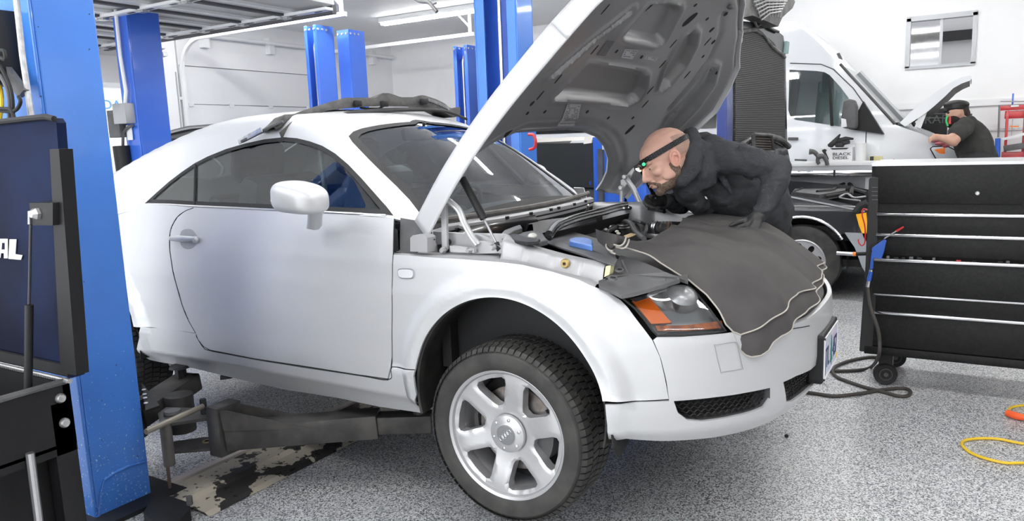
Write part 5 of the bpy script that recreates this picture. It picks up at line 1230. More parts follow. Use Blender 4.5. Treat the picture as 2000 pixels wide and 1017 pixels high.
lt([(20, 467), (33, 467), (31, 496), (45, 498), (42, 507), (18, 505)])
# ================================================================== roller cabinet on the right
TY = 1.55; TP0 = ony(1690, 322, TY); TX0 = TP0[0]; TZ1 = 1.235; TZ0 = ony(1680, 688, TY)[2]; TX1 = TX0+1.12; TD = .50
TB_ = thing('roller_cabinet', 'tall black roller tool cabinet with bright drawer pulls at the right edge', 'tool cabinet', ((TX0+TX1)/2, TY+TD/2, 0))
M['tb_black'] = varied('textured_black_paint', (.007, .007, .0075), (.012, .012, .012), 60, .5, bmp=.03, spec=.3)
tx = lambda px, py: ony(px, py, TY)
xs0 = tx(1712, 400)[0]
mb = MB(); mb.box((xs0-.03, TY+.012, TZ0+.03), (TX1, TY+TD, TZ1)).build('cabinet_body', M['tb_black'], TB_, smooth=0)
MB().box((xs0-.035, TY-.012, TZ0), (TX1+.01, TY+TD, TZ0+.045), .004).build('base_frame', M['tb_black'], TB_)
MB().box((xs0-.03, TY-.005, TZ1-.012), (TX1, TY+TD, TZ1+.004)).build('top_edge', M['steel'], TB_, smooth=0)
# the lid board with its lock
zl0 = tx(1850, 398)[2]
MB().box((xs0-.012, TY-.006, zl0), (TX1-.01, TY+.012, TZ1-.014), .003).build('lid_front', M['tb_black'], TB_)
c_ = tx(1909, 377); MB().lathe([(0, .012), (.006, .012), (.0075, .009), (.009, .009), (.011, .0)], V(c_[0], TY-.006, c_[2]), (0, -1, 0), 24).build('lock', M['zinc'], TB_)
rows = [((1720, 418), ), ((1718, 458), ), ((1709, 503), ), ((1710, 572), ), ((1710, 608), )]
zs = [tx(1720, 416)[2], tx(1718, 456)[2], tx(1712, 502)[2], tx(1712, 571)[2], tx(1712, 607)[2]]
bots = [zs[1]+.004, zs[2]+.012, zs[3]+.004, zs[4]+.004, TZ0+.05]
for k, (z1, z0) in enumerate(zip(zs, bots)):
    yo = TY-.002-(.045 if k == 2 else 0)
    d_ = pempty('drawer', (TX0+.5, TY, z1), TB_)
    MB().box((xs0+.0, yo-.006, z0), (TX1-.02, yo+.012, z1-.004), .003).build('drawer_front', M['tb_black'], d_)
    MB().box((xs0+.002, yo-.018, z1-.012), (TX1-.025, yo+.004, z1+.004), .003).build('drawer_pull', M['chrome'], d_)
    if k == 2: MB().box((xs0+.02, TY, z1-.05), (TX1-.04, TY+.02, z1-.004)).build('drawer_side', M['black'], d_, smooth=0)
# tools showing over the opened drawer
for k in range(26):
    xx = xs0+.06+k*.036; 
    if random.random() < .8:
        o = MB().box((xx, TY-.030, zs[2]-.01), (xx+random.uniform(.012, .026), TY-.012, zs[2]+random.uniform(.004, .014)), .002).build('hand_tool', M['red'] if k in (9, 10) else (M['black'] if k % 3 else M['grey_plastic'])); tag(o, 'small dark tools standing in the open third drawer of the black cabinet' if k not in (9, 10) else 'red tool grip in the open third drawer of the black cabinet', 'tool', 'tools in the open cabinet drawer' if k not in (9, 10) else 'red tools in the open drawer')
# side pillar / handle
hp_ = [tx(1700, 350), tx(1706, 345), tx(1716, 345), tx(1716, 690), tx(1682, 690), tx(1680, 686)]
o = MB().prism([ony(x, y, TY-.01) for x, y in ((1697, 349), (1702, 345), (1716, 346), (1713, 560), (1704, 688), (1678, 686), (1690, 520))], (0, .10, 0)).build('side_handle', M['grip'] if 'grip' in M else mat('soft_black_grip', (.022, .022, .023), .55), TB_, smooth=.5); mod(o, 'BEVEL', width=.006, segments=2, limit_method='ANGLE')
for y in (365, 373, 381, 389): MB().box(tuple(ony(1703, y+1.4, TY)+V(0, -.014, 0)), tuple(ony(1715, y, TY)+V(0, -.010, .0)), .001).build('grip_rib', M['grey_plastic'], TB_)
def caster(c, R=.062):
    r_ = pempty('caster', c, TB_)
    MB().lathe([(0, .018), (.03, .020), (R-.014, .020), (R-.006, .022), (R, .012), (R, -.012), (R-.006, -.022), (0, -.02)], c, (.25, -1, 0), 32).build('caster_tyre', M['black_rubber'], r_)
    MB().lathe([(0, .026), (.012, .026), (.014, .021)], c, (.25, -1, 0), 12).lathe([(.030, .0225), (.034, .0225), (.034, .018)], c, (.25, -1, 0), 24).build('caster_hub', M['grey_plastic'], r_)
    MB().box((c[0]-.035, c[1]-.01, c[2]+.03), (c[0]+.035, c[1]+.06, TZ0+.005)).build('caster_fork', M['black'], r_, smooth=0)
cp_ = onz(1732, 720, .062); caster((cp_[0], TY+.07, .062)); caster((cp_[0]+.02, TY+TD-.06, .062)); caster((TX1-.1, TY+.07, .062)); caster((TX1-.1, TY+TD-.06, .062))
# ---- things hanging on the cabinet
YG = TY-.05
AG = thing('air_blow_gun', 'blue air blow gun with a red tip hanging on the side of the black cabinet', 'air gun', ony(1715, 480, YG))
o = MB().prism([ony(x, y, YG) for x, y in ((1727, 466), (1731, 470), (1727, 490), (1722, 505), (1707, 504), (1706, 526), (1698, 526), (1703, 484), (1712, 478))], (0, .022, 0)).build('gun_body', M['blue_plastic'], AG, smooth=.5); mod(o, 'BEVEL', width=.003, segments=2, limit_method='ANGLE')
MB().tube([ony(1727, 466, YG+.01), ony(1752, 450, YG+.01)], .0035, 8).build('nozzle', M['steel'], AG); MB().tube([ony(1751, 451, YG+.01), ony(1765, 443, YG+.01)], [.006, .0045], 8).build('red_tip', M['red'], AG)
MB().tube([ony(x, y, YG) for x, y in ((1730, 466), (1704, 476), (1699, 482), (1703, 492))], .002, 6).build('trigger_guard', M['black'], AG)
mb = MB(); mb.tube([ony(1702, 526, YG+.01), ony(1695, 560, YG+.01)], .011, 12).build('coupler', M['steel'], AG); MB().tube([ony(1702, 530, YG+.01), ony(1697, 548, YG+.01)], .0125, 12).build('coupler_sleeve', M['blue_plastic'], AG)
hs = [ony(1695, 558, YG+.01), ony(1697, 580, YG+.0), ony(1702, 605, YG-.01), ony(1714, 640, YG-.03), ony(1718, 665, YG-.03), ony(1716, 695, YG-.03)]
hs += [onz(x, y, z) for x, y, z in ((1702, 716, .012), (1680, 722, .010), (1650, 724, .010), (1610, 724, .010), (1570, 722, .01), (1500, 712, .01))]
AH = thing('air_hose', 'dark rubber air hose hanging from the black cabinet and looping over the floor', 'hose', onz(1690, 735, 0))
MB().tube(spline(hs, 8), .0095, 10).build('hose', M['hose'] if 'hose' in M else mat('dusty_black_hose', (.055, .05, .045), .6), AH)
hs = [onz(x, y, .010) for x, y in ((1500, 760), (1560, 764), (1592, 768), (1630, 773), (1680, 768), (1730, 760), (1765, 758), (1778, 764), (1774, 772), (1755, 773), (1725, 765), (1690, 756), (1660, 746), (1635, 736), (1626, 724), (1634, 714), (1660, 704), (1690, 698), (1706, 697), (1730, 700))]
MB().tube(spline(hs, 8), .0095, 10).build('hose', bpy.data.materials['dusty_black_hose'], AH)
LT = thing('inspection_lamp', 'silver and black tubular lamp sticking out left of the black cabinet', 'lamp', ony(1665, 496, TY))
a_, b_, c_ = ony(1634, 494, TY+.03), ony(1666, 496, TY+.03), ony(1696, 495, TY+.03)
MB().tube([a_, b_], .0105, 14).build('metal_tube', M['steel'], LT); MB().tube([b_, b_+(c_-b_)*.2], .012, 14).build('orange_ring', M['orange'], LT); MB().tube([b_+(c_-b_)*.2, c_], .0105, 14).build('ribbed_grip', M['black'], LT)
HK = MB().tube(spline([ony(x, y, TY-.0) for x, y in ((1694, 410), (1686, 408), (1684, 420), (1689, 440), (1690, 462), (1688, 476), (1682, 479), (1677, 472), (1677, 467))], 6), .0035, 8).build('red_hook', M['red']); tag(HK, 'thin red hook hanging at the left side of the black cabinet', 'hook')
# yellow cable at the right edge
YC = thing('extension_cord', 'yellow extension cord with an orange plug at the right edge of the floor', 'cord', onz(1970, 860, 0))
MB().tube(spline([onz(x, y, .008) for x, y in ((2080, 925), (2010, 905), (1960, 903), (1905, 888), (1880, 870), (1884, 860), (1910, 856), (1950, 857), (2000, 866), (2080, 870))], 8), .0065, 8).build('cord', M['yellow'], YC)
MB().tube(spline([onz(x, y, .008) for x, y in ((2080, 782), (2000, 791), (1976, 795), (1968, 803))], 8), .0065, 8).build('cord', M['yellow'], YC)
MB().tube([onz(1967, 806, .02), onz(1985, 812, .02), onz(2005, 816, .02)], [.016, .018, .014], 12).build('plug', mat('red_orange_plug', (.85, .12, .03), .4), YC)
tag(MB().ellipsoid(onz(1536, 851, .01), (.010, .008, .009), 6).build('pebble', M['black']), 'tiny black lump on the floor below the bumper of the coupe', 'pebble')
# ================================================================== room fittings
def lampfix(x0, x1, y, label, tubes=True, z=None, ax='x', es=9):
    z = z or ZC-.09; xm = (x0+x1)/2
    T = thing('ceiling_lamp', label, 'ceiling lamp', (xm, y, z) if ax == 'x' else (y, xm, z), 'fluorescent lamps under the ceiling')
    f = (lambda a, b, c: (a, b, c)) if ax == 'x' else (lambda a, b, c: (b, a, c))
    a, b = f(x0, y-.07, z+.02), f(x1, y+.07, z+.09); MB().box(tuple(np.minimum(a, b)), tuple(np.maximum(a, b)), .004).build('lamp_housing', M['white'], T)
    for s in (-.035, .035): MB().tube([f(x0+.03, y+s, z), f(x1-.03, y+s, z)], .019, 10).build('tube', M['tube'], T)
    return T
M['tube'] = mat('fluorescent_tube', (1, 1, 1), .5, emit=(1, .99, .97), es=26)
k = 0
places = ['above the rear of the bay by the left wall', 'near the back wall behind the blue posts', 'above the silver coupe', 'above the open hood', 'over the white van', 'over the cabinet side', 'near the front of the bay', 'over the aisle', 'by the window wall', 'by the left doors']
def L_(x, y, pl): lampfix(x, x+2.6, y, 'white twin-tube fluorescent ceiling lamp '+pl)
f0, f1 = onz(745, 48, ZC-.09), onz(968, 14, ZC-.09)
lampfix(f0[0], f1[0], f0[1], 'white twin-tube fluorescent ceiling lamp seen lit near the back wall between the blue posts')
e0 = onz(508, -1, ZC-.09); lampfix(e0[0], e0[0]+2.6, e0[1], 'white twin-tube fluorescent ceiling lamp above the closed garage door'); lampfix(-7.7, -5.1, 3.45, 'added unseen twin-tube ceiling lamp brightening the left wall between the garage doors'); L_(-3.6, -2.6, 'over the aisle left of the camera'); L_(-.2, -2.6, 'over the camera aisle'); L_(3.0, -2.6, 'over the aisle right of the camera')  # lamp between the doors is added off-frame to brighten the left wall
L_(-3.6, .2, 'above the rear of the silver coupe'); L_(-.9, .2, 'above the open hood of the coupe'); L_(2.6, .2, 'above the roller cabinet')
L_(-3.6, 3.0, 'between the coupe and the dark sedan'); L_(-.6, 3.2, 'above the dark sedan'); L_(2.4, 3.2, 'right of the dark sedan')
L_(-1.4, 6.6, 'above the white van roof line'); L_(2.2, 6.6, 'right of the white van'); L_(-7.6, -1.6, 'left of the near lift post')
hk = ony(845, 8, 4.2); o = MB().tube(spline([ony(x, y, 4.2) for x, y in ((805, -6), (820, 2), (836, 4), (846, 14), (853, 23))], 4), .022, 8); o.tube([ony(842, 10, 4.2), ony(852, 6, 4.2)], .01, 6); tag(o.build('air_line_coupler', M['grey_plastic']), 'dark air line end with a yellow band hanging from the ceiling', 'air line')
# sprinkler speck + bird-like vent at roof of van
# raised sectional door on its tracks, upper left
DZ = 2.78
D2 = thing('door_2', 'x', 'door'); del D2['label']; del D2['category']; D2['kind'] = 'structure'
M['door_grey'] = mat('door_panel_grey', (.60, .60, .60), .45); M['gap'] = mat('dark_section_gap', (.10, .10, .11), .7)
x_end = onz(665/6.667+440-90, 16, DZ)[0]; yR = onz(595, 24, DZ)[1]
xs = [XL+.55+i*.62 for i in range(8)]; xs = [x for x in xs if x < -4.2]
yl = -1.0; yV = yo_-.07
for x in xs:
    p_ = pempty('door_section', (x, yR, DZ), D2)
    MB().box((x, yl, DZ), (x+.60, yR-.10, DZ+.04)).build('section_skin', M['door_grey'], p_, smooth=0)
    MB().box((x-.03, yl, DZ-.05), (x+.03, yR-.10, DZ-.001)).build('section_strut', M['gap'], p_, smooth=0)
    MB().box((x+.04, yl, DZ-.03), (x+.16, yR-.1, DZ-.001)).build('section_rib', M['white'], p_, smooth=0)
    for y in (yR-.16, yR-1.28, yR-2.4, yR-3.4):
        MB().box((x-.01, y-.05, DZ-.055), (x+.59, y+.05, DZ-.03), .002).build('stile', M['white'], p_)
        for dx in (.06, .40): MB().box((x+dx, y-.014, DZ-.058), (x+dx+.09, y+.014, DZ-.054)).build('slot', M['gap'], p_, smooth=0)
        MB().box((x-.05, y-.035, DZ-.075), (x+.05, y+.035, DZ-.05), .004).build('hinge', M['zinc'], p_)
xe = -4.05
MB().box((XL+.3, yR-.03, DZ-.06), (xe, yR+.03, DZ+.03)).build('door_track', M['gap'], D2, smooth=0)
MB().tube([(xe-.03, yR, DZ), (xe-.03, yR, ZC)], .008, 6).build('track_hanger', M['steel'], D2)
cv = [(XL+.10, DZ-.42), (XL+.12, DZ-.25), (XL+.22, DZ-.10), (XL+.40, DZ-.03), (XL+.56, DZ+.0)]
MB().grid([[(x, y, z) for x, z in cv] for y in (yl, 0.5, 2.0, yV-.03)]).build('bottom_section', M['door_grey'], D2)
for y in (yR-.16, yR-1.28): MB().grid([[(x+.02, y+d, z-.02) for x, z in cv] for d in (-.05, .05)]).build('stile', M['white'], D2)
yV = yo_-.07
P = [(XL+.06, yV, 0), (XL+.06, yV, DZ-.5)]+[(XL+.06+.44*(1-cos(a)), yV, DZ-.5+.44*sin(a)) for a in np.linspace(0, pi/2, 8)]; mb = MB()
for i in range(len(P)-1): mb.beam(P[i], P[i+1], .05, .06, up=(0, 1, 0))
mb.build('door_track', M['alu'], D2, smooth=0)
MB().box((XL-.02, yV+.04, 0), (XL+.0, yV+.065, DZ-.2)).build('door_seal', M['gap'], D2, smooth=0)
# shop front across the way, seen through the open doorway
SG = thing('shop_sign', 'white shop fascia with blue letters seen through the open door behind the post', 'sign', (-13.6, 3, 0))
MB().box((-13.9, -4, 0), (-13.7, 7, 4.6)).build('fascia', M['bright_wall'] if 'bright_wall' in M else mat('sunlit_white_wall', (.9, .9, .9), .6), SG, smooth=0)
bz = onx(205, 172, -13.7); MB().box((-13.72, -4, bz[2]+.02), (-13.6, 7, bz[2]+.16)).build('fascia_trim', M['alu'], SG, smooth=0)
tp = onx(222, 213, -13.69); text('sign_letters', 'HONDA'[-2:], (-13.68, onx(199, 213, -13.69)[1], tp[2]), .26, mat('sign_blue', (.10, .32, .70), .5), SG, X=(0, 1, 0), sx=1.15)
# ---- other lift posts
def lp(px0, px1, pxc, py, h, op, label):
    x1 = None
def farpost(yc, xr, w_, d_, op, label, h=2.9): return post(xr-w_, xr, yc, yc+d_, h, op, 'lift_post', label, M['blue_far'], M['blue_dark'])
YT2 = 1.47
T2 = farpost(1.51, -5.50, .22, .34, 1, 'blue lift post beside the raised sectional door with a black power unit')
T3 = farpost(3.90, -5.46, .20, .30, -1, 'blue lift post with its open dark channel facing left, beside the closed garage door')
T4 = farpost(4.44, -5.44, .20, .30, 1, 'plain blue lift post standing just right of the open-channel post')
T5 = farpost(6.80, -5.25, .26, .24, -1, 'narrow blue lift post near the back wall left of the big middle post')
for T, (a, b, zc) in ((T2, ((222, -8), (246, 205), 0)),):
    MB().tube([ony(222, -20, YT2), ony(235, 110, YT2), ony(246, 178, YT2), ony(244, 214, YT2)], .018, 8).build('conduit', M['white'], T)
    c = ony(244, 221, YT2); MB().box((c[0]-.10, c[1]-.06, c[2]-.10), (c[0]+.10, c[1]+.04, c[2]+.09), .006).build('junction_box', M['alu'], T)
    c = ony(229, 242, YT2); MB().box((c[0]-.09, c[1]-.04, c[2]-.13), (c[0]+.09, c[1]+.04, c[2]+.13), .006).build('switch_box', M['grey_plastic'], T)
    MB().tube(spline([ony(x, y, YT2) for x, y in ((258, 245), (248, 250), (241, 262), (240, 285))], 4), .014, 8).build('cable', M['grey_plastic'], T)
    MB().tube([ony(236, 285, YT2-.02), ony(246, 356, YT2-.02)], .075, 16).build('power_unit', M['black'], T)
    c = ony(254, 259, YT2+.03); MB().box((c[0]-.04, c[1]-.01, c[2]-.07), (c[0]+.04, c[1], c[2]+.07)).build('paper_tag', M['white'], T, smooth=0)
P7 = None
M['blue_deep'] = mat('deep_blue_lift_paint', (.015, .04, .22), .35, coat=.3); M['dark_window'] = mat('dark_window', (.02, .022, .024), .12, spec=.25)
mx_ = ony(1422, 220, 3.3)
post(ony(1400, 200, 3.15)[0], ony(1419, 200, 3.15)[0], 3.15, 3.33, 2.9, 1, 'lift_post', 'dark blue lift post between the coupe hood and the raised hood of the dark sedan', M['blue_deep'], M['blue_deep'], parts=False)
mx_ = ony(1162, 300, 2.9)
CB = thing('tool_trolley', 'dark blue tool trolley seen through the hood opening beside the sedan', 'trolley', (mx_[0], 3.0, 0))
a_ = ony(1158, 268, 3.0); b_ = ony(1262, 420, 3.0)
MB().box((a_[0], 3.0, .12), (a_[0]+.30, 3.35, a_[2])).box((a_[0]+.28, 3.0, .12), (b_[0], 3.35, ony(1240, 362, 3.0)[2])).build('trolley_body', M['blue_far'], CB, smooth=0)
MB().box((a_[0]-.02, 2.97, ony(1160, 356, 3.0)[2]-.02), (b_[0]-.5, 3.0, ony(1160, 356, 3.0)[2]+.01)).build('trolley_shelf', M['blue_dark'], CB, smooth=0)
MB().box((a_[0]+.06, 2.96, .5), (a_[0]+.10, 3.0, a_[2]-.1)).build('trolley_handle', M['grey_plastic'], CB, smooth=0)
MB().box(tuple(ony(1176, 292, 2.95)), tuple(ony(1188, 276, 2.95)+V(0, .02, 0))).build('paper_note', M['white'], CB, smooth=0)
for x in (a_[0]+.05, b_[0]-.08): MB().lathe([(0, .02), (.05, .02), (.055, .0), (.05, -.02), (0, -.02)], (x, 3.05, .06), (0, 1, 0), 16).box((x-.01, 3.02, .06), (x+.01, 3.08, .14)).build('caster', M['black_rubber'], CB)
# window on the back wall behind the posts: a shelf opening with stored bumpers
SH = thing('window_2', 'x', 'window'); del SH['label']; del SH['category']; SH['kind'] = 'structure'
a_, b_ = ony(932, 110, YB-.06), ony(978, 180, YB-.06)
fr = MB(); fr.box((a_[0], YB-.05, a_[2]-.03), (b_[0]+.6, YB, a_[2]+.03)).box((a_[0], YB-.05, b_[2]-.05), (b_[0]+.6, YB, b_[2])).box((b_[0]-.14, YB-.05, b_[2]), (b_[0]-.10, YB, a_[2])).build('window_frame', M['alu'], SH, smooth=0)
MB().box((a_[0], YB-.02, b_[2]), (b_[0]+.6, YB-.012, a_[2])).build('window_pane', M['white'], SH, smooth=0)
for k, (y_, cc_) in enumerate(((138, 'grey_plastic'), (148, 'coral'), (160, 'coral'), (170, 'pale'))):
    if cc_ == 'coral' and 'coral' not in M: M['coral'] = mat('coral_paint', (.62, .26, .20), .4)
    if cc_ == 'pale' and 'pale' not in M: M['pale'] = mat('pale_paint', (.6, .52, .48), .4)
    c = ony(958, y_, YB-.2); P = [V(c[0]-.45+i*.15, c[1], c[2]+.10*sin(i*.5)-.05) for i in range(7)]
    o = MB().tube(spline(P, 3), .045, 8).build('spare_bumper', M[cc_]); tag(o, ['grey spare bumper on top of the rack behind the narrow blue post', 'upper coral spare bumper on the rack behind the narrow blue post', 'lower coral spare bumper on the rack behind the narrow blue post', 'pale spare bumper lowest on the rack behind the narrow blue post'][k], 'bumper', 'spare bumpers on the rack')
rk = thing('bumper_rack', 'grey wall rack holding the stack of spare bumpers behind the narrow blue post', 'rack', (a_[0], YB-.15, 2))
for x in (a_[0]+.25, a_[0]+.7):
    MB().box((x-.02, YB-.04, b_[2]-.35), (x+.02, YB-.005, a_[2]+.1)).build('upright', M['alu'], rk, smooth=0)
    for y_ in (138, 148, 160, 170): z_ = ony(958, y_, YB-.2)[2]-.10; MB().box((x-.015, YB-.3, z_-.03), (x+.015, YB-.03, z_)).build('shelf_arm', M['alu'], rk, smooth=0)
# ================================================================== dark sedan (second bay)
YM = 3.80; W2 = 1.70
SD = thing('sedan_car', 'dark grey sedan with silver lower trim and its hood raised upright', 'car', (-1.2, YM+.85, 0))
M['dark_paint'] = mat('dark_grey_paint', (.028, .030, .034), .25, .2, coat=.6); M['light_clad'] = mat('light_grey_cladding', (.36, .38, .40), .4, .2)
sx = lambda px, py: ony(px, py, YM)
wc = V(.12, YM, .315)
# side profile of the wing, with the arch cut out
zf = [sx(1500, 378), sx(1540, 382), sx(1600, 388), sx(1650, 398), sx(1690, 408)]
fx1 = .86
prof = [(-4.1, .40), (-4.2, .75), (-4.1, .95), (-2.9, .97), (-1.0, .95), (zf[0][0], zf[0][2]), (zf[1][0], zf[1][2]), (zf[2][0], zf[2][2]), (zf[3][0], zf[3][2]), (zf[4][0], zf[4][2]), (fx1-.02, .80), (fx1, .62), (fx1, .57)]
arch = [(wc[0]+.36*cos(a), wc[2]+.02+.36*sin(a)) for a in np.linspace(radians(40), radians(178), 20)]
wr_ = (-2.68, .315); arch2 = [(wr_[0]+.36*cos(a), wr_[1]+.36*sin(a)) for a in np.linspace(radians(10), radians(170), 16)]
side = prof+arch+[(-.30, .40), (-2.3, .40)]+arch2+[(-3.06, .40)]
def sdy(x, z): return (x, YM+.02+.10*S(.75, 1.0, z)+.05*S(.5, .3, z)+.12*S(.5, .9, x)**2, z)
panel('body_side', side, sdy, M['dark_paint'], SD, .06, ref=(0, 9, .5))
MB().prism([V(x, YM+W2-.05, z) for x, z in side], (0, .03, 0)).build('body_side', M['dark_paint'], SD, smooth=0)
MB().tube([(wc[0]+.372*cos(a), YM+.0, wc[2]+.02+.372*sin(a)) for a in np.linspace(radians(30), radians(182), 24)], .014, 8).build('arch_trim', M['chrome'], SD)
MB().beam(sx(1540, 384)+V(0, .02, 0), sx(1688, 413)+V(0, .02, 0), .01, .012).build('wing_edge', M['steel'], SD)
cl = [(.46, .58), (fx1+.02, .58), (fx1+.05, .52), (fx1+.03, .22), (.66, .20), (.60, .30), (.54, .46)]
MB().prism([V(x, YM-.01, z) for x, z in cl], (0, W2, 0)).build('front_bumper', M['light_clad'], SD, smooth=.5)
MB().prism([V(x, YM-.005, z) for x, z in ((-.26, .40), (-2.3, .40), (-2.3, .22), (-.26, .22))], (0, W2, 0)).build('side_cladding', M['light_clad'], SD, smooth=0)
MB().prism([sx(x, y)-V(0, .01, 0) for x, y in ((1672, 418), (1692, 415), (1698, 470), (1690, 470), (1678, 440))], (0, .05, 0)).build('indicator', mat('amber_lamp', (.95, .45, .02), .25, coat=.5), SD, smooth=0)
MB().tube([sx(1672, 414), sx(1680, 402), sx(1694, 396)], .03, 10).build('headlamp_hose', M['black_rubber'], SD)
def simplewheel(c, R, par, side=-1, w=.10, rimr=.62):
    r_ = pempty('wheel', c, par)
    MB().lathe([(R*rimr, -w), (R*.85, -w-.006), (R*.97, -w+.01), (R, -w+.04), (R, w-.04), (R*.97, w-.01), (R*.85, w+.006), (R*rimr, w)], c, (0, side, 0), 56).build('tyre', M['tyre'], r_)
    mb = MB().lathe([(R*rimr, w-.005), (R*rimr-.012, w), (R*.55, w-.03), (R*.5, w-.05)], c, (0, side, 0), 48)
    mb.build('rim', M['alloy'], r_)
    circ = [(R*.56*cos(t), R*.56*sin(t)) for t in np.linspace(0, 2*pi, 49)[:-1]]; hl_ = []
    for k in range(8):
        a = 2*pi*k/8+.2; cx_, cy_ = R*.40*cos(a), R*.40*sin(a); hl_.append([(cx_+R*(.105*cos(t)*cos(a)-.075*sin(t)*sin(a)), cy_+R*(.105*cos(t)*sin(a)+.075*sin(t)*cos(a))) for t in np.linspace(0, 2*pi, 13)[:-1]])
    v, f = cdt(circ, hl_, .025); MB().add([(c[0]+x, c[1]+side*(w-.035+.012*(1-np.hypot(x, y)/R)), c[2]+y) for x, y in v], f).build('wheel_disc', M['alloy'], r_)
    MB().lathe([(0, w-.06), (R*.6, w-.07)], c, (0, side, 0), 24).build('wheel_back', M['dark_void'], r_)
    return r_
simplewheel((wc[0], YM+.13, .315), .315, SD); simplewheel((wr_[0], YM+.13, .315), .315, SD); simplewheel((wc[0], YM+W2-.12, .315), .315, SD, 1); simplewheel((wr_[0], YM+W2-.12, .315), .315, SD, 1)
for cx_ in (wc[0], wr_[0]): MB().grid([[(cx_+r*cos(a), YM+y, .335+r*sin(a)) for a in np.linspace(-.2, pi+.2, 20)] for r, y in ((.362, .03), (.362, .3), (.05, .3))]).build('wheel_liner', M['liner'], SD)
MB().box((-4.0, YM+.1, .28), (.7, YM+W2-.1, .34)).build('floor_pan', M['black'], SD, smooth=0)
# engine bay of the sedan
zt_ = .83
MB().box((-.62, YM+.10, .5), (.80, YM+W2-.12, .62)).build('engine_bay', M['black'], SD, smooth=0)
mb = MB(); mb.box((-.66, YM+.08, .5), (-.60, YM+W2-.1, .93)).box((.76, YM+.1, .45), (.84, YM+W2-.12, .78)).build('bulkhead', M['dark_paint'], SD, smooth=0)
z2 = lambda px, py, z: onz(px, py, z-.07)
MB().prism([z2(x, y, .90) for x, y in ((1558, 362), (1640, 357), (1655, 362), (1650, 372), (1600, 380), (1548, 374))], (0, 0, -.06)).build('engine_cover', M['grey_plastic'], SD, smooth=0)
MB().prism([z2(x, y, .86) for x, y in ((1545, 376), (1580, 366), (1620, 378), (1612, 384), (1560, 381))], (0, 0, -.06)).build('air_cleaner', M['grey_plastic'], SD, smooth=0)
for pts, r in ((((1596, 375), (1625, 372), (1640, 362), (1656, 358), (1664, 366), (1662, 380)), .02), (((1612, 384), (1635, 380), (1655, 376)), .016), (((1664, 370), (1680, 374), (1694, 378)), .024), (((1640, 384), (1655, 378), (1668, 386), (1690, 384)), .010), (((1640, 386), (1660, 390), (1680, 392)), .008), (((1552, 374), (1570, 366), (1566, 358), (1545, 354)), .012), (((1545, 352), (1590, 350), (1640, 356)), .02)):
    MB().tube(spline([z2(x, y, .90) for x, y in pts], 5), r, 8).build('engine_hose', M['black_rubber'] if r > .011 else M['steel'], SD)
# upright hood with quilted insulation, seen from its inner side
ha, hb = V(-.48, YM+.10, 0), V(-.30, YM+W2-.10, 0); hd = hb-ha; hL = np.linalg.norm(hd); hd /= hL; hn_ = np.cross(hd, (0, 0, 1)); 
if np.dot(hn_, CAM-ha) < 0: hn_ = -hn_
hpl = lambda x, y, o=0: onpl(x, y, ha+hn_*o, hn_)
HD = pempty('raised_hood', (-.4, YM+.8, .95), SD)
outl = [(1432, 330), (1432, 120), (1428, 60), (1436, 40), (1500, 45), (1530, 70), (1534, 100), (1538, 290), (1543, 312), (1480, 330)]
MB().prism([hpl(x, y) for x, y in outl], -hn_*.03).build('hood_skin', M['dark_paint'], HD, smooth=0)
m = M['quilt'] = mat('quilted_hood_insulation', (.045, .045, .046), .8); wv = nn(m, 'ShaderNodeTexWave', wave_type='BANDS', bands_direction='Z', Scale=19.0, Distortion=.3); lk(m, coords(m), wv.inputs[0]); rw = ramp(m, wv.outputs[1], [(.3, (.040, .040, .041)), (.75, (.095, .094, .094))]); lk(m, rw.outputs[0], bsdf(m).inputs['Base Color']); bump(m, wv.outputs[1], .35, .01)
q = [(1437, 288), (1437, 90), (1448, 62), (1466, 56), (1492, 66), (1512, 84), (1532, 120), (1534, 288), (1512, 276), (1490, 272), (1462, 276), (1448, 284)]
MB().prism([hpl(x, y, .012) for x, y in q], -hn_*.012).build('hood_insulation', M['quilt'], HD, smooth=0)
M['grimy'] = varied('grimy_grey_metal', (.14, .14, .135), (.06, .06, .06), 9, .5, .3)
MB().tube([hpl(x, y, .02) for x, y in ((1434, 40), (1445, 28), (1470, 36), (1478, 52), (1492, 42), (1506, 56), (1520, 62))], .015, 8).tube([hpl(x, y, .015) for x, y in ((1444, 62), (1474, 58), (1490, 68), (1506, 90), (1524, 104), (1532, 112))], .02, 8).build('hood_brace', M['grimy'], HD)
# grille nose standing out at the top of the hood
gp = [(1436, 42), (1447, 12), (1460, 2), (1490, -14), (1545, -16), (1553, 4), (1548, 16), (1528, 34), (1520, 52), (1504, 44), (1470, 30), (1452, 34)]
MB().prism([hpl(x, y, .12) for x, y in gp], -hn_*.12).build('grille_shell', M['grimy'], HD, smooth=0)
mb = MB()
for k in range(8):
    y0_ = -14+k*6; mb.tube([hpl(1466+k*3, y0_+4+k*1, .135), hpl(1490+k*2, y0_-2, .14), hpl(1546-k*3, y0_+1-k, .135)], .007, 6)
for k in range(9): mb.tube([hpl(1470+k*8, -12+k, .135), hpl(1484+k*5, 30+k*.5, .135)], .005, 6)
mb.build('grille_bars', M['zinc'], HD)
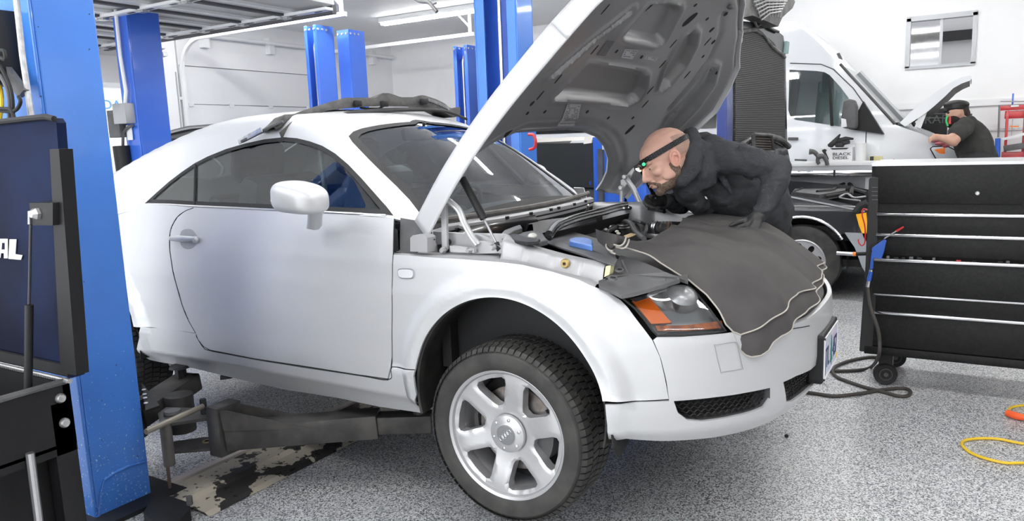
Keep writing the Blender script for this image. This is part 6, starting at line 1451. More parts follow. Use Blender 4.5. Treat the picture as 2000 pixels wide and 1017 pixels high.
# light brackets at the hood foot
mb = MB(); mb.tube([hpl(x, y, .10) for x, y in ((1442, 300), (1452, 282), (1474, 268), (1500, 266), (1524, 272), (1540, 286))], .03, 10).tube([hpl(x, y, .12) for x, y in ((1446, 306), (1456, 290), (1470, 280))], .02, 8).build('hood_foot_panel', M['grimy'], HD)
mb = MB(); cs_ = [hpl(x, y, .2) for x, y in ((1472, 262), (1506, 264), (1511, 296), (1472, 298))]
mb.tube(cs_+[cs_[0]], .016, 8).build('vent_frame', M['grimy'], HD); MB().prism([hpl(x, y, .18) for x, y in ((1474, 264), (1504, 266), (1509, 294), (1474, 296))], -hn_*.03).build('vent_mesh', M['black'], HD, smooth=0)
mb = MB()
for k in range(5): mb.tube([hpl(1476, 270+k*5, .19), hpl(1506, 271+k*5, .19)], .004, 5)
mb.build('vent_bars', mat('brownish_bars', (.16, .13, .11), .6), HD)
for x, y in ((1444, 78), (1440, 62)): MB().ellipsoid(hpl(x, y, .03), (.03, .03, .04), 6).build('hood_latch', M['zinc'], HD)
MB().prism([hpl(x, y, .02) for x, y in ((1537, 80), (1542, 82), (1540, 105), (1534, 104))], -hn_*.03).build('hood_hinge', mat('teal_tag', (.30, .44, .44), .5), HD, smooth=0)
# cabin of the sedan
ZR = 1.45
gx = [(-.62, .93), (-1.35, ZR-.03), (-1.6, ZR), (-2.7, ZR-.01), (-3.45, .96)]
MB().grid([[(x, YM+W2/2+s*(.78-.22*((z-.93)/.5)), z) for x, z in gx] for s in (-1, -.6, 0, .6, 1)]).build('roof', M['light_paint'] if 'light_paint' in M else mat('champagne_silver', (.55, .53, .50), .3, .5), SD)
yb_ = lambda z: YM+W2/2-(.78-.22*((z-.93)/.5))
def sdp(pts, nm, mt, th=.03): return MB().prism([V(x, yb_(z), z) for x, z in pts], (0, th, 0)).build(nm, mt, SD, smooth=0)
chp = bpy.data.materials['champagne_silver']
sdp([(-1.36, 1.385), (-1.6, 1.42), (-2.7, 1.41), (-2.7, 1.45), (-1.6, ZR+.0), (-1.3, 1.42)], 'roof_rail', chp)
for q4 in (((1121, 385), (1142, 385), (1157, 268), (1142, 266)), ((1145, 385), (1164, 385), (1173, 272), (1160, 269))):
    P4 = [ony(*q_, 3.98+.10*(q_[1] < 300)) for q_ in q4]; MB().prism(P4, (0, .05, 0)).build('door_pillar', chp, SD, smooth=0)
sdp([(-.70, .95), (-3.3, .95), (-2.75, 1.40), (-1.38, 1.38)], 'side_glass', M['dark_window'], .006)
for y in (YM+.55, YM+1.15): MB().obox((-1.9, y, 1.0), (.2, 0, 1), (0, 1, 0), (.34, .24, .08), .05).build('seat', M['leather'], SD)
# ================================================================== dark raised vehicle beyond
SV = thing('parked_car', 'dark grey car behind the coupe roof between the blue lift posts', 'car', (-4.5, 2.9, 0))
pr_ = [(-6.7, .30), (-6.75, .9), (-6.5, 1.15), (-6.1, 1.60), (-5.2, 1.69), (-4.2, 1.70), (-3.5, 1.66), (-2.75, 1.14), (-1.95, 1.02), (-1.85, .6), (-1.9, .30)]
pr_ = [(x-.55, z) for x, z in pr_]; sw_ = lambda z: .82-.17*S(1.1, 1.7, z); yc_ = 2.93
MB().grid([[V(x, yc_+s_*sw_(z), z) for x, z in pr_] for s_ in (-1, -.9, 0, .9, 1)]).build('body_shell', M['dark_paint'], SV)
for s_ in (-1, 1): MB().add([V(x, yc_+s_*sw_(z), z) for x, z in pr_]+[V(-4.8, yc_+s_*.80, .8)], [(i, (i+1) % len(pr_), len(pr_)) for i in range(len(pr_))]).build('body_side', M['dark_paint'], SV, smooth=0)
MB().prism([V(x-.55, yc_-.805+.17*S(1.1, 1.7, z)-.02, z) for x, z in ((-2.95, 1.15), (-3.6, 1.58), (-5.8, 1.60), (-6.1, 1.15))], (0, .012, 0)).build('side_glass', M['black_gloss'], SV, smooth=0)
MB().tube([V(x-.55, yc_-.69, z+.012) for x, z in ((-6.0, 1.60), (-5.2, 1.69), (-4.2, 1.70), (-3.5, 1.66))], .018, 6).build('roof_rail', M['steel'], SV)
for x in (-3.2, -6.3): simplewheel((x, yc_-.72, .33), .33, SV); simplewheel((x, yc_+.72, .33), .33, SV, 1)
# ================================================================== white van
YV = 6.15; VW = 1.9
VN = thing('white_van', 'tall white delivery van with its short hood propped open', 'van', (-1.5, YV+.95, 0))
vx = lambda px, py: ony(px, py, YV)
vp = [(-4.35, .35), (-4.35, 2.72), (-1.5, 2.76)]+[(q_[0], q_[2]) for q_ in (vx(1545, 38), vx(1590, 76), vx(1636, 124))]+[(q_[0], q_[2]) for q_ in (vx(1745, 242), vx(1800, 262), vx(1850, 286), vx(1872, 302), vx(1880, 322))]
xN = vp[-1][0]; vp += [(xN+.06, .75), (xN+.08, .45), (xN, .38)]
wcv = (.55, .36); vp += [(wcv[0]+.40*cos(a), wcv[1]+.40*sin(a)) for a in np.linspace(radians(5), radians(175), 14)]+[(-.6, .36), (-4.35, .36)]
win = [(q_[0], q_[2]) for q_ in (vx(1538, 135), vx(1590, 137), vx(1608, 140), vx(1618, 146), vx(1640, 170), vx(1660, 196), vx(1672, 214), vx(1690, 250), vx(1640, 247), vx(1600, 241), vx(1552, 234), vx(1542, 226), vx(1538, 215))]
M['van_glass'] = glass('greenish_windscreen', (.42, .52, .47), .05, .04); M['van_white'] = mat('van_white_paint', (.80, .82, .85), .25, coat=.6)
def vsy(x, z): return (x, YV+.16*S(1.1, 2.7, z)+.10*S(.2, xN, x)**2, z)
panel('van_side', vp, vsy, M['van_white'], VN, .09, holes=[win], ref=(0, 12, .8))
MB().prism([V(x, YV+VW, z) for x, z in vp], (0, -.03, 0)).build('van_side', M['van_white'], VN, smooth=0)
def vstrip(nm, ids, mt, yin=.0):
    P = [vp[i] for i in ids]; G = [[V(vsy(x, z)[0], vsy(x, z)[1]*(1-t)+(2*(YV+VW/2)-vsy(x, z)[1])*t, z) for x, z in P] for t in np.linspace(0, 1, 7)]
    return MB().grid(G).build(nm, mt, VN)
vstrip('van_roof', (1, 2, 3, 4, 5), M['van_white']); vstrip('windscreen', (5, 6), M['van_glass']); MB().tube([V(vsy(*vp[5])[0]+.012, vsy(*vp[5])[1]-.004, vp[5][1]), V(vsy(*vp[6])[0]+.012, vsy(*vp[6])[1]-.004, vp[6][1])], .016, 6).build('windscreen_trim', M['grey_plastic'], VN)
MB().tube([V(vp[5][0]+.02, YV+VW-.15, vp[5][1]+.01), V(vp[6][0]+.02, YV+VW-.1, vp[6][1]+.01)], .03, 6).build('windscreen_trim', M['alu'], VN); MB().box((vp[6][0]-.12, YV+.05, vp[6][1]-.02), (vp[6][0]+.04, YV+VW-.2, vp[6][1]+.015)).build('wiper_cowl', M['black'], VN, smooth=0); vstrip('front_panel', (9, 10, 11, 12, 13), M['van_white'])
border('window_frame', win, .035, lambda x, z: tuple(V(*vsy(x, z))-V(0, .006, 0)), M['black']).parent = VN
o = COL.objects[-1]; 
panel('cab_glass', win, lambda x, z: tuple(V(*vsy(x, z))+V(0, .006, 0)), M['tint_glass'], VN, .12, thick=0)
MB().prism([vx(x, y)-V(0, .012, 0) for x, y in ((1618, 150), (1623, 152), (1628, 246), (1622, 246))], (0, .02, 0)).build('window_divider', M['black'], VN, smooth=0)
q1_, q2_ = vx(1398, 165), vx(1398, 250)
MB().prism([V(x, vsy(x, z)[1]-.012, z) for x, z in ((q1_[0], q1_[2]), (q1_[0], q2_[2]), (-4.1, q2_[2]+.02), (-4.1, q1_[2]+.05))], (0, .02, 0)).build('side_window', M['dark_window'], VN, smooth=0)
MB().tube([V(*vsy(*q_))-V(0, .004, 0) for q_ in [(p_[0], p_[2]) for p_ in (vx(1539, 122), vx(1600, 124), vx(1625, 134), vx(1665, 172), vx(1688, 204), vx(1692, 240), vx(1690, 312))]], .006, 6).build('door_gap', M['gap'], VN)
MB().prism([vx(x, y)-V(0, .10, 0) for x, y in ((1660, 252), (1688, 198), (1728, 262), (1700, 258))], (0, .10, 0)).build('mirror_base', M['black'], VN, smooth=0)
o = MB().prism([vx(x, y)-V(0, .26, 0) for x, y in ((1654, 198), (1664, 194), (1676, 197), (1680, 210), (1680, 248), (1674, 252), (1652, 250), (1648, 240))], (0, .12, 0)).build('van_mirror', M['grey_plastic'], VN, smooth=.5); mod(o, 'BEVEL', width=.03, segments=3, limit_method='ANGLE')
o = MB().prism([vx(x, y)-V(0, .27, 0) for x, y in ((1650, 231), (1659, 233), (1661, 247), (1650, 249))], (0, .02, 0)).build('mirror_indicator', M['clear_grey'], VN, smooth=0)
MB().beam(vx(1540, 271)-V(0, .03, 0), vx(1560, 271)-V(0, .03, 0), .03, .035, bev=.008).build('door_handle', M['grey_plastic'], VN)
MB().prism([vx(x, y)-V(0, .01, 0) for x, y in ((1634, 105), (1640, 103), (1646, 117), (1638, 114))], (0, .02, 0)).build('roof_marker', M['grey_plastic'], VN, smooth=0)
hlp = [vx(x, y)-V(0, .03, 0) for x, y in ((1817, 290), (1822, 286), (1850, 285), (1864, 292), (1876, 306), (1882, 322), (1838, 324), (1826, 306))]
VH = pempty('headlight', hlp[0], VN)
MB().prism(hlp, (0, .06, 0)).build('headlight_lens', mat('silver_lens', (.62, .64, .66), .15, .5, coat=1), VH, smooth=0)
MB().prism([vx(x, y)-V(0, .036, 0) for x, y in ((1824, 292), (1846, 288), (1846, 300), (1836, 300))], (0, .006, 0)).build('indicator_lens', M['orange'], VH, smooth=0)
MB().tube([p_-V(0, .002, 0) for p_ in hlp]+[hlp[0]], .006, 6).build('headlight_seal', M['black'], VH)
simplewheel((wcv[0], YV+.16, .36), .34, VN); simplewheel((-3.1, YV+.16, .36), .34, VN); simplewheel((wcv[0], YV+VW-.16, .36), .34, VN, 1); simplewheel((-3.1, YV+VW-.16, .36), .34, VN, 1)
# seats and bulkhead in the cab
MB().obox((-.62, YV+.55, 1.65), (.12, 0, 1), (0, 1, 0), (.42, .26, .09), .05).obox((-.45, YV+.55, 1.28), (1, 0, .1), (0, 1, 0), (.26, .26, .08), .04).build('cab_seat', M['leather'], VN)
MB().box((-.85, YV+.18, .5), (-.80, YV+VW-.2, 2.5)).build('cab_bulkhead', mat('teal_grey_bulkhead', (.10, .24, .30), .6), VN, smooth=0)
# van engine bay and hood
MB().box((.50, YV+.25, .8), (xN-.08, YV+VW-.25, .98)).build('van_engine_bay', M['black'], VN, smooth=0)
vh_o = [(1757, 240), (1775, 222), (1800, 200), (1830, 178), (1860, 159), (1880, 150), (1896, 147), (1898, 152), (1895, 157), (1878, 163), (1862, 172), (1846, 188), (1826, 206), (1808, 221), (1768, 247)]
G = [[ony(x, y, YV+.05+yy) for x, y in vh_o[:8]] for yy in (0, .1)]; base_ = [ony(x, y, YV+.08) for x, y in vh_o[:8]]; b2_ = [ony(x, y, YV+.08) for x, y in (vh_o[8:]+[])][::-1]
VHd = pempty('van_hood', base_[0], VN)
MB().grid([[p_+V(0, yy, -.02*abs(yy-.8)) for p_ in base_] for yy in (0, .25, .8, 1.35, 1.6)]).build('hood_skin', M['van_white'], VHd)
n_ = len(b2_)
MB().prism([ony(x, y, YV+.08) for x, y in vh_o], (0, .02, 0)).build('hood_flange', M['van_white'], VHd, smooth=0)
MB().prism([ony(x, y, YV+.11) for x, y in ((1800, 226), (1812, 206), (1850, 176), (1880, 158), (1892, 152), (1894, 156), (1878, 163), (1862, 173), (1846, 189), (1824, 209), (1808, 222))], (0, 1.5, 0)).build('hood_inner_panel', M['black'], VHd, smooth=0)
for a, b in (((1806, 206), (1788, 252)), ((1778, 226), (1772, 246)), ((1812, 207), (1794, 254))): MB().beam(ony(*a, YV+.12), ony(*b, YV+.12), .02, .03).build('hood_hinge', M['white'], VHd)
mb = MB().tube(spline([ony(x, y, YV+.35) for x, y in ((1790, 235), (1782, 228), (1786, 244), (1800, 240))], 4), .02, 8).build('engine_wiring', M['grey_plastic'], VN)
MB().prism([ony(x, y, YV+.05) for x, y in ((1790, 248), (1812, 256), (1838, 268), (1832, 272), (1800, 258))], (0, .3, -.0)).build('fender_ledge', M['alu'], VN, smooth=0)
M['pink_rag'] = mat('pink_rag', (.45, .12, .15), .8)
o = MB().ellipsoid(ony(1838, 280, YV-.02), (.06, .05, .022), 6).ellipsoid(ony(1847, 284, YV-.02), (.04, .04, .024), 6).ellipsoid(ony(1826, 275, YV+.02), (.05, .04, .016), 6); tag(o.build('rag', M['pink_rag']), 'pink shop rag lying on the van fender under the mechanic arms', 'rag')
# black case standing behind the van engine
BC = thing('tool_case', 'large black moulded tool case standing open behind the van engine bay', 'case', ony(1820, 280, 8.3))
a_, b_ = ony(1797, 255, 8.25), ony(1852, 211, 8.25)
o = MB().box((a_[0], 8.25, a_[2]-.2), (b_[0], 8.35, b_[2]), .03).build('case_lid', M['black'], BC); MB().box((a_[0], 8.10, .0), (b_[0]+.3, 8.4, a_[2]-.2), .01).build('case_stand', M['grey_plastic'], BC)
text('case_lettering', 'RAFTSM', (a_[0]+.04, 8.245, ony(1820, 241, 8.25)[2]), .15, M['grey_plastic'], BC, ext=.004)
for y in (222, 230): MB().beam(ony(1800, y, 8.24), ony(1848, y, 8.24), .01, .015).build('case_rib', M['grey_plastic'], BC)
# ================================================================== bench between the sedan and the van
YBn = 5.72
zb_ = ony(1600, 316, YBn)[2]; bx0, bx1 = -1.2, ony(1738, 320, YBn)[0]
BN = thing('work_bench', 'long white-topped workbench with a chrome lower rail beyond the dark sedan', 'workbench', ((bx0+bx1)/2, YBn+.2, 0))
MB().box((bx0, YBn, zb_-.045), (bx1, YBn+.36, zb_), .004).build('bench_top', M['white'], BN)
MB().box((bx0, YBn+.01, zb_-.09), (bx1-.1, YBn+.34, zb_-.046)).build('bench_apron', M['alu'], BN, smooth=0)
MB().box((bx0, YBn-.01, zb_-.155), (bx1-.12, YBn+.03, zb_-.092), .006).build('chrome_rail', M['chrome'], BN)
MB().box((ony(1632, 337, YBn)[0]-.02, YBn-.02, zb_-.16), (ony(1632, 337, YBn)[0], YBn, zb_-.088)).build('rail_joint', M['black'], BN, smooth=0)
for x in (bx0+.1, bx1-.2): MB().box((x-.03, YBn+.05, 0), (x+.03, YBn+.3, zb_-.05)).build('leg', M['alu'], BN, smooth=0)
bz_ = lambda px, py, dy=0: ony(px, py, YBn+.1+dy)
bb = thing('glove_box', 'white cardboard box printed BLACK DIESEL on the workbench', 'box', V(bz_(1630, 315)[0], YBn+.2, zb_))
a_, b_ = bz_(1598, 313), bz_(1666, 287); MB().box((a_[0], YBn+.06, zb_), (b_[0], YBn+.26, b_[2]-.0)).build('carton', M['white'], bb, smooth=0)
M['print_black'] = mat('black_print', (.03, .03, .032), .6)
h_ = (b_[2]-zb_)
text('box_print', 'BLACK', (bz_(1627, 302)[0], YBn+.058, zb_+h_*.42), h_*.30, M['print_black'], bb, ext=.001, sx=1.35, bold=.0004); text('box_print', 'DIESEL', (bz_(1627, 308)[0], YBn+.058, zb_+h_*.16), h_*.28, M['print_black'], bb, ext=.001, sx=1.3, bold=.0004)
pz = lambda u, v: V(a_[0]+(b_[0]-a_[0])*u, YBn+.0575, zb_+h_*v)
MB().prism([pz(*q_) for q_ in ((.36, .97), (.90, .97), (.84, .86), (.42, .86))], (0, -.001, 0)).build('box_banner', M['print_black'], bb, smooth=0)
MB().prism([pz(*q_) for q_ in ((.12, .84), (.20, .92), (.27, .85), (.24, .70), (.33, .2), (.30, .02), (.20, .02), (.22, .45), (.14, .72))], (0, -.001, 0)).build('box_emblem', M['print_black'], bb, smooth=0)
gl = MB(); 
gl.ellipsoid(bz_(1640, 283, .1), (.05, .04, .035), 6); gl.tube([bz_(1620, 286, .1), bz_(1632, 275, .1), bz_(1641, 262, .1)], [.03, .028, .008], 8); gl.tube([bz_(1636, 276, .1), bz_(1652, 270, .1), bz_(1667, 271, .1)], [.03, .02, .010], 8); gl.tube([bz_(1644, 279, .1), bz_(1660, 277, .1)], [.03, .018], 8); gl.tube([bz_(1618, 286, .1), bz_(1628, 276, .1)], .012, 6)
o = gl.build('glove', mat('black_nitrile', (.03, .03, .032), .6), smooth=2); tag(o, 'crumpled black glove lying on the white printed box', 'glove')
a_, b_ = bz_(1666, 314), bz_(1693, 279); o = MB().lathe([(.0, 0), (.055, 0), (.060, b_[2]-zb_), (.056, b_[2]-zb_), (.05, .01)], V((a_[0]+b_[0])/2, YBn+.17, zb_), (0, 0, 1), 24).build('paper_cup', M['white']); tag(o, 'white tub standing right of the printed box on the workbench', 'tub')
a_, b_ = bz_(1697, 313), bz_(1722, 305); TPb = thing('tape_box', 'small yellow and black carton right of the white tub on the workbench', 'carton', V(a_[0], YBn+.15, zb_))
MB().box((a_[0], YBn+.1, zb_), (b_[0], YBn+.2, b_[2]), .002).build('carton', mat('khaki_card', (.55, .50, .25), .6), TPb); MB().box((a_[0]+.01, YBn+.096, zb_), (a_[0]+.045, YBn+.1, b_[2])).build('dark_label', M['print_black'], TPb, smooth=0)
for k, pts in enumerate((((1581, 296), (1590, 297), (1597, 305), (1597, 315), (1600, 320)), ((1597, 306), (1608, 305), (1614, 314), (1616, 322)))):
    o = MB().tube(spline([ony(x, y, YBn-.02) for x, y in pts], 5), [.034, .032, .03, .028, .026, .025, .024, .024, .023, .022, .02, .02, .02, .02, .02, .02, .02, .018, .018, .018, .018][:len(spline([V(*p_) for p_ in pts], 5))], 10).build('clamp_jaw', M['grey_plastic']); tag(o, ['grey curved clamp hooked over the bench edge, left of the pair', 'grey curved clamp hooked over the bench edge, nearest the white box'][k], 'clamp', 'clamps hooked over the bench')
o = MB().beam(bz_(1552, 312), bz_(1576, 313), .03, .02, bev=.006).build('file_tool', M['grey_plastic']); tag(o, 'small flat grey tool at the left end of the bench top', 'tool')
mb = MB(); [mb.tube([bz_(1738+a, 322-b), bz_(1746+c, 318-d)], .006, 5) for a, b, c, d in ((0, 0, 10, 4), (4, 6, 12, 0), (0, 4, 30, -2), (6, 2, 0, 8))]
o = mb.build('wire_bundle', M['pink_rag']); tag(o, 'loose red wires at the right end of the bench behind the cabinet', 'wires')
# ================================================================== red shop press at the far right
YP = 8.25
PRS = thing('shop_press', 'red hydraulic shop press with silver guide rods against the far wall', 'press', ony(1980, 300, YP)*V(1, 1, 0))
q = lambda x, y: ony(x, y, YP)
def pbox(nm, x0, y0, x1, y1, mt, d0=0, d1=.1): a, b = q(x0, y1), q(x1, y0); return MB().box((a[0], YP+d0, a[2]), (b[0], YP+d1, b[2]), .004).build(nm, mt, PRS)
M['press_red'] = mat('press_red', (.50, .03, .035), .35, coat=.3)
pbox('head_beam', 1952, 204, 2010, 216, M['press_red']); pbox('upright', 1959, 216, 1971, 318, M['press_red']); pbox('upright', 1994, 216, 2005, 318, M['press_red']); pbox('cross_plate', 1962, 215, 2004, 232, M['press_red'], .02, .08)
pbox('lower_plate', 1955, 296, 2000, 318, M['press_red'], -.01, .08); pbox('leg', 1959, 318, 1971, 470, M['press_red']); pbox('leg', 1994, 318, 2005, 470, M['press_red'])
pbox('ram', 1975, 232, 1979, 268, M['alu'], .02, .05); pbox('screw', 1976, 182, 1981, 204, M['blue_far'], .03, .06); MB().tube([q(1954, 198), q(2008, 198)], .008, 6).build('handle_bar', M['steel'], PRS)
for x in (1952, 2008): MB().tube([q(x, 205), q(x-2, 268)], .012, 8).build('guide_rod', M['steel'], PRS); MB().tube([q(x-3, 270), q(x-4, 318)], .03, 10).build('guide_sleeve', M['blue_far'], PRS)
MB().beam(q(1958, 272), q(2006, 260), .05, .03).build('bed_arm', M['white'], PRS); MB().beam(q(1960, 290), q(2002, 284), .12, .07, bev=.01).build('bed_block', M['grey_plastic'], PRS); MB().tube([q(1972, 247), q(1990, 247)], .008, 6).build('gauge_bar', M['orange'], PRS)
pbox('label', 1974, 205, 1990, 209, M['white'], -.012, -.005)
# ================================================================== people
def blob(name, mt, parent, parts, voxel=.008, smooth=6, folds=None):
    """one continuous surface grown from overlapping rounded volumes"""
    mb = MB()
    for p_ in parts:
        if p_[0] == 'e': mb.ellipsoid(p_[1], p_[2], 10, p_[3] if len(p_) > 3 else None)
        else:
            P, R_ = p_[1], p_[2]; P = [np.asarray(a, float) for a in P]
            R_ = list(R_) if hasattr(R_, '__len__') else [R_]*len(P)
            if len(P) > 2:
                Q = spline([np.append(a, r) for a, r in zip(P, R_)], 5); P = [q[:3] for q in Q]; R_ = [q[3] for q in Q]
            else:
                Q = [P[0]*(1-t)+P[1]*t for t in np.linspace(0, 1, 5)]; R_ = list(np.interp(np.linspace(0, 1, 5), [0, 1], R_)); P = Q
            mb.tube(P, R_, 14); mb.ellipsoid(P[0], (R_[0],)*3, 7); mb.ellipsoid(P[-1], (R_[-1],)*3, 7)
    o = mb.build(name, mt, parent, smooth=3)
    m1 = o.modifiers.new('remesh', 'REMESH'); m1.mode = 'VOXEL'; m1.voxel_size = voxel; m1.use_smooth_shade = True
    m2 = o.modifiers.new('smooth', 'SMOOTH'); m2.factor = .6; m2.iterations = smooth
    if folds:
        tx_ = bpy.data.textures.new('folds', 'CLOUDS'); tx_.noise_scale = folds[0]; tx_.noise_depth = 2
        m3 = o.modifiers.new('folds', 'DISPLACE'); m3.texture = tx_; m3.strength = folds[1]; m3.mid_level = .5
    return o
def skinmat(name, c, c2):
    m = mat(name, c, .5); n_ = noise(m, 16, 4); r_ = ramp(m, n_.outputs[0], [(.35, c), (.7, c2)]); lk(m, r_.outputs[0], bsdf(m).inputs['Base Color']); bsdf(m).inputs['Subsurface Weight'].default_value = .08; bsdf(m).inputs['Subsurface Radius'].default_value = (.02, .008, .004); n8 = noise(m, 220, 3); bump(m, n8.outputs[0], .15, .002); return m
M['skin'] = skinmat('fair_skin', (.62, .36, .28), (.70, .43, .34)); M['ear_skin'] = skinmat('ear_skin', (.66, .33, .26), (.70, .38, .30))
m = M['hoodie'] = mat('charcoal_hoodie', (.060, .062, .068), .85, spec=.2); n_ = noise(m, 11, 5, .55); n9 = noise(m, 380, 2)
mxx = nn(m, 'ShaderNodeMath', operation='ADD'); lk(m, n_.outputs[0], mxx.inputs[0]); sc_ = nn(m, 'ShaderNodeMath', operation='MULTIPLY'); lk(m, n9.outputs[0], sc_.inputs[0]); sc_.inputs[1].default_value = .12; lk(m, sc_.outputs[0], mxx.inputs[1]); bump(m, mxx.outputs[0], .8, .035)
M['nitrile'] = mat('black_glove', (.034, .034, .036), .5); M['trouser'] = varied('black_trousers', (.016, .016, .018), (.026, .026, .029), 9, .8)
A = atd
MAN = thing('person', 'bald bearded mechanic in a charcoal hoodie and black gloves leaning over the silver coupe', 'person', (.55, 1.05, 0))
hipL, hipR = A(1545, 455, 3.78), A(1500, 452, 3.98)
neckb = A(1352, 300, 3.33)
body = [('t', [A(1352, 296, 3.19), A(1350, 326, 3.165), A(1334, 352, 3.17)], [.042, .046, .034]), ('t', [A(1350, 262, 3.24), A(1353, 292, 3.20), A(1345, 326, 3.18), A(1326, 352, 3.19), A(1312, 362, 3.24)], [.030, .036, .036, .030, .022]), ('t', [A(1340, 350, 3.22), A(1348, 372, 3.28), A(1366, 395, 3.36)], [.04, .05, .05]), ('t', [A(1362, 300, 3.26), A(1370, 340, 3.24)], [.06, .07]), ('t', [A(1345, 345, 3.26), A(1345, 345, 3.38)], [.055, .06]),
        ('t', [A(1352, 305, 3.36), A(1400, 345, 3.44), A(1450, 378, 3.56), A(1484, 404, 3.68), A(1494, 436, 3.80)], [.085, .155, .170, .155, .125]),
        ('t', [A(1350, 345, 3.42), A(1400, 385, 3.52), A(1450, 405, 3.62)], [.075, .105, .12]),
        ('t', [A(1395, 300, 3.30), A(1368, 296, 3.48), A(1362, 318, 3.64)], [.078, .085, .080]),
        ('t', [A(1398, 305, 3.28), A(1450, 312, 3.20), A(1521, 327, 3.17)], [.080, .068, .055]),
        ('t', [A(1521, 327, 3.17), A(1512, 365, 3.16), A(1497, 402, 3.15), A(1486, 418, 3.15)], [.055, .052, .041, .036]),
        ('t', [A(1358, 322, 3.64), A(1345, 368, 3.62), A(1332, 398, 3.56)], [.074, .060, .052]),
        ('t', [A(1332, 398, 3.56), A(1312, 396, 3.48), A(1302, 393, 3.44)], [.052, .042, .036]),
        ('t', [A(1322, 350, 3.30), A(1342, 372, 3.36), A(1372, 392, 3.44)], [.040, .06, .07]),
        ('t', [A(1345, 268, 3.30), A(1356, 292, 3.26), A(1345, 330, 3.22), A(1325, 352, 3.22)], [.034, .040, .036, .026]),
        ('t', [A(1345, 266, 3.34), A(1352, 280, 3.44), A(1335, 330, 3.45)], [.034, .038, .03])]
# creases: rolled folds along the sleeve and at the bend of the elbow
for k in range(7):
    t = k/6; c0 = A(1524-30*t, 345+62*t, 3.12); body.append(('t', [c0+_r*.035-_u*.004, c0-_f*.018*(1-.3*t)-_u*.010, c0-_r*.035-_u*.016], [.006, .0085, .006]))
for (x0, y0, x1, y1, t0) in ((1420, 292, 1470, 340, 3.20), (1445, 285, 1500, 318, 3.14), (1385, 330, 1430, 380, 3.27), (1400, 320, 1470, 350, 3.23), (1500, 380, 1450, 400, 3.42), (1360, 380, 1420, 405, 3.40)):
    body.append(('t', [A(x0, y0, t0+.005), A((x0+x1)/2+4, (y0+y1)/2-4, t0), A(x1, y1, t0+.01)], [.008, .014, .008]))
blob('hoodie', M['hoodie'], MAN, body, .008, 3, (.075, .028))
MB().tube(spline([A(x, y, t) for x, y, t in ((1334, 352, 3.19), (1340, 372, 3.26), (1346, 392, 3.32), (1362, 408, 3.38), (1385, 416, 3.42))], 5), .0022, 6).build('hoodie_zip', mat('zip_grey', (.07, .07, .075), .5), MAN)
o = MB().prism([A(x, y, 3.285) for x, y in ((1376, 383), (1379, 384), (1382, 389), (1378, 388))], -_f*.004).build('chest_logo', M['white'], MAN, smooth=0)
blob('trousers', M['trouser'], MAN, [('t', [A(1494, 450, 3.82), V(.42, 1.06, .80), V(.40, 1.12, .45), V(.38, 1.16, .10)], [.135, .115, .075, .06]), ('t', [A(1484, 446, 3.95), V(.28, 1.25, .78), V(.22, 1.36, .45), V(.20, 1.42, .10)], [.135, .115, .075, .06])], .014, 4)
for c in (V(.34, 1.14, .05), V(.16, 1.40, .05)): blob('boot', M['black'], MAN, [('e', c, (.12, .05, .045)), ('e', c-V(.06, 0, -.01), (.07, .045, .05)), ('t', [c+V(.04, .03, .03), c+V(.04, .03, .10)], [.05, .055])], .01, 2)
# ---- head
HS = 1.06; hc = A(1300, 310, 3.20)
F_ = -_r*.87-_u*.47-_f*.10; F_ /= np.linalg.norm(F_); L0 = np.cross(_u*.88-_r*.47, F_); L0 -= F_*np.dot(L0, F_); L0 /= np.linalg.norm(L0); U0 = np.cross(F_, L0)
if np.dot(U0, _u) < 0: U0 = -U0
if np.dot(L0, _f) > 0: L0 = -L0   # L0 points to the camera side (his left)
RM = np.stack([F_, L0, U0], 1)
def H(f, l, u): return hc+(F_*f+L0*l+U0*u)*HS
def he(f, l, u, a, b, c): return ('e', H(f, l, u), (a*HS, b*HS, c*HS), RM)
head = [he(-.018, 0, .030, .100, .079, .088), he(.028, 0, .030, .066, .066, .066), he(.046, 0, -.030, .052, .060, .066), he(.020, 0, -.050, .065, .066, .055), he(.046, 0, -.082, .050, .050, .034), he(.080, 0, -.104, .020, .026, .018),
        ('t', [H(.094, 0, .008), H(.107, 0, -.020), H(.116, 0, -.038)], [.009*HS, .011*HS, .012*HS]), he(.103, .013, -.044, .013, .009, .009), he(.103, -.013, -.044, .013, .009, .009),
        he(.082, .030, .014, .016, .026, .009), he(.082, -.030, .014, .016, .026, .009), he(.088, 0, .016, .012, .03, .010),
        he(.066, .046, -.030, .026, .020, .020), he(.066, -.046, -.030, .026, .020, .020),
        he(.098, 0, -.066, .012, .024, .0055), he(.096, 0, -.077, .012, .019, .007), he(.092, 0, -.058, .014, .024, .008), he(.030, .056, -.062, .035, .012, .02), he(.030, -.056, -.062, .035, .012, .02),
        ('t', [H(-.03, 0, -.03), A(1345, 316, 3.28), A(1358, 308, 3.38)], [.060, .056, .06])]
blob('head', M['skin'], MAN, head, .0036, 5)
def ear(s):
    return blob('ear', M['ear_skin'], MAN, [('t', [H(.004, s*.078, -.045), H(.012, s*.080, -.030), H(.010, s*.084, -.004), H(-.004, s*.090, .012), H(-.020, s*.092, .004), H(-.022, s*.092, -.018), H(-.012, s*.086, -.038), H(-.002, s*.082, -.046)], [.006, .0055, .005, .0055, .006, .006, .006, .006]), ('e', H(-.006, s*.078, -.016), (.016, .006, .024), RM), ('t', [H(.004, s*.083, -.018), H(-.006, s*.088, .0), H(-.012, s*.090, -.008)], [.004, .004, .004])], .0028, 2)
ear(1); ear(-1)
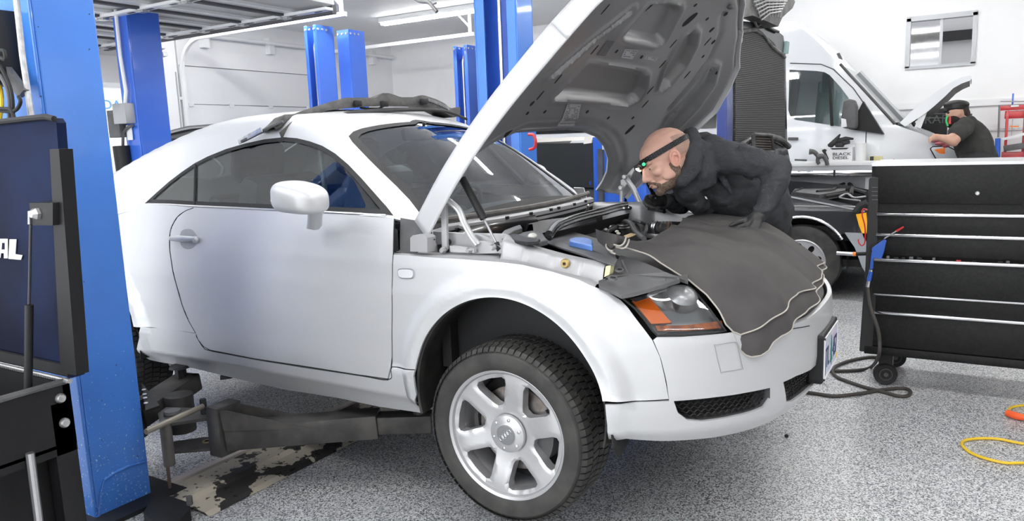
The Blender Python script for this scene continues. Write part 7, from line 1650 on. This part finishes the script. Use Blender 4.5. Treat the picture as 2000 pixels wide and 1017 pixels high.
for s in (1, -1):
    e_ = pempty('eye', H(.084, s*.031, -.004), MAN)
    MB().ellipsoid(H(.077, s*.030, -.005), (.0112,)*3, 10).build('eyeball', mat('eye_white', (.72, .68, .64), .2), e_)
    MB().ellipsoid(H(.0872, s*.031, -.008), (.003*1, .0055, .0055), 8, RM).build('iris', mat('iris_brown', (.06, .05, .04), .2), e_)
    G = []
    for ph in np.linspace(.0, 1.35, 7): G.append([H(.079, s*.030, -.005)+(F_*cos(a)*cos(ph)+L0*sin(a)*cos(ph)+U0*sin(ph))*.0142 for a in np.linspace(-1.8, 1.8, 16)])
    MB().grid(G).build('upper_eyelid', M['skin'], e_)
    G = []
    for ph in np.linspace(-.38, -1.4, 6): G.append([H(.079, s*.030, -.005)+(F_*cos(a)*cos(ph)+L0*sin(a)*cos(ph)+U0*sin(ph))*.0140 for a in np.linspace(-1.8, 1.8, 16)])
    MB().grid(G).build('lower_eyelid', M['skin'], e_)
    MB().tube([H(.099, s*.010, .012), H(.098, s*.026, .018), H(.086, s*.044, .014)], [.003, .0042, .002], 8).build('eyebrow', mat('brow_brown', (.14, .08, .05), .8), MAN)
# short beard and stubble hair: thin shells hugging the skull
m = M['beard'] = mat('brown_grey_beard', (.16, .10, .07), .9); nb_ = noise(m, 160, 4, .7); rb_ = ramp(m, nb_.outputs[0], [(.35, (.09, .055, .04)), (.55, (.22, .15, .11)), (.75, (.38, .32, .27))]); lk(m, rb_.outputs[0], bsdf(m).inputs['Base Color']); bump(m, nb_.outputs[0], .9, .006)
blob('beard', M['beard'], MAN, [he(.006, .054, -.052, .024, .016, .034), he(.006, -.054, -.052, .024, .016, .034), he(.046, 0, -.086, .0505, .0505, .034), he(.082, 0, -.104, .021, .0275, .020), he(.020, .0, -.064, .060, .0655, .040), ('t', [H(.108, 0, -.0565), H(.100, .020, -.062), H(.088, .030, -.078)], [.006, .0055, .007]), ('t', [H(.108, 0, -.0565), H(.100, -.020, -.062), H(.088, -.030, -.078)], [.006, .0055, .007])], .0036, 3)
MB().tube([H(.108, .016, -.071), H(.111, .0, -.070), H(.108, -.016, -.071)], [.002, .0042, .002], 8).build('lips', mat('lip_pink', (.50, .24, .20), .45), MAN)
mhair = mat('clipped_hair', (.30, .21, .17), .95); 
nt = mhair.node_tree; hn2 = noise(mhair, 260, 3, .7); rr_ = ramp(mhair, hn2.outputs[0], [(.36, (.52, .33, .26)), (.66, (.27, .19, .155))]); lk(mhair, rr_.outputs[0], bsdf(mhair).inputs['Base Color'])
G = []
for i, el in enumerate(np.linspace(-.55, .42, 12)):
    row = []
    for az in np.linspace(radians(98), radians(262), 34):
        top = .42-.0; e2 = -.55+(el+.55)*(0.55+.45*abs(sin(az))**.6) ; row.append(H(-.018+.1008*cos(e2)*cos(az), .0798*cos(e2)*sin(az), .030+.0888*sin(e2)))
    G.append(row)
MB().grid(G).build('clipped_hair', mhair, MAN)
# ---- gloved hands
def hand(name, wrist, palm, knuckles, fingers, thumb, mt, rad=.0105):
    parts = [('t', [wrist, palm], [.030, .030])]
    for kn in knuckles: parts.append(('t', [wrist*.5+palm*.5, kn], [.022, .0135]))
    for fg in fingers: parts.append(('t', fg, [rad*1.1]+[rad]*(len(fg)-2)+[rad*.82]))
    parts.append(('t', thumb, [.017, .013, .011, .009][:len(thumb)]))
    return blob(name, mt, MAN, parts, .0036, 4)
w_ = A(1489, 415, 3.15)
kn = [A(1458, 431, 3.125), A(1462, 438, 3.10), A(1468, 444, 3.08), A(1476, 448, 3.075)]
fg = [[kn[0], A(1446, 433, 3.11), A(1436, 436, 3.10), A(1427, 440, 3.10)], [kn[1], A(1449, 442, 3.08), A(1440, 446, 3.07), A(1432, 450, 3.07)], [kn[2], A(1458, 449, 3.06), A(1450, 453, 3.05), A(1443, 456, 3.05)], [kn[3], A(1470, 453, 3.055), A(1465, 456, 3.05), A(1459, 459, 3.05)]]
hand('gloved_hand', w_, A(1473, 430, 3.12), kn, fg, [A(1476, 425, 3.17), A(1462, 426, 3.19), A(1450, 430, 3.19)], M['nitrile'])
w2 = A(1306, 393, 3.45)
kn = [A(1272, 384, 3.38), A(1270, 389, 3.36), A(1271, 394, 3.35), A(1275, 399, 3.345)]
fg = [[kn[0], A(1264, 385, 3.36), A(1263, 390, 3.34), A(1270, 393, 3.335)], [kn[1], A(1261, 390, 3.345), A(1260, 396, 3.33), A(1268, 399, 3.325)], [kn[2], A(1264, 396, 3.335), A(1264, 401, 3.32), A(1272, 403, 3.32)], [kn[3], A(1270, 401, 3.33), A(1271, 405, 3.32), A(1279, 406, 3.32)]]
hand('gloved_hand', w2, A(1286, 390, 3.41), kn, fg, [A(1290, 382, 3.40), A(1280, 379, 3.36), A(1273, 381, 3.34)], M['nitrile'])
# ---- head torch and pen light
HT = thing('head_torch', 'black head torch with a perforated strap worn on the bald mechanic forehead', 'head torch', hc)
G = []; n_ = 60
def bandpt(a, h): r0 = 1.035; c_, s_ = cos(a), sin(a); return H(-.018+.1015*r0*c_+(.012 if c_ > 0 else 0)*c_, .0815*r0*s_, .034-.004*c_+h)
MB().grid([[bandpt(a, h) for a in np.linspace(0, 2*pi, n_)] for h in (-.011, -.004, .004, .011)]).build('strap', M['black'], HT)
o = COL.objects[-1]
mb = MB()
for k in range(26):
    a = radians(20)+k*radians(6); 
    for h in (-.005, .005): mb.ellipsoid(bandpt(a, h+(.002 if k % 2 else -.002))*1.0+L0*.0006, (.0018, .0018, .0018), 4)
mb.build('strap_dots', M['grey_plastic'], HT)
lc = H(.106, .004, .022)
MB().obox(lc, F_, L0, (.016, .036, .014), .005).tube([lc+L0*.036, lc+L0*.036+F_*.014-U0*.004], .015, 14).tube([lc-L0*.036, lc-L0*.036+F_*.014], .014, 12).build('lamp_body', M['black'], HT)
MB().ellipsoid(lc+L0*.056+F_*.002-U0*.002, (.0075,)*3, 8).build('green_button', mat('green_led', (.05, .55, .25), .3, emit=(.05, .8, .3), es=.6), HT)
MB().lathe([(0, .004), (.011, .004), (.013, 0)], lc+F_*.016+L0*.004-U0*.010, F_-U0*.8, 16).build('lamp_lens', mat('warm_led', (1, .95, .85), .2, emit=(1, .92, .78), es=6), HT)
MB().ellipsoid(lc+F_*.012+L0*.018-U0*.012, (.006, .007, .006), 6).build('orange_bezel', M['orange'], HT)
PN_ = thing('pen_light', 'slim black pen light held upright in the gloved hand of the bald mechanic', 'pen light', A(1270, 360, 3.36))
MB().tube([A(1250, 327, 3.20), A(1275, 377, 3.33)], .0085, 12).build('barrel', M['black_gloss'], PN_); MB().tube([A(1275, 377, 3.355), A(1281, 388, 3.36)], .0022, 8).build('probe', M['steel'], PN_)
MB().tube([A(1257, 330, 3.20), A(1271, 358, 3.27)], .0028, 6).build('pocket_clip', M['grey_plastic'], PN_)
# ================================================================== second mechanic
T7 = 7.42
MN2 = thing('person', 'long-haired mechanic in a dark cap and charcoal t-shirt bending over the open white van', 'person', V(*A(1905, 320, T7)[:2], 0))
M['shirt'] = varied('charcoal_shirt', (.040, .040, .038), (.028, .028, .027), 6, .9, bmp=.3); M['skin2'] = skinmat('tanned_skin', (.50, .29, .21), (.58, .35, .26))
B = lambda x, y, d=0: atd(x, y, T7+d)
blob('t_shirt', M['shirt'], MN2, [('t', [B(1887, 246), B(1896, 268, .05), B(1907, 300, .05), B(1911, 326, .05)], [.11, .165, .17, .18]), ('t', [B(1884, 246, -.12), B(1871, 260, -.22)], [.09, .088]), ('t', [B(1880, 246, .2), B(1868, 258, .22)], [.09, .085])], .016, 4, (.12, .03))
blob('bare_arm', M['skin2'], MN2, [('t', [B(1870, 260, -.2), B(1864, 271, -.24), B(1862, 276, -.24)], [.066, .058, .052]), ('t', [B(1862, 275, -.24), B(1846, 271, -.22), B(1832, 268, -.2)], [.052, .042, .030]), ('e', B(1828, 267, -.2), (.05, .035, .03))], .012, 3)
for k in range(4): pass
blob('hand', M['skin2'], MN2, [('t', [B(1831, 268, -.2), B(1824, 269, -.2)], [.03, .028])]+[('t', [B(1825, 266+k*2, -.2), B(1819, 268+k*2, -.2), B(1815, 271+k*2, -.2)], [.011, .010, .009]) for k in range(4)]+[('t', [B(1828, 264, -.2), B(1822, 263, -.2)], [.012, .010])], .006, 2)
blob('head', M['skin2'], MN2, [('e', B(1866, 220), (.085, .085, .105)), ('e', B(1861, 227), (.06, .065, .08)), ('t', [B(1870, 230), B(1877, 238)], [.06, .07]), ('t', [B(1855, 220), B(1851, 225)], [.012, .016]), ('e', B(1875, 221, -.08), (.012, .01, .025))], .008, 3)
blob('beard', mat('dark_beard', (.022, .017, .015), .9), MN2, [('e', B(1861, 237, -.01), (.07, .07, .07)), ('e', B(1865, 240), (.06, .06, .07))], .010, 2)
blob('hair', mat('dark_brown_hair', (.045, .032, .025), .9), MN2, [('e', B(1879, 214), (.06, .09, .09)), ('t', [B(1880, 214), B(1886, 224), B(1884, 232)], [.05, .045, .03]), ('t', [B(1884, 208), B(1891, 205)], [.02, .008])], .010, 2)
blob('flat_cap', M['black'], MN2, [('e', B(1868, 205), (.115, .10, .05)), ('e', B(1866, 211), (.10, .095, .045)), ('t', [B(1856, 212), B(1846, 217)], [.05, .02])], .010, 3)
MB().ellipsoid(B(1852, 220, -.09), (.012,)*3, 6).build('eye', M['black'], MN2)
blob('trousers', M['trouser'], MN2, [('t', [B(1906, 322, .0), V(*B(1904, 330, -.1)[:2], .5), V(*B(1904, 330, -.1)[:2], .08)], [.17, .11, .08]), ('t', [B(1912, 322, .15), V(*B(1916, 330, .2)[:2], .5), V(*B(1916, 330, .2)[:2], .08)], [.17, .11, .08])], .02, 3)
for d in (-.1, .2): c = V(*B(1908, 330, d)[:2], .05); blob('boot', M['black'], MN2, [('e', c-V(.06, 0, 0), (.13, .05, .05)), ('t', [c, c+V(0, 0, .08)], [.05, .06])], .012, 2)
LN = MB().tube(spline([B(x, y, -.12) for x, y in ((1850, 226), (1848, 236), (1851, 246))], 4), .010, 6); tag(LN.build('green_cord', mat('green_cord', (.05, .45, .14), .5)), 'short green cord hanging before the face of the capped mechanic', 'cord')
LN = MB().tube([B(1855, 228, -.12), B(1855, 242, -.12)], .012, 6); tag(LN.build('red_string', M['red']), 'short red cord hanging beside the green one at the van', 'cord')
